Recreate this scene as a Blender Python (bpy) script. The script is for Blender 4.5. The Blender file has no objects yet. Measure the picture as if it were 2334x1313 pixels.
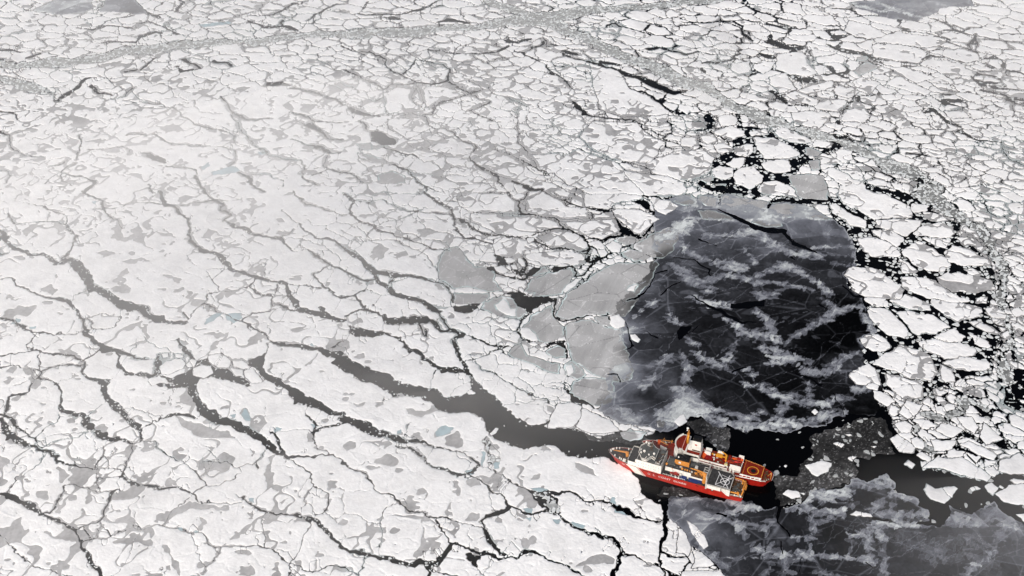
import bpy, math, random, time
import numpy as np
from mathutils import Vector, Matrix
T0 = time.time()
# ---------------------------------------------------------------- camera, sky, sun, exposure
PW, PH = 2334.0, 1313.0            # chart size
FOC = 2621.0                       # focal length in chart units
HCAM = 749.0
TILT = math.radians(36.5)
scene = bpy.context.scene
cam_d = bpy.data.cameras.new("camera"); cam = bpy.data.objects.new("camera", cam_d)
scene.collection.objects.link(cam); scene.camera = cam
cam_d.sensor_width = 36.0; cam_d.lens = 36.0 * FOC / PW
cam_d.clip_start = 5.0; cam_d.clip_end = 30000.0
cam.location = (0, 0, HCAM); cam.rotation_euler = (math.pi / 2 - TILT, 0, 0)

world = bpy.data.worlds.new("World"); scene.world = world; world.use_nodes = True
SUN_EL, SUN_AZ = math.radians(38), math.radians(205)      # azimuth measured clockwise from +Y (away from camera)
wn = world.node_tree.nodes; bg = wn["Background"]
sky = wn.new("ShaderNodeTexSky"); sky.sky_type = 'NISHITA'; sky.sun_disc = False
sky.sun_elevation = SUN_EL; sky.sun_rotation = SUN_AZ
sky.air_density = 1.0; sky.dust_density = 6.0; sky.ozone_density = 1.0
world.node_tree.links.new(sky.outputs[0], bg.inputs[0]); bg.inputs[1].default_value = 0.10
sun_d = bpy.data.lights.new("sun", 'SUN'); sun = bpy.data.objects.new("sun", sun_d)
scene.collection.objects.link(sun)
sun_d.energy = 2.5; sun_d.angle = math.radians(6); sun_d.color = (1.0, 0.985, 0.965)
sdir = Vector((math.sin(SUN_AZ) * math.cos(SUN_EL), math.cos(SUN_AZ) * math.cos(SUN_EL), math.sin(SUN_EL)))
sun.rotation_euler = sdir.to_track_quat('Z', 'Y').to_euler()
scene.view_settings.view_transform = 'Standard'; scene.view_settings.look = 'None'
scene.cycles.volume_bounces = 4
scene.view_settings.gamma = 1.0; scene.view_settings.exposure = 0.0
GRID_STEP = 1.6
# ---------------------------------------------------------------- survey of the ice: leads, water, plates
# Every tile block is a part of the chart; "x,y[,w] ..." are chart points (w = lead width), scaled 1/2.985.
TILE = {'A': (0, 0), 'B': (780, 0), 'C': (1554, 0), 'D': (0, 436), 'E': (780, 436), 'F': (1554, 436),
        'G': (0, 873), 'H': (780, 873), 'I': (1554, 873)}
LEADS = {
'A': """
640,210,15 690,185,15 760,175,8 900,190,8
700,290,8 800,285,10 930,290,12 960,250,20 1050,225,15 1100,230,8
1200,80,15 1240,30,15 1215,-20,10
1690,150,15 1750,160,12 1790,190,10 1880,185,15 1930,180,15 1990,200,25
1910,140,15 1930,180,15
2010,20,12 1920,75,8 1820,110,6 1700,100,5
2100,140,6 2150,100,12 2230,50,10 2320,30,6
860,490,15 950,480,10 1060,390,10
1240,410,12 1330,450,12 1350,470,20
1210,450,12 1230,490,15 1320,480,10
1450,420,15 1550,430,12 1590,450,12
430,670,22 490,630,26 580,540,20 620,530,8
620,590,20 680,625,15 760,650,6
0,755,12 80,770,10 120,820,5
0,890,8 70,920,10 80,1010,8 160,1050,5 300,1070,4
100,910,5 180,880,3 270,850,3
0,330,14 80,340,14 140,360,8
190,390,15 280,365,10
910,600,6 860,655,6 740,680,4
900,690,5 1100,710,5
1180,730,6 1250,790,7 1340,850,7 1430,880,8 1540,900,8 1590,930,8 1600,970,8
1500,660,8 1540,710,10 1600,770,10 1680,810,12 1740,820,12 1830,805,12
1580,780,6 1650,880,6 1720,980,6 1800,1030,8 1900,1070,8 2050,1085,6
1990,600,15 2100,620,17 2200,650,17 2280,680,10 2328,720,12
1830,570,26 1900,570,30 1960,580,14
1970,760,8 2050,790,20 2120,820,10 2328,840,6
2110,850,40 2180,900,20 2240,940,8 2328,950,6
1990,950,6 2080,980,12 2170,1000,25 2220,1030,20 2250,1045,8 2328,1040,8
2220,1060,6 2200,1130,6 2300,1170,6
1340,1200,22 1370,1270,22 1400,1313,22
570,1200,8 650,1240,16 590,1313,20
1150,1130,8 1250,1135,8 1340,1160,8 1350,1190,10
1630,1180,12 1700,1220,15 1740,1280,15 1790,1313,12
1700,1185,4 1830,1180,4 1920,1230,6 1930,1270,6
1170,980,6 1370,1000,5 1500,1000,5 1620,1030,6 1600,1100,6 1560,1140,6
880,920,15 960,915,8 1050,920,8 1120,950,12 1160,980,6
990,1045,18 1060,1085,24 1130,1110,15
520,1080,8 540,1000,10 540,920,14
610,1020,8 710,1025,6 840,1000,5 890,1040,5
500,1110,8 420,1170,7 410,1230,6 480,1260,5
1010,1250,12 1050,1313,12
2060,1090,6 2060,1210,6 2150,1260,6
2328,1180,6 2270,1150,6 2130,1200,6
0,1160,6 75,1200,6 40,1250,6
530,190,5 640,210,5 720,150,5 900,100,8
930,160,5 1000,150,6 1110,180,6 1200,240,12
300,1250,4 400,1180,4 560,1190,8
340,1130,6 400,1130,10 450,1080,5
""",
'B': """
0,310,8 60,340,8
650,10,9 590,40,12 540,60,12 450,85,10 400,100,10 150,100,9 120,90,10
140,60,9 180,10,6
660,150,12 720,135,25 780,145,15 880,155,12
280,120,8 370,130,22
300,440,8 300,470,8 420,510,6 500,560,8 600,570,12 700,550,12 740,510,9 750,480,10 690,435,6 500,405,6 470,460,6 420,500,8
140,340,8 200,360,6 290,400,8 300,450,8
0,340,6 100,350,6 160,380,5
720,555,8 790,590,12 860,630,10 950,620,8 800,660,6 700,690,10 620,740,8 590,770,8 500,780,5 360,785,5 230,780,5
500,570,6 350,580,6 290,610,8 220,560,10 150,540,6 60,500,8 0,480,8
230,690,8 300,650,5 450,680,5 500,600,6
600,350,8 720,360,6 900,365,6 1050,350,10 1100,330,20 1130,310,15
1170,350,5 1240,360,8 1290,400,12 1360,430,5
1130,280,22 1200,290,12 1270,270,15
1250,350,6 1330,320,10 1360,290,12
1425,300,26 1460,305,22
1505,350,22 1600,370,16
1770,425,24 1870,440,16
1500,370,10 1600,400,8 1750,440,15 1850,470,20 1950,510,25 2050,540,25 2150,590,40 2250,625,25 2328,620,20
1390,440,12 1410,490,18 1480,530,6 1560,600,6
1410,455,5 1520,455,5
1550,685,12 1600,730,26 1650,780,22 1700,795,10 1900,805,7 1960,810,8 2040,850,12 2050,880,8 2180,920,6 2210,960,10 2328,1000,5
1950,590,8 2060,640,12 2150,680,15 2180,720,25 2240,760,20 2328,770,10
2180,690,20 2200,640,15
2080,330,25 2150,320,15 2230,340,12 2328,370,20
1800,175,12 1850,155,12 1880,175,8 2000,200,6 2100,235,8 2270,240,8 2200,190,5 2120,160,6
550,790,6 620,880,5 700,870,5 770,910,6 820,960,12 900,980,6 920,1010,10 860,1040,8 880,1090,12 950,1150,12 1050,1200,15 1060,1240,15 1100,1270,8
1200,730,4 1190,800,4 1200,930,8 1210,980,8 1250,1030,8
1030,1010,4 1130,1050,4 1220,1090,6 1330,1140,10 1400,1190,15 1440,1170,8 1480,1120,5
1160,1235,12 1240,1250,15 1300,1285,20 1370,1300,15
1610,1020,8 1700,1070,15 1800,1110,12 1880,1130,12 1900,1180,15 1930,1210,20 1980,1260,20 2040,1313,25
1910,1110,5 2050,1130,5 2200,1190,6 2220,1205,8 2130,1230,5 1930,1220,6
2220,1210,6 2328,1220,6
280,1000,10 400,1040,10 470,1050,10 530,1080,6
350,1120,10 450,1160,12 500,1220,12 540,1260,16 560,1300,14
0,1170,8 90,1190,8 140,1230,10
60,740,20 130,770,25 200,790,15 240,790,8
120,820,12 160,880,8
850,640,5 1000,690,6 870,750,5 960,800,6 1020,830,5
1000,590,6 1030,640,4 1160,680,4 1260,720,4
560,1280,12 660,1300,6
0,560,6 80,600,5 100,640,5
""",
'C': """
0,150,9 130,155,8 270,140,8 350,150,12 400,175,16 420,230,20 470,275,15
430,40,6 500,70,15 580,100,10 680,130,7
570,160,15 630,170,12 700,190,25 740,195,10
600,230,20 620,290,40 700,320,40 760,340,30 820,320,20
880,340,8 900,420,8
990,300,12 1060,335,25 1160,355,30 1230,370,15 1290,400,25 1400,450,12 1520,490,8 1600,570,6 1700,620,6 1790,640,6
1110,200,6 1190,260,8 1300,265,10 1390,240,6 1460,210,6 1600,215,6 1750,245,8 1810,265,12
1300,290,6 1480,300,6 1640,330,8 1700,355,8 1760,330,12
1600,430,10 1680,375,12 1800,390,8 1950,430,8 2010,410,10
1290,400,6 1450,420,6 1600,430,6
1810,280,8 1900,320,8 2010,355,8 2010,220,16
1780,210,8 1870,210,20 1950,230,8 2100,260,7 2320,300,6
1700,130,8 1800,160,10 1850,200,10
2100,580,12 2140,590,36 2200,600,10 2328,610,12
2060,620,20 2180,640,12 2250,680,20 2328,690,12
1650,770,12 1700,750,32 1760,790,15 1830,840,25 1890,860,15
1900,900,30 2010,950,12 2170,960,6 2180,1030,6 2250,1090,5 2328,1120,5
1000,780,10 1050,800,48 1090,840,36
1170,650,15 1160,700,12 1100,750,12 1290,740,8 1280,810,8
470,480,10 560,490,12 620,470,20 720,510,20 800,545,36 880,550,36
600,620,25 680,670,30 720,720,8 880,720,15 930,700,6
180,790,60 200,840,60 170,880,40 300,930,8
370,790,25 400,850,30 430,890,20 430,950,50 480,960,40 500,1010,30 480,1090,50 430,1120,40
250,1100,40 320,1130,20
540,1170,30 600,1190,40 700,1190,30 760,1100,50 800,1080,50 820,1110,30
580,900,25 600,930,25
100,1240,20 200,1290,50 400,1300,40 500,1295,15
1530,1040,8 1620,1045,12 1700,1060,6
20,370,10 90,355,20
150,430,16 260,420,10 340,400,8
540,380,25 600,390,25
""",
'D': """
440,440,30 500,480,60 560,560,60 640,650,60 740,700,60 830,780,72 950,810,60 1050,860,50 1150,890,40 1260,895,35
0,330,30 20,300,30 110,390,25 200,420,20 280,430,18 400,480,30 470,470,25
0,260,20 20,300,30
230,90,8 330,130,8 440,165,8 450,220,10 500,280,12 540,320,8 480,400,12 450,440,20
60,150,8 120,215,8 250,205,8 370,210,10 440,230,14 490,280,10
0,425,15 60,420,8
580,0,15 680,80,15 740,160,8 800,210,6 820,250,5
1080,0,25 1120,90,30 1200,120,20 1270,190,20 1275,260,18 1290,340,20 1360,410,25 1470,440,25 1520,500,40 1620,540,25 1740,590,30 1850,610,20 1940,640,25 1960,700,30 2040,790,30 2110,820,30 2230,860,35 2330,885,30
1120,95,8 1040,90,6 900,80,6 800,110,6 640,130,6
1140,100,8 1270,95,6 1400,70,8 1450,65,12 1500,90,14 1510,120,14 1570,160,18 1520,200,20 1600,240,12 1700,265,20 1760,290,20 1900,310,15 1990,395,12 2020,410,8
1390,0,8 1450,60,10 1540,75,6
1900,300,6 1950,290,6 2000,260,5
1980,0,8 2050,50,10 2080,90,10 2200,120,8 2330,160,6
1920,130,6 2020,210,8 2100,280,10 2160,315,12 2230,325,14 2330,375,14
2090,400,15 2180,470,16 2230,510,16 2330,550,16
2230,510,8 2120,560,10 2170,620,12 2200,655,14 2330,735,12
1980,640,6 2180,655,6
1740,590,6 1690,650,12 1760,700,14 1850,715,14
1690,650,5 1600,675,5 1520,690,5 1420,710,6 1400,770,6 1300,845,4 1265,890,5
1400,775,12 1500,820,8 1600,860,8 1690,900,12 1760,950,14 1850,1040,14 1950,1050,25 2100,1070,30 2200,1090,50 2290,1110,60 2330,1160,75
1520,540,6 1440,600,6 1510,680,6
1800,480,4 1815,520,4 1780,580,4
1870,760,10 2000,800,10 2110,830,10
1850,715,12 1850,780,12
1650,880,8 1720,830,8 1840,810,8
2200,800,50 2220,850,50
0,590,8 110,600,10 140,650,12 230,695,12 350,725,15 450,740,28 520,800,25 560,860,20 540,920,18 640,990,30 700,1070,38 800,1100,30 900,1120,15 1000,1130,8
690,1060,12 620,1130,12 570,1160,16 430,1120,15 290,1090,10 200,1090,10 60,1115,12 -40,1125,12
-40,850,20 0,860,20 100,890,20 180,940,16 270,975,12 370,960,6 530,955,5
235,985,6 205,1030,6 210,1085,8
560,860,6 620,890,6 630,940,6 780,920,6 830,860,5 680,825,5 590,860,5
800,1110,25 820,1200,25 850,1250,25 950,1230,30 1050,1250,30 1050,1160,30 1060,1110,20
1200,1010,20 1240,1080,30 1300,1120,30 1350,1160,30 1430,1150,20
580,1170,20 560,1210,25 620,1270,35 700,1313,50
580,1180,10 430,1190,10 270,1225,15 250,1270,12 380,1313,10
270,1225,10 285,1160,10 265,1105,10
270,1215,8 150,1205,6 -40,1190,6
1820,1050,8 1815,1110,8
2330,1010,10 2280,1060,14
1880,640,12 1860,700,12
640,660,4 520,700,4
""",
'E': """
0,10,15 60,60,20 45,150,18 120,210,20 230,240,15 300,280,12 430,330,8 540,350,8 620,385,8 720,400,6
0,380,20 70,420,25 150,490,35 220,550,35 350,565,25 450,575,20 560,590,15 650,620,12 730,655,10 760,700,14 760,760,14
0,550,15 80,585,15 150,605,15 220,605,15
220,560,30 250,620,30 330,680,35 420,730,30 540,750,30 600,790,40 680,820,20
175,620,5 170,670,5 90,710,10
60,60,5 180,80,5 280,60,4 400,110,5 470,140,6 600,155,6 740,160,8
170,300,6 190,270,5 270,210,5 440,170,4 560,120,3
540,10,12 620,45,15 690,90,18 740,150,14 760,190,14 770,250,16 820,310,14 900,325,14 960,350,15 1030,370,12
780,180,10 870,220,14 900,260,16 1000,290,22 1080,300,12 1200,305,10 1290,320,10
1290,300,8 1350,275,8 1450,255,10 1550,265,12 1650,300,10 1700,370,12 1710,390,12
1290,320,10 1350,350,12 1430,385,10 1550,400,8 1680,410,15 1710,380,25
1140,0,10 1160,40,8 1210,70,8 1220,150,20 1400,175,5 1470,195,8 1510,255,10
1270,0,8 1260,40,8 1220,65,8
770,30,4 880,20,4 1000,10,5 1140,10,6
740,60,6 880,130,6 1010,130,6
1360,0,10 1440,50,10 1550,85,10 1680,110,12 1800,130,16
1800,130,10 1850,80,6 1960,60,6
1650,310,8 1780,335,15 1900,300,20 1920,270,40 2000,310,25 2050,290,15 2140,210,12 2170,180,15
1860,160,25 1880,200,20 1920,260,25
2040,0,12 2080,30,20 2330,55,25
1240,450,15 1260,500,12 1230,560,30 1130,480,12
1000,530,30 1050,555,14 1250,600,15 1350,520,8
1430,535,28 1560,520,18 1600,590,12 1650,560,12 1700,490,22 1650,470,20 1700,430,12
1700,470,24 1800,440,12 1900,400,12 1960,370,12
1720,370,14 1750,430,10 1830,460,10
1450,740,14 1450,850,14 1510,880,15 1530,880,12 1650,860,10 1700,855,8
1290,820,10 1230,880,14 1210,960,14 1230,1000,15 1290,1020,12
0,1160,100 130,1230,100 300,1290,90 360,1313,85
30,850,10 130,810,16 250,820,16 300,850,20
270,940,15 380,1010,15 450,1060,15 550,1110,20 560,1150,25 650,1200,25 700,1235,40 780,1220,60 840,1240,40
620,880,40 680,940,20 750,930,20 800,960,30 760,1000,30 790,1070,25 820,1150,25 840,1220,25 870,1313,28 900,1340,50
680,820,8 720,900,12 740,940,14
820,960,5 930,1000,10 1050,1040,20 1140,1050,15 1030,1080,12 980,1120,8 840,1150,5
1050,1040,8 1160,1135,6
0,730,25 90,720,15 130,760,20 170,800,12
640,1230,8 610,1280,5
900,1160,5 940,1210,5 1050,1240,8 1110,1300,8
330,340,5 400,410,5 480,450,3
320,630,8 350,590,8
500,860,30 570,990,6 580,950,20
""",
'F': """
1080,80,60 1180,140,60 1270,200,55 1300,240,60
1290,260,20 1320,260,12 1440,280,10 1510,300,15
1340,190,12 1500,180,12 1640,190,14 1850,215,14
1500,400,45 1530,330,60 1600,310,45 1700,370,40 1780,400,60 1830,340,45 1860,290,45 1860,230,70
1650,210,16 1600,270,24 1560,300,30
1510,420,20 1560,490,30 1620,530,50 1760,540,60 1850,520,50 2000,520,40 2080,530,40
1720,600,25 1800,650,25 1900,690,20 2000,690,20 2100,680,15
1500,710,8 1600,730,15 1700,780,20 1780,830,40 1860,900,50 1950,915,35 2000,880,10 2050,850,10
1130,640,15 1180,690,12 1250,710,8 1400,730,6 1500,720,6
1410,740,15 1440,780,12 1560,810,12 1690,820,14
1250,790,8 1350,800,6 1460,830,8 1520,880,10 1590,960,8
1330,970,12 1430,1010,15 1550,1050,12 1700,1130,12 1800,1170,12 1850,1210,12
1600,990,6 1760,980,8 1900,1000,5
1350,1200,30 1450,1230,20 1560,1270,10
1940,940,15 1960,990,12 2080,1030,10 2120,1080,15
1740,1150,18 1750,1250,25 1650,1300,20
1750,1140,10 1900,1110,10 2050,1120,12 2150,1160,12
1540,100,6 1650,140,10 1750,60,8
1450,0,6 1540,90,6 1640,160,8
1460,460,8 1480,570,14 1500,620,10
1650,740,8 1700,700,6
2050,60,12 2080,130,8 2150,180,8
""",
'G': """
-40,230,20 0,225,20 60,240,25 130,320,15 220,370,15 250,400,20
0,260,40 30,300,60 60,370,50 130,410,40 200,430,30 280,460,22 350,480,22 420,530,20 480,550,20 600,575,10 670,590,8 760,600,5 850,615,8
220,0,20 200,60,15 80,100,25 60,150,30 30,220,15
360,0,12 410,60,15 415,150,25 450,185,30 560,220,40 620,280,50 700,360,40 760,390,30 850,405,20 900,410,12
415,200,5 400,260,5 300,310,6 230,360,8 240,400,10
700,0,70 720,90,50 800,180,50 880,240,40 950,290,60 970,350,25 950,400,6
1090,0,20 1190,20,30 1310,0,60
1310,0,60 1340,120,80 1400,190,90 1500,240,100 1620,300,100 1730,340,70 1800,400,60 1880,450,40 1960,480,35 2080,490,20 2200,490,10 2240,490,10 2330,545,8
1340,230,10 1260,215,25 1130,210,25 1080,240,6 1000,300,10
700,140,6 640,190,6 600,220,8
850,625,25 900,660,30 1000,690,22 1080,715,25 1220,720,20 1300,765,18 1390,810,8 1560,830,6 1620,800,4
590,330,5 540,370,5 440,400,5 290,440,5 230,420,6
700,430,5 690,480,8 660,530,12 640,570,8
910,430,8 880,500,8 850,600,8 840,640,10
850,640,6 780,650,6 670,660,6 640,690,5
970,385,5 1060,400,6 1110,450,8 1180,520,12 1250,545,8 1290,590,8 1370,640,10 1400,690,6
1390,540,7 1500,550,6 1620,570,6 1700,565,6 1770,510,6 1790,460,6
1310,770,8 1390,700,7 1470,680,6 1550,665,6 1600,620,5
-40,770,15 0,760,15 50,750,30 120,790,45 220,840,45 300,890,30 400,930,20 510,1000,20 490,1050,12 540,1100,20 590,1160,28 600,1220,28 640,1260,28 700,1313,28
300,880,10 360,860,12 420,790,12 435,720,8 480,700,8 600,705,6 680,740,4 770,750,8
820,730,12 770,760,30 720,850,14 680,930,14 640,970,10 520,1000,8
50,750,6 110,680,6 120,640,5 210,590,4 300,500,4
-40,990,6 0,1010,6 50,1080,6 150,1160,6 250,1230,6 400,1270,5 520,1305,5
530,1100,6 660,1050,6 730,1050,5 800,1010,4 890,980,4
660,970,5 665,1050,5
1600,740,6 1700,785,12 1740,840,20 1800,880,20 1880,905,20 1920,880,12 2000,905,14 2110,945,22 2200,1000,30 2270,1050,35 2330,1110,35
1960,500,8 2050,560,12 2090,640,8 2120,700,8 2230,765,8 2210,850,8 2200,890,12 2150,925,8
2120,700,5 2080,740,4 2060,850,4
1840,310,15 1900,400,20 1960,480,20
2080,210,20 2130,290,20 2140,380,6 2145,420,5 2220,490,8
2130,320,15 2240,305,22 2330,290,25
1850,-20,50 1960,40,60 2050,110,66 2200,175,42 2330,215,40
1380,1030,6 1430,1085,7 1500,1130,6 1660,1115,6 1830,1105,7 1890,1160,8 1990,1220,9 2060,1265,9 2130,1280,12 2250,1265,10 2330,1270,10
1500,1130,4 1480,1180,4 1430,1230,4 1380,1290,4
1810,900,4 1785,980,4 1815,1100,4
2110,960,5 2070,1060,5 2020,1180,5 1980,1240,7 1970,1330,8
1110,970,4 1160,1000,4 1250,1010,7 1340,1020,7 1380,1030,6
1280,800,4 1190,880,4 1130,970,4 1000,1000,4
640,620,4 660,660,4 700,730,4
""",
'H': """
-10,255,60 100,285,60 200,320,55 300,360,45 380,380,50 450,395,30 560,400,20 640,430,18 740,455,12 800,470,10 860,520,10 920,570,15 930,590,20
380,430,15 450,450,20 530,490,20 600,550,20 680,590,15 780,625,25 840,640,20 900,600,18 930,585,15
850,640,8 900,660,8 950,690,12 1050,740,12 1100,800,12 1130,830,25 1210,855,15 1300,880,25 1400,880,12
1130,840,30 1060,890,40 990,910,30 960,950,20 980,1000,12 1020,1070,30 1060,1110,30 1120,1160,15
1000,600,6 1080,650,7 1180,690,8 1240,710,12 1300,730,20 1400,745,30 1480,760,18 1620,790,16 1750,800,14 1850,825,18 1950,870,20 2040,910,12 2200,930,12
1500,900,20 1560,960,25 1640,990,25 1720,1020,30 1800,1070,30 1860,1120,30 1880,1150,30 1860,1250,40 1850,1340,40
1900,1170,20 2000,1200,20 2060,1235,10 2160,1240,10 2200,1330,20
2190,800,30 2200,900,60 2200,960,35 2190,1020,35 2180,1100,30 2190,1160,30 2160,1240,15 2250,1313,30 2300,1340,40
2190,1170,15 2330,1200,15
1000,350,8 990,400,12 985,450,20 975,500,25
-10,545,12 60,590,10 150,620,10 210,660,12 245,690,8 235,720,8 260,745,12 330,745,12 400,790,14 470,860,12 560,875,8 620,910,10 680,925,12 760,940,8 860,965,6 960,1000,6 1020,1060,8
640,930,12 660,1010,15 700,1070,8 730,1100,15
-10,1115,32 120,1150,35 300,1185,35 430,1220,35 540,1205,30 600,1240,50 660,1200,35 720,1120,35 760,1100,20 850,1130,15 930,1150,25 1050,1165,30 1120,1185,15 1180,1190,15 1230,1150,30 1330,1160,30 1380,1185,20 1480,1210,22 1560,1250,25 1620,1290,15 1700,1330,10
600,1240,25 590,1340,30
600,1250,10 700,1290,10 780,1330,10
920,1250,6 1010,1330,6
-10,1270,5 100,1310,5 150,1190,6
280,990,4 240,1100,4
380,805,4 310,840,4 300,900,4 270,940,4 280,990,4
1440,160,10 1430,220,15 1400,260,25 1370,290,40
1110,0,6 1200,30,6 1290,75,8 1380,110,10 1440,160,8
1440,160,6 1500,130,6 1620,150,8 1640,200,12 1610,260,10 1580,310,12
1520,0,12 1520,40,10 1570,100,12 1640,130,15 1720,190,12
500,370,6 420,340,6 460,260,3
1700,960,4 1800,1080,4
""",
'I': """
1320,10,8 1360,50,8 1430,110,10 1500,180,6
1630,0,12 1680,40,60 1700,70,50 1760,160,25
1800,0,30 1900,60,20 1960,130,30 2030,190,60 2080,230,70 2140,200,30
1850,340,60 1930,360,80 2010,400,30
1870,440,40 1980,480,30
2100,400,60 2180,410,90 2220,440,70
1420,340,8 1380,300,6 1300,270,6
1580,300,10 1540,240,10 1450,250,10
1600,470,30 1650,520,25 1560,480,20
2328,620,10 2240,640,20 2190,640,10
60,1110,20 30,1030,10 0,990,12
80,1120,16 110,1160,8 150,1180,12 220,1230,30 260,1260,14 310,1320,14
30,1190,12 50,1240,10 0,1300,12
50,1240,8 120,1275,8 230,1250,14
1300,580,10 1420,560,30 1640,610,40
2100,130,20 2170,200,20
"""}
WATER = {  # open water
'A': ["870,30 930,0 960,50 1100,120 1080,130 990,90 880,50"],
'B': ["190,900 240,880 300,920 360,950 360,980 260,990 200,960"],
'D': ["1060,1130 1100,1150 1060,1240 1160,1270 1250,1230 1320,1200 1420,1150 1470,1210 1560,1210 1640,1260 1700,1330 1560,1300 1460,1260 1330,1300 1200,1313 1090,1270 1040,1200",
      "1690,1150 1810,1105 1790,1210 1890,1290 2000,1330 1850,1313 1750,1220 1690,1170"],
'E': ["1970,65 2080,60 2100,130 2200,190 2140,180 2060,110",
      "1040,440 1110,445 1095,470 1120,500 1090,530 1045,510",
      "1110,680 1200,675 1240,720 1310,730 1400,700 1450,730 1440,770 1360,780 1300,810 1240,840 1180,740 1150,710",
      "1380,1060 1500,1010 1530,1010 1550,1110 1540,1140 1490,1060 1410,1070",
      "760,780 930,770 900,815 810,830 770,815",
      "250,820 300,830 320,850 590,850 620,880 560,900 460,910 320,890",
      "45,925 270,940 290,960 200,990 80,985 50,960"],
'F': ["610,65 830,45 930,30 800,0 900,10 1060,50 1080,90 1000,90 850,90 700,75 620,80",
      "1120,240 1280,250 1300,290 1400,330 1220,310 1185,350 1240,400 1290,440 1490,448 1470,500 1620,540 1700,510 1760,540 1740,600 1640,590 1500,580 1430,600 1340,530 1220,515 1180,490 1170,400 1160,340 1130,280",
      "1340,960 1450,1010 1420,960 1330,940", "2140,1230 2340,1220 2340,1300 2130,1290",
      "0,920 60,920 30,990 0,1010"],
'H': ["60,-30 170,0 310,60 350,95 430,80 560,100 610,140 620,170 700,190 830,190 900,220 960,260 1000,310 1050,370 1110,400 1180,430 1240,440 1380,430 1480,470 1570,500 1640,510 1660,480 1700,470 1780,490 1850,540 2100,600 2080,400 1850,390 1760,370 1640,350 1560,312 1400,300 1350,290 1260,270 1180,230 1100,150 1080,110 1000,60 900,0 860,-20 850,10 900,75 720,90 640,40 560,30 400,20 290,-10",
      "1270,730 1370,740 1440,790 1470,840 1500,900 1400,885 1350,850 1330,800",
      "860,1150 930,1165 920,1250 880,1230 850,1180",
      "1640,500 1830,500 2020,660 2050,700 2040,750 2100,790 2175,830 2175,925 2230,960 2230,820 2340,780 2340,200 2250,210 2140,320 2060,400 1840,390"],
'I': ["0,200 1400,150 1480,340 1600,470 1640,600 1750,575 1960,630 2120,665 2340,840 2340,1000 2260,940 2000,1000 1800,1000 1600,980 1300,800 1000,760 800,820 400,900 0,820"],
}
# thin dark new ice (one sheet each)
NILAS = {
'F': ["-160,60 -30,30 30,25 90,50 170,30 240,30 300,15 440,40 600,75 620,90 720,75 830,95 900,110 1050,190 1110,250 1160,340 1165,400 1180,505 1110,560 1130,640 1240,720 1250,790 1310,920 1320,970 1210,1020 1240,1130 1250,1170 1310,1240 1360,1313 1340,1500 1290,1520 1180,1520 1060,1545 950,1580 850,1600 770,1630 720,1655 620,1630 500,1615 430,1640 360,1620 300,1600 240,1620 130,1540 60,1540 -90,1610 -160,1640 -260,1600 -430,1590 -570,1500 -500,1420 -500,1250 -420,1020 -440,750 -330,700 -250,600 -180,500 -120,450 -200,380 -180,200"],
'I': ["-110,860 -60,780 40,780 150,780 290,800 330,780 450,790 560,840 650,835 690,850 800,820 870,730 1000,740 1080,720 1200,650 1250,680 1380,600 1440,680 1440,740 1600,770 1640,800 1620,860 1720,890 1690,930 1620,970 1800,980 1850,860 2000,900 2150,830 2260,940 2340,990 2900,1100 2900,1700 700,1700 420,1420 300,1313 230,1240 150,1160 60,1090 0,980 -90,920"],
'A': ["230,70 380,0 400,-60 600,-60 640,50 560,90 400,95 280,80", "720,20 760,-60 900,-60 940,30 1010,90 900,90 670,75"],
'C': ["1150,20 1300,0 1350,-80 1900,-80 2000,40 1760,50 1730,90 1600,140 1450,130 1350,110 1280,80 1180,50"],
}
SLUSH = {
'I': ["20,260 150,250 230,300 330,330 330,400 300,450 230,440 150,360 60,330",
      "800,620 850,540 890,470 890,370 920,330 1060,290 1200,240 1350,230 1440,330 1430,400 1460,480 1340,490 1200,510 1190,600 1190,660 1100,700 900,760 660,830 640,700 610,600 700,620",
      "-180,740 -60,700 60,740 200,800 100,830 -60,790"],
'H': ["1640,350 1780,370 1900,330 2050,350 2100,400 1960,420 1850,390 1720,390"],
}
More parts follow.
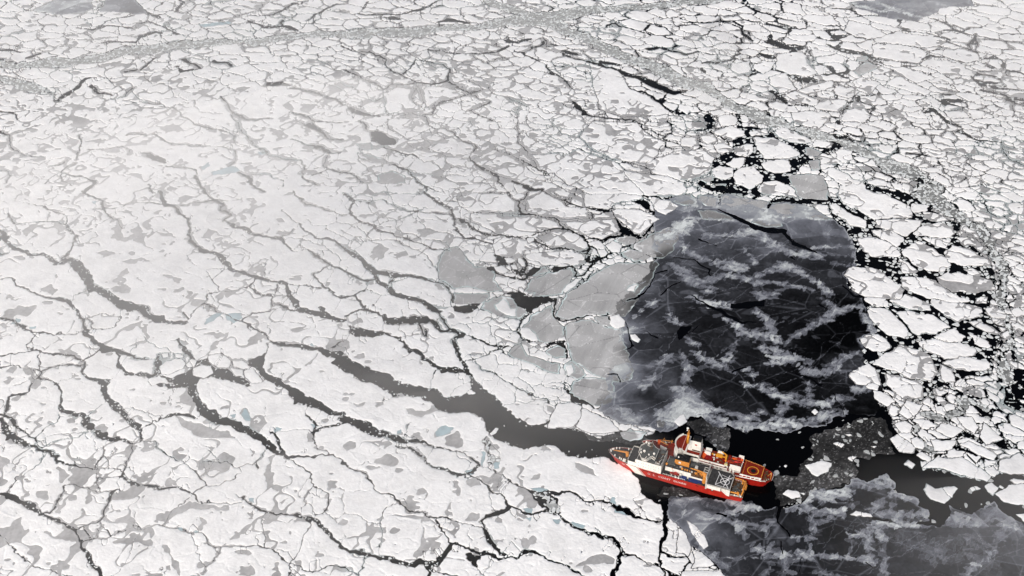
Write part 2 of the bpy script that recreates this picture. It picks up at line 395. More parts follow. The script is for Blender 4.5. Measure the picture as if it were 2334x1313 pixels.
# light grey young ice plates:  polygon ; tone at start > tone at end (along x)
PLATES = {
'E': ["1480,780 1520,700 1640,620 1780,520 1900,480 2060,490 2150,480 2170,510 2130,540 2110,590 2080,640 1990,770 1950,830 1930,860 1800,840 1700,850 1560,880 1480,860 1455,840",
      "1990,350 2090,290 2210,240 2330,230 2250,400 2200,460 2120,460 2050,420 1980,390",
      "1520,910 1640,870 1720,880 1800,920 1920,930 1920,1010 1960,1150 1990,1230 1950,1300 1880,1300 1720,1260 1620,1200 1570,1160 1545,1080 1520,990",
      "1230,930 1290,840 1430,775 1460,870 1520,930 1510,990 1410,1035 1350,1020 1240,1000 1220,960",
      "1230,680 1290,600 1400,550 1560,525 1580,580 1540,640 1500,700 1320,725 1260,700",
      "1240,560 1300,520 1380,510 1420,545 1330,575 1270,580",
      "1900,420 1960,395 2040,410 2110,455 2060,480 1980,480 1920,455",
      "765,690 850,690 1000,690 1010,720 950,770 830,770 765,760",
      "690,400 780,370 850,440 900,510 1050,520 1040,610 1110,675 1000,685 850,650 760,660 660,600 640,500",
      "925,810 960,760 1080,710 1160,720 1200,780 1270,830 1200,870 1100,860 1000,830",
      "1705,855 1820,845 1920,870 1940,920 1850,940 1760,900",
      "1370,1090 1480,1050 1530,1080 1530,1130 1430,1130",
      "1850,340 1900,300 1990,300 1990,350 1940,370",
      "1130,1100 1160,1060 1220,1020 1250,1080 1270,1110 1380,1140 1480,1170 1480,1240 1400,1240 1300,1180 1170,1140",
      "1500,1180 1560,1150 1640,1210 1660,1250 1600,1290 1510,1250",
      "1570,1290 1680,1260 1850,1280 1850,1400 1830,1450 1740,1470 1560,1440 1540,1370"],
'C': ["1160,480 1270,420 1350,460 1200,520", "1200,390 1270,380 1270,415 1190,420",
      "830,1000 900,1010 950,1040 920,1070 840,1060", "855,1090 940,1090 945,1150 880,1165",
      "720,1190 850,1180 960,1190 1000,1313 990,1360 800,1350 740,1250",
      "100,1220 200,1190 220,1230 150,1250", "210,1250 310,1250 300,1290 230,1280"],
'B': ["80,980 190,970 200,1020 150,1030", "100,1040 200,1060 300,1090 310,1115 200,1110 120,1070",
      "240,1190 340,1160 430,1190 440,1240 380,1250 240,1240"],
'F': ["-30,30 70,20 90,60 110,100 -10,100 -60,70", "100,30 170,30 240,35 250,110 160,105 95,60",
      "270,20 440,40 600,75 570,150 440,150 265,110", "620,90 720,80 830,110 900,130 1040,190 1000,205 820,175 700,185 560,170",
      "100,130 230,130 340,180 360,205 140,195", "450,205 560,190 680,210 690,245 560,240"],
'H': ["1880,340 1960,310 2080,340 2050,380 1960,400 1900,380", "2130,260 2170,240 2200,270 2180,300 2140,300"],
}
# white floes drawn one by one where they lie loose in water or new ice
FLOES = {
'I': ["1640,720 1660,680 1720,720 1860,710 1885,725 1860,790 1800,830 1700,790",
      "1630,585 1740,500 1900,510 2040,580 2120,650 2080,665 1960,630 1850,600 1750,575",
      "1420,380 1470,345 1600,440 1590,480 1480,470", "1510,555 1540,520 1590,550 1570,585",
      "1690,380 1760,390 1870,390 1840,450 1720,460", "2150,600 2170,540 2300,480 2345,520 2345,620 2240,625",
      "1720,320 1760,270 1830,280 1910,320 1830,370", "2050,270 2190,390 2060,420 2020,370",
      "2280,900 2345,890 2345,970", "2140,760 2220,700 2345,690 2345,835 2200,820",
      "850,560 960,530 1015,540 1000,600 930,635 890,610", "1030,410 1060,400 1110,420 1080,440",
      "1110,355 1140,342 1165,355 1140,366", "1290,435 1335,432 1320,447", "1130,520 1160,500 1195,512 1170,542",
      "695,560 710,552 720,565 708,576", "685,755 720,725 790,735 800,770 750,785", "790,745 840,745 820,760",
      "875,200 900,180 930,205 900,222", "1150,895 1190,872 1230,880 1290,890 1305,908 1200,908",
      "-20,990 10,1000 65,1110 40,1190 10,1160 -30,1150", "60,1130 130,1150 215,1230 170,1260 60,1270 90,1200",
      "0,1290 120,1290 250,1275 310,1330 0,1340", "40,935 90,960 160,1045 180,1110 150,1130 110,1080 60,1010",
      "1250,20 1290,-10 1340,10 1330,60 1270,40", "1300,60 1350,60 1450,120 1400,160 1310,110",
      "1470,200 1520,110 1640,150 1600,200 1540,240", "1460,280 1520,250 1570,290 1560,330 1500,340",
      "1560,380 1600,360 1650,400 1640,450 1580,430", "1600,490 1640,470 1700,510 1690,535 1640,520",
      "1870,230 1960,230 2010,300 1990,350 1900,290", "1890,420 1940,400 2060,440 2150,500 2120,530 2000,480",
      "2060,690 2100,670 2160,710 2130,780 2080,740", "1960,720 2010,700 2040,720 1990,750"],
'H': ["1105,295 1112,292 1116,302 1108,306", "1020,355 1060,335 1072,315 1045,312 1010,335",
      "1420,205 1470,140 1560,135 1630,160 1620,230 1570,300 1400,300",
      "1590,300 1640,170 1720,210 1820,260 1885,335 1780,345 1650,335", "2000,290 2080,300 2140,320 2120,332 2040,318",
      "2250,250 2330,210 2345,260 2290,290"],
'E': ["1520,640 1600,600 1640,600 1560,660 1520,690 1500,670", "1825,850 1880,840 1935,880 1930,920 1860,935 1820,900",
      "1220,930 1270,930 1340,1010 1300,1015 1220,990", "1100,455 1150,450 1180,470 1150,490 1110,485",
      "1190,455 1220,450 1250,500 1230,510 1195,480", "1140,505 1180,495 1210,530 1160,530",
      "1020,520 1080,510 1140,540 1100,555 1040,545", "1255,320 1300,318 1310,335 1270,348",
      "1020,690 1060,675 1110,685 1100,705 1050,712", "1260,1030 1310,1020 1340,1040 1300,1055",
      "1340,1040 1390,1030 1400,1055 1360,1060", "1275,1070 1310,1065 1340,1080 1310,1100 1280,1095",
      "1800,370 1850,340 1910,370 1890,420 1830,420", "1735,400 1790,390 1805,430 1760,450",
      "1400,715 1460,710 1470,725 1420,730", "1040,780 1100,740 1150,800 1190,800 1180,855 1110,840 1050,810",
      "1965,975 2000,970 2035,1010 2010,1035 1975,1010", "1310,690 1290,720 1255,705",
      "1520,1200 1560,1180 1570,1240 1530,1260", "1940,680 1960,650 2010,640 1990,690"],
'D': ["1310,1210 1380,1180 1440,1190 1445,1240 1390,1280 1310,1250", "1075,1190 1130,1150 1230,1140 1265,1170 1250,1200 1140,1245 1085,1240",
      "1420,1120 1500,1110 1570,1150 1560,1200 1480,1200 1430,1160", "1580,1150 1650,1150 1710,1200 1660,1210 1590,1190",
      "1660,1220 1720,1210 1790,1290 1700,1300 1660,1260", "1090,1110 1140,1105 1150,1125 1100,1135", "1180,1110 1240,1110 1250,1130 1190,1132",
      "1270,1180 1310,1140 1350,1150 1330,1190 1280,1195"],
}
# floe(s) left whole near the bow: water polygons above already carve around them
# grey melt patches and blue melt ponds on floes
GREYS = {
'D': ["660,415 720,400 770,420 720,440", "870,415 900,400 930,430 950,440 900,435", "850,480 890,455 945,465 920,490 860,490",
      "1110,565 1170,570 1240,600 1220,625 1180,600", "1880,190 1920,185 1945,215 1890,215", "1680,340 1720,335 1715,355 1690,355",
      "280,660 340,640 410,670 370,700 330,680 280,665", "365,570 385,560 400,590 370,605", "150,270 200,230 270,205 250,250 180,310",
      "1170,670 1250,650 1240,680 1180,692", "780,660 880,630 905,650 880,700 800,690 770,680", "560,40 570,45"],
'G': ["1200,230 1250,250 1340,270 1440,300 1540,330 1600,380 1500,370 1420,370 1300,350 1240,290",
      "1640,200 1680,170 1720,240 1660,240", "1120,1100 1150,1110 1180,1200 1230,1240 1230,1300 1190,1270 1140,1160",
      "1370,920 1410,960 1370,1000 1360,990", "250,740 300,720 350,730 330,790 260,780", "400,570 450,590 480,640 430,700 400,650",
      "1520,1110 1600,1030 1700,970 1690,1010 1580,1070", "1190,470 1240,430 1220,480 1290,490 1240,540 1190,510",
      "1060,910 1200,860 1290,810 1550,850 1500,870 1300,860 1130,940 1060,945", "1690,890 1720,890 1710,920",
      "2090,340 2130,330 2140,400 2100,400", "1130,1240 1160,1240 1160,1270 1130,1270", "1800,600 1840,700 1870,660 1840,560 1880,480 1830,500 1850,540",
      "1180,660 1210,655 1205,700 1170,700"],
'H': ["710,370 790,330 830,380 820,440 780,445 710,430", "465,355 510,340 550,370 540,390 490,390", "630,360 650,300 700,285 755,310 740,340 660,355",
      "220,545 270,510 340,500 400,550 390,570 280,550", "10,440 60,400 95,405 80,440 30,470", "350,595 380,580 415,590 390,605",
      "1200,1060 1240,1080 1300,1060 1320,1080 1250,1140 1220,1130", "1600,1230 1700,1170 1790,1160 1850,1200 1840,1230 1780,1220 1700,1230",
      "1580,540 1620,545 1700,590 1740,640 1690,620 1600,580", "1880,150 1200,100", "1380,155 1440,170 1430,210 1390,190",
      "880,890 940,880 940,940 860,940", "850,650 920,640 940,700 870,720 845,690", "1030,1055 1110,1060 1100,1090 1050,1090",
      "50,60 90,70 70,90 40,80", "50,130 100,150 150,130 140,160 90,170", "170,400 300,400 330,420 300,450 290,430",
      "880,785 895,790 890,805", "440,170 560,200 610,150 700,190 620,200 540,230 470,220"],
'E': ["1010,150 1080,150 1150,125 1190,150 1160,190 1100,190 1050,170", "1310,300 1400,270 1450,310 1380,350 1330,340",
      "1250,370 1330,390 1370,370 1240,400", "350,430 430,410 440,430 370,450", "1270,150 1280,155"],
}
PONDS = {
'A': ["1370,1140 1420,1100 1430,1130 1390,1160", "1430,1180 1500,1160 1590,1130 1640,1170 1560,1185 1450,1195", "1340,170 1550,145 1690,200 1580,160 1400,185", "1750,1030 1800,1030 1810,1050 1760,1045"],
'D': ["1380,900 1420,860 1480,830 1530,815 1500,850 1440,880 1390,910", "1540,840 1640,830 1660,860 1600,900 1550,880", "110,870 150,870 130,895 80,910", "200,925 255,920 240,945 200,940", "2100,1050 2120,1025 2140,1055", "600,75 650,75 640,90"],
'G': ["1640,220 1670,175 1710,220 1700,250 1660,255", "1560,210 1610,210 1600,240", "1860,300 1920,295 1890,325 1860,330", "1200,1000 1230,990 1245,1010 1215,1015", "1310,1010 1340,1000 1350,1025 1325,1035", "2100,280 2150,290 2130,305", "1700,770 1740,770 1735,800 1705,790"],
'H': ["635,330 660,295 700,285 755,305 740,335 680,355 640,360", "720,90 800,90 810,105 750,108", "370,325 400,315 405,335 375,340", "940,460 960,470 955,590 935,560", "1020,510 1050,530 1055,590 1025,595", "1280,710 1330,705 1390,720 1390,740 1320,745", "1840,780 1870,790 1860,830 1825,810", "1860,830 1950,870 1970,900 1860,870", "1220,840 1290,850 1310,890 1250,880", "1250,910 1290,900 1290,940", "1560,940 1640,960 1630,990 1560,970", "840,600 880,590 890,620 850,640", "1440,920 1500,930 1490,960 1460,960"],
}
BRASH = {  # lanes of crushed ice: x,y,w
'A': ["-60,560,70 0,530,60 200,600,60 350,640,50 400,680,30", "-60,420,60 100,450,70 300,430,80 600,410,70 850,350,80 1000,340,70 1250,310,80 1500,290,70 1750,285,50 2000,240,60 2328,230,70"],
'B': ["0,240,70 250,220,90 500,220,80 700,190,50 900,190,50 1150,150,90 1400,120,110 1700,70,60 2000,50,50 2328,20,50 2700,-20,50",
      "950,-30,20 1000,20,30 1200,80,60 1350,120,80", "1400,160,80 1600,230,60 1800,320,60 1950,400,80 2150,470,80 2328,560,90"],
'C': ["0,560,60 150,590,80 300,690,80 450,770,80 600,830,80 800,870,80 950,930,100 1080,960,60 1250,1040,80 1400,1110,120 1600,1200,140 1750,1290,150"],
'F': ["1640,0,150 1850,150,150 2000,250,150 2080,350,140 2150,480,130 2180,600,130 2150,700,120 2180,800,100 2200,900,120 2250,1000,120 2200,1100,120 2200,1250,120 2250,1400,120"],
'H': ["975,500,60 1000,530,90 980,590,80", "1320,740,40 1400,800,80 1440,860,60", "985,400,20 980,460,40"],
'I': ["1600,300,60 1660,440,60 1560,470,40", "1680,200,60 1800,250,40 2000,100,50", "1950,120,40 2060,180,50 2170,250,50"],
}
# bands and crusts of thicker, lighter rafted ice in the dark new ice:  x,y,w,tone
BANDS = {
'F': ["180,300,40,130 300,300,30,120 430,280,50,150 520,270,60,150", "520,280,60,150 620,370,60,110 750,420,50,130 830,430,60,160 940,440,50,110",
      "860,390,14,150 1000,380,22,120 1160,370,18,130", "420,380,22,110 500,490,26,130", "700,500,60,120 830,560,40,140 930,630,30,160 1000,700,60,120",
      "200,600,40,120 330,570,40,140 450,600,30,120 600,540,30,120 720,520,60,140", "500,620,40,130 640,620,20,130 780,650,30,120 900,670,14,150",
      "-60,500,50,120 0,550,80,110 100,620,80,110 180,680,60,140", "80,720,30,160 200,770,50,190 340,780,50,110", "500,800,30,130 560,860,70,140 600,920,60,110 650,980,40,120",
      "260,850,30,150 380,910,30,170 400,960,60,120", "380,960,50,140 500,970,50,130 620,1000,70,150 700,1040,30,120",
      "700,1030,20,120 800,970,26,120 920,900,34,110 1010,850,60,140 1100,800,40,120 1220,770,14,170", "370,1000,26,110 320,1130,30,120",
      "550,1060,60,130 640,1120,90,150 600,1180,40,150", "640,1080,40,130 760,1130,60,110 870,1160,40,100", "690,1150,60,150 780,1160,50,180",
      "830,1220,60,130 940,1240,60,110 1050,1190,70,130 1100,1220,40,150", "950,730,50,100 1040,800,90,120", "1030,1170,30,110 1120,1120,26,110 1200,1090,10,130",
      "100,1100,30,150 190,1160,50,130 330,1220,40,120", "290,1150,40,150 350,1140,40,110", "-10,1100,40,110 40,1200,60,120 30,1280,60,130", "440,1210,40,160 500,1270,30,170",
      "40,1000,40,130 110,1050,30,150", "500,680,50,130 560,720,60,130 640,690,50,110", "0,340,30,110 20,400,40,140 100,440,30,150", "150,460,50,110 250,490,60,120 400,520,70,150",
      "1130,250,14,170 1170,400,14,150 1180,510,14,180", "960,430,14,90 1160,440,14,110", "980,480,12,110 1150,510,12,120", "1220,800,50,150 1270,900,70,160 1310,970,40,160",
      "-100,820,30,150 -60,880,60,130 0,900,30,110", "-330,860,20,170 -200,760,30,150 -140,740,20,150", "-160,1180,60,120 -60,1120,50,110", "-260,1330,50,120 -180,1250,40,120",
      "-450,1480,50,140 -300,1560,60,130", "-170,1480,60,140 -100,1560,110,170 30,1440,120,160 120,1480,130,170 60,1560,80,180",
      "200,1540,60,150 300,1570,50,120 400,1600,60,150 500,1580,60,150 650,1600,90,170 750,1580,70,160 850,1570,50,120 960,1530,50,130 1100,1500,50,100",
      "120,1460,60,150 260,1500,40,120 380,1520,30,110 430,1560,40,130", "440,1560,20,150 560,1490,30,130", "440,1600,60,130 520,1620,40,130", "640,1560,40,120 700,1450,60,120",
      "770,1430,40,120 870,1430,60,110 950,1440,30,180 960,1460,50,150 1050,1400,40,110 1150,1400,30,120", "560,1320,50,120 640,1390,70,150 700,1420,90,140 780,1370,40,120",
      "860,1290,30,120 870,1400,30,110", "1050,1380,20,120 1130,1530,16,120", "1200,1350,90,150 1270,1340,60,160", "420,1310,30,180 530,1330,40,120",
      "100,1380,60,120 -40,1340,50,130", "600,1050,20,120 900,1200,14,100", "-180,320,40,190 -100,300,50,180 -10,230,70,190 60,190,70,190 0,300,40,140",
      "90,40,14,200 95,100,14,190 10,110,16,190", "260,20,10,200 240,110,12,200", "600,80,30,190 570,150,30,190", "790,80,16,200 900,100,20,200 840,130,14,190 860,180,14,180 1000,200,14,190 1040,190,14,200",
      "450,200,14,180 540,190,14,190 600,170,14,190 700,180,12,190", "120,190,12,180 350,200,12,190", "130,1200,10,90 400,1000,8,80 700,880,6,80", "600,860,8,70 900,880,6,80", "800,960,8,60 1150,1060,6,80", "440,1000,10,100 560,1060,8,110"],
'I': ["330,800,60,140 420,850,90,160 500,850,60,160 560,850,20,190", "690,850,30,150 780,860,70,130 900,850,60,120", "820,810,40,190 880,760,80,170 1000,770,110,150 1100,790,40,130",
      "1070,750,50,190 1150,735,50,170", "1160,680,50,120 1300,690,90,130 1400,640,110,140 1420,700,50,150", "1400,745,30,170 1500,765,60,150 1600,790,50,160",
      "870,890,30,110 1000,880,50,130 1100,865,30,200", "1310,890,30,110 1450,905,50,120 1560,900,50,110 1700,890,60,130", "1300,950,20,180 1450,950,60,150 1600,965,30,160",
      "1370,760,30,110 1340,830,60,120 1290,870,40,110", "1425,760,16,110 1425,890,16,120", "1100,900,12,130 1130,1040,10,170", "900,960,20,120 870,1130,14,120", "740,1045,8,140 890,1055,16,120 920,950,30,120 1040,905,16,110",
      "1340,960,60,160 1360,1050,50,120 1380,1200,40,110 1370,1340,40,110", "1280,1040,20,110 1270,1120,40,120 1290,1220,50,130", "1160,1060,14,100 1150,1150,10,110", "1140,1040,20,160 1200,1040,50,130 1320,980,30,140",
      "520,1130,40,120 600,1150,60,130 700,1160,50,140 900,1170,40,130 1100,1185,26,150 1300,1210,50,140", "240,1190,10,130 500,1190,14,120 900,1200,14,110", "420,960,40,110 560,990,50,110 620,940,30,90",
      "300,940,40,130 380,980,60,130 440,1050,30,130", "1820,940,110,120 1900,920,110,130 2000,960,110,130", "2050,940,90,100 2150,880,90,100 2200,950,110,120 2280,1000,60,110",
      "2190,1010,60,100 2120,1130,20,130 2080,1210,26,120 1990,1240,30,120 1930,1320,70,110", "1900,1150,40,110 2020,1200,60,90", "560,1000,30,90 600,1100,30,100 580,1313,40,100", "680,1180,60,120 720,1280,40,110 680,1320,50,110",
      "1150,780,26,120 1160,840,26,120", "0,880,50,120 120,900,50,130 270,920,40,150", "290,890,30,130 370,890,20,140", "1640,900,60,130 1700,900,40,120", "-60,810,50,120 40,800,50,120 130,790,30,110",
      "120,800,16,80 260,860,20,60 330,880,16,90", "860,900,60,110 900,950,40,110", "900,1290,30,110 1100,1320,20,100", "100,1100,40,110 200,1180,60,100 300,1250,40,110", "480,1100,30,130 540,1150,60,110", "1640,980,14,100 1760,970,20,90",
      "1450,1000,200,52 1700,1150,260,56 2000,1100,200,60 2100,1300,200,55", "1930,1010,20,80 1950,1060,14,80"],
'C': ["1150,20,20,180 1200,40,60,170 1260,50,30,190 1350,80,10,190 1450,60,30,170 1550,100,20,190 1650,120,12,170", "1300,10,14,170 1420,50,14,180"],
'A': ["440,-20,6,190 430,30,6,190 500,60,6,190", "500,30,6,180 600,50,6,190"],
}
# base grey (as seen) of the new ice at a few survey points: x, y, tone   (photo chart, unscaled)
TONES = [(1290,690,165),(1330,660,170),(1400,640,160),(1440,640,140),(1470,640,95),(1490,620,70),(1520,610,60),(1520,540,125),(1460,570,165),
 (1560,590,70),(1600,560,80),(1640,520,110),(1600,495,125),(1660,460,160),(1740,465,150),(1820,480,150),(1860,480,140),(1850,520,105),(1900,540,95),(1930,510,70),
 (1700,540,110),(1760,560,80),(1800,600,62),(1880,620,50),(1700,580,62),(1620,620,45),(1550,660,52),(1480,700,58),(1600,700,40),(1760,640,42),(1780,720,30),
 (1850,700,32),(1640,760,35),(1740,800,28),(1900,780,12),(1920,720,10),(1850,830,18),(1600,850,34),(1700,870,28),(1520,800,55),(1560,740,45),(1480,780,70),
 (1340,780,165),(1400,760,160),(1400,840,150),(1330,740,168),(1420,700,110),(1350,890,150),(1440,880,110),(1480,900,45),(1500,880,60),(1560,920,120),(1440,930,90),(1400,940,110),
 (1640,930,32),(1700,940,36),(1800,920,25),(1850,900,22),(1950,900,25),(1980,930,20),(1600,960,120),(1960,840,60),
 (1620,1150,60),(1560,1160,90),(1600,1200,110),(1650,1260,80),(1700,1180,50),(1760,1190,42),(1800,1220,48),(1850,1180,42),(1900,1190,40),(1950,1180,40),(1990,1210,45),(2060,1230,55),
 (2150,1240,52),(2250,1260,62),(2334,1280,75),(2300,1200,75),(2050,1150,45),(1900,1140,50),(1850,1270,50),(1950,1290,45),(2100,1300,55),(1700,1300,60),(1620,1300,70),(1980,1120,50),(2560,1300,80),
 (120,20,165),(180,10,160),(240,10,150),(300,20,120),(1950,10,150),(2100,20,120),(2150,5,130),(2080,35,100)]
# typical floe width (chart px), crack half width factor, grey-vein amount on a coarse chart grid
GX = [0, 333, 667, 1000, 1333, 1667, 2000, 2334]
GY = [0, 120, 250, 400, 550, 750, 950, 1313]
FSIZE = [[75,75,75,75,65,60,90,120],
         [85,85,85,85,80,60,100,95],
         [95,105,100,95,80,64,72,74],
         [110,110,105,95,85,68,84,66],
         [130,130,110,90,70,70,115,50],
         [130,130,120,100,70,70,118,52],
         [130,120,120,110,90,70,84,52],
         [130,130,120,120,100,80,64,64]]
CRACK = [[.35,.35,.35,.4,.5,.8,.6,.5],
         [.2,.2,.25,.3,.35,.9,.7,.45],
         [0,0,0,.1,.15,.9,.7,.3],
         [0,0,0,.1,.2,1.1,1.0,.2],
         [0,0,0,.1,.6,1,1.3,.4],
         [0,0,0,0,.25,.6,1.2,1.0],
         [0,0,0,0,0,0,1.3,1.3],
         [0,0,0,0,0,0,1,1]]
GREYN = [[.62,.62,.62,.62,.55,.45,.38,.38],
         [.70,.70,.72,.72,.64,.45,.38,.48],
         [.80,.78,.80,.92,.92,.6,.48,.66],
         [.74,.74,.76,.88,.95,.55,.58,.80],
         [.64,.62,.62,.62,.78,.6,.66,.75],
         [.60,.58,.56,.52,.5,.4,.68,.68],
         [.62,.60,.52,.45,.28,.4,.64,.6],
         [.62,.72,.66,.52,.42,.3,.45,.45]]
CRACKN = {  # black cracks across the new ice and between its plates
'F': ["-380,740,10 -330,730,10 -250,700,14 -180,560,6 -100,540,8", "-140,710,8 -60,640,8 0,610,6",
 "60,700,8 190,790,12 260,810,20 320,850,26 400,895,14 500,885,6", "-60,455,10 0,460,8 80,465,8 130,500,12 190,530,16 200,580,10",
 "110,320,15 160,345,8 230,370,6", "240,120,8 360,180,25 470,230,36 560,258,46 680,268,34 690,290,20 760,350,25 850,390,20 920,415,8",
 "590,110,20 610,80,26", "250,40,8 265,35,6 255,90,6", "780,1240,12 860,1270,12 950,1313,15", "350,1240,12 430,1195,10", "1300,890,8 1320,940,8",
 "740,440,14 760,460,12", "940,770,14 1000,800,8", "1100,640,10 1170,700,14 1240,720,10", "30,980,6 140,900,4",
 "-500,1240,10 -430,1250,8 -420,1300,6", "-370,880,6 -340,1050,12 -390,1080,6", "-150,1000,12 -240,960,6", "-490,870,14 -500,820,6", "640,1040,8 760,1080,5"],
'I': ["670,830,30 650,900,24 660,950,12 730,1040,10", "655,1070,15 670,1150,10", "1310,920,22 1400,930,20", "820,1180,8 800,1290,6",
 "230,890,20 290,900,20", "1020,70,8 1100,220,6", "1260,1220,12 1300,1260,8", "120,780,8 300,780,6"],
}
WATERN = {'F': ["330,760 350,768 560,735 562,785 400,805 330,790", "-20,920 62,918 30,990 -20,1015"]}

WATER['F'].append("975,75 1250,-40 1560,20 1640,90 1800,190 1900,330 2040,420 2110,520 2120,700 2060,830 2160,960 2140,1120 2080,1240 1760,1320 1640,1420 1340,1330 1180,1330 1150,1240 1240,1150 1200,1020 1300,960 1240,760 1110,640 1100,540 1160,330 1060,200")
FLOES['F'] = [
 "1070,-30 1200,-30 1380,30 1530,100 1560,150 1555,175 1480,178 1340,188 1310,195 1190,110 1095,85 1060,30", "1000,90 1040,85 1100,120 1190,170 1240,200 1248,250 1150,235 1110,190 1040,140",
 "1330,205 1500,188 1635,195 1600,240 1520,298 1430,272 1320,242", "1292,272 1400,272 1505,305 1492,360 1470,378 1400,330 1300,303", "1562,290 1640,232 1740,217 1830,250 1858,290 1800,320 1700,310 1600,300",
 "1640,322 1750,322 1825,342 1790,388 1720,368", "1200,322 1260,311 1370,332 1460,380 1498,430 1440,444 1290,438 1240,400 1197,350", "1512,420 1600,342 1680,370 1780,440 1838,500 1790,543 1660,528 1570,480",
 "1482,470 1540,490 1610,540 1590,558 1510,558 1484,520", "1792,430 1850,372 1950,400 2085,470 2095,508 1900,508 1830,488", "1872,330 1930,312 2000,330 2028,368 1930,378", "1132,522 1200,517 1330,532 1400,590 1515,670 1480,728 1400,728 1250,708 1172,668 1122,580",
 "1492,592 1600,590 1715,605 1760,645 1945,742 1900,758 1700,728 1560,688 1502,640", "1732,588 1800,562 2000,572 2085,602 2125,668 2000,686 1850,676 1765,636", "1932,540 1990,532 2028,566 1960,566", "1425,742 1520,712 1688,772 1685,806 1560,798 1450,770",
 "1255,718 1390,737 1418,788 1335,788 1262,750", "1262,792 1340,802 1430,822 1480,882 1555,962 1550,985 1520,1008 1430,978 1342,930 1292,870", "1472,822 1560,814 1700,842 1780,902 1818,930 1740,958 1600,976 1542,900",
 "1702,742 1900,765 2035,802 2028,858 1870,896 1795,848 1708,772", "1722,982 1850,942 1918,990 1895,1010 1780,1010", "1222,1012 1340,982 1398,1012 1428,1060 1380,1088 1300,1078 1232,1050", "1312,1142 1430,1092 1490,1045 1600,1085 1685,1132 1736,1230 1700,1288 1560,1266 1400,1206 1312,1170",
 "1602,1014 1700,1004 1900,1032 2008,1080 1995,1108 1800,1146 1650,1088", "1962,982 2060,1012 2108,1050 2090,1068 1990,1040", "1782,1172 1920,1124 2075,1162 2085,1200 1950,1228 1850,1208", "1962,902 2010,888 2100,922 2156,970 2138,978 2040,950", "2062,800 2120,782 2195,830 2188,868 2092,850",
 "2002,722 2078,714 2060,758 1994,758", "1762,1184 1850,1222 1868,1290 1792,1290 1752,1240", "1150,1255 1210,1195 1280,1172 1330,1232 1350,1313 1180,1313", "1382,1242 1500,1264 1640,1304 1640,1400 1500,1400 1400,1320", "1535,112 1580,84 1672,95 1655,130 1592,148", "1652,142 1756,162 1812,203 1740,208 1655,180", "1455,470 1470,455 1480,462 1468,474"]
FLOES['C'] = [
 "200,890 340,860 420,890 430,920 350,950 240,920", "630,890 700,872 850,930 878,968 760,968 650,930", "492,940 620,942 740,990 798,1058 740,1083 560,1073 512,1010", "362,1000 440,982 488,990 478,1030 430,1068 370,1050",
 "212,990 280,972 338,1000 348,1030 250,1043", "302,1110 350,1078 430,1082 428,1110 400,1143 340,1138", "542,1120 600,1088 718,1092 738,1150 736,1168 630,1178 570,1150", "352,1190 400,1152 488,1138 548,1200 538,1240 450,1288 380,1260", "198,1160 250,1132 346,1146 346,1200 290,1222 202,1200",
 "502,1295 560,1242 640,1232 740,1270 798,1313 798,1340 640,1330 540,1313", "952,1155 1020,1142 1100,1180 1228,1240 1258,1290 1200,1313 1100,1270 1000,1200", "1052,1130 1180,1132 1216,1180 1246,1230 1180,1208 1080,1160", "1052,1030 1100,1017 1148,1030 1148,1080 1110,1108 1060,1080",
 "-30,1030 150,1020 208,1080 190,1158 140,1188 60,1218 -20,1222 -200,1180 -250,1100", "112,920 200,912 236,960 170,983 122,960", "-10,940 88,932 106,980 0,1008", "472,902 568,877 578,923 482,928", "242,790 330,782 378,820 356,850 262,858",
 "642,370 820,352 850,400 906,490 860,518 740,508 642,470", "602,522 700,507 740,560 766,608 660,628 600,570", "452,560 550,542 618,600 540,628 482,608", "342,430 458,417 468,490 390,513 332,470", "482,455 560,412 628,422 600,480 550,498",
 "1302,302 1500,308 1636,338 1676,370 1608,428 1420,408 1302,388", "1322,252 1500,222 1740,252 1796,275 1740,318 1600,318 1450,290 1312,280", "1112,210 1142,137 1280,172 1386,235 1300,258 1190,248", "1692,352 1900,332 2006,365 2016,408 1940,423 1800,383",
 "1622,430 1700,397 1900,432 2026,480 1978,513 1760,498", "1112,570 1230,522 1336,560 1280,638 1190,608", "892,720 990,672 1116,682 1116,710 1050,758 920,740", "702,640 760,622 936,680 900,718 780,690", "772,620 900,572 1028,547 1026,590 960,610 850,638", "1042,582 1200,602 1196,630 1130,668 1042,640",
 "1382,570 1490,517 1600,582 1694,620 1640,643 1460,590", "1072,800 1110,747 1230,732 1286,790 1250,838 1120,828", "742,770 880,752 996,772 996,830 930,878 760,830", "2170,560 2200,520 2328,530 2340,610 2230,600", "1250,410 1420,450 1560,470 1720,530 1600,560 1400,460"]

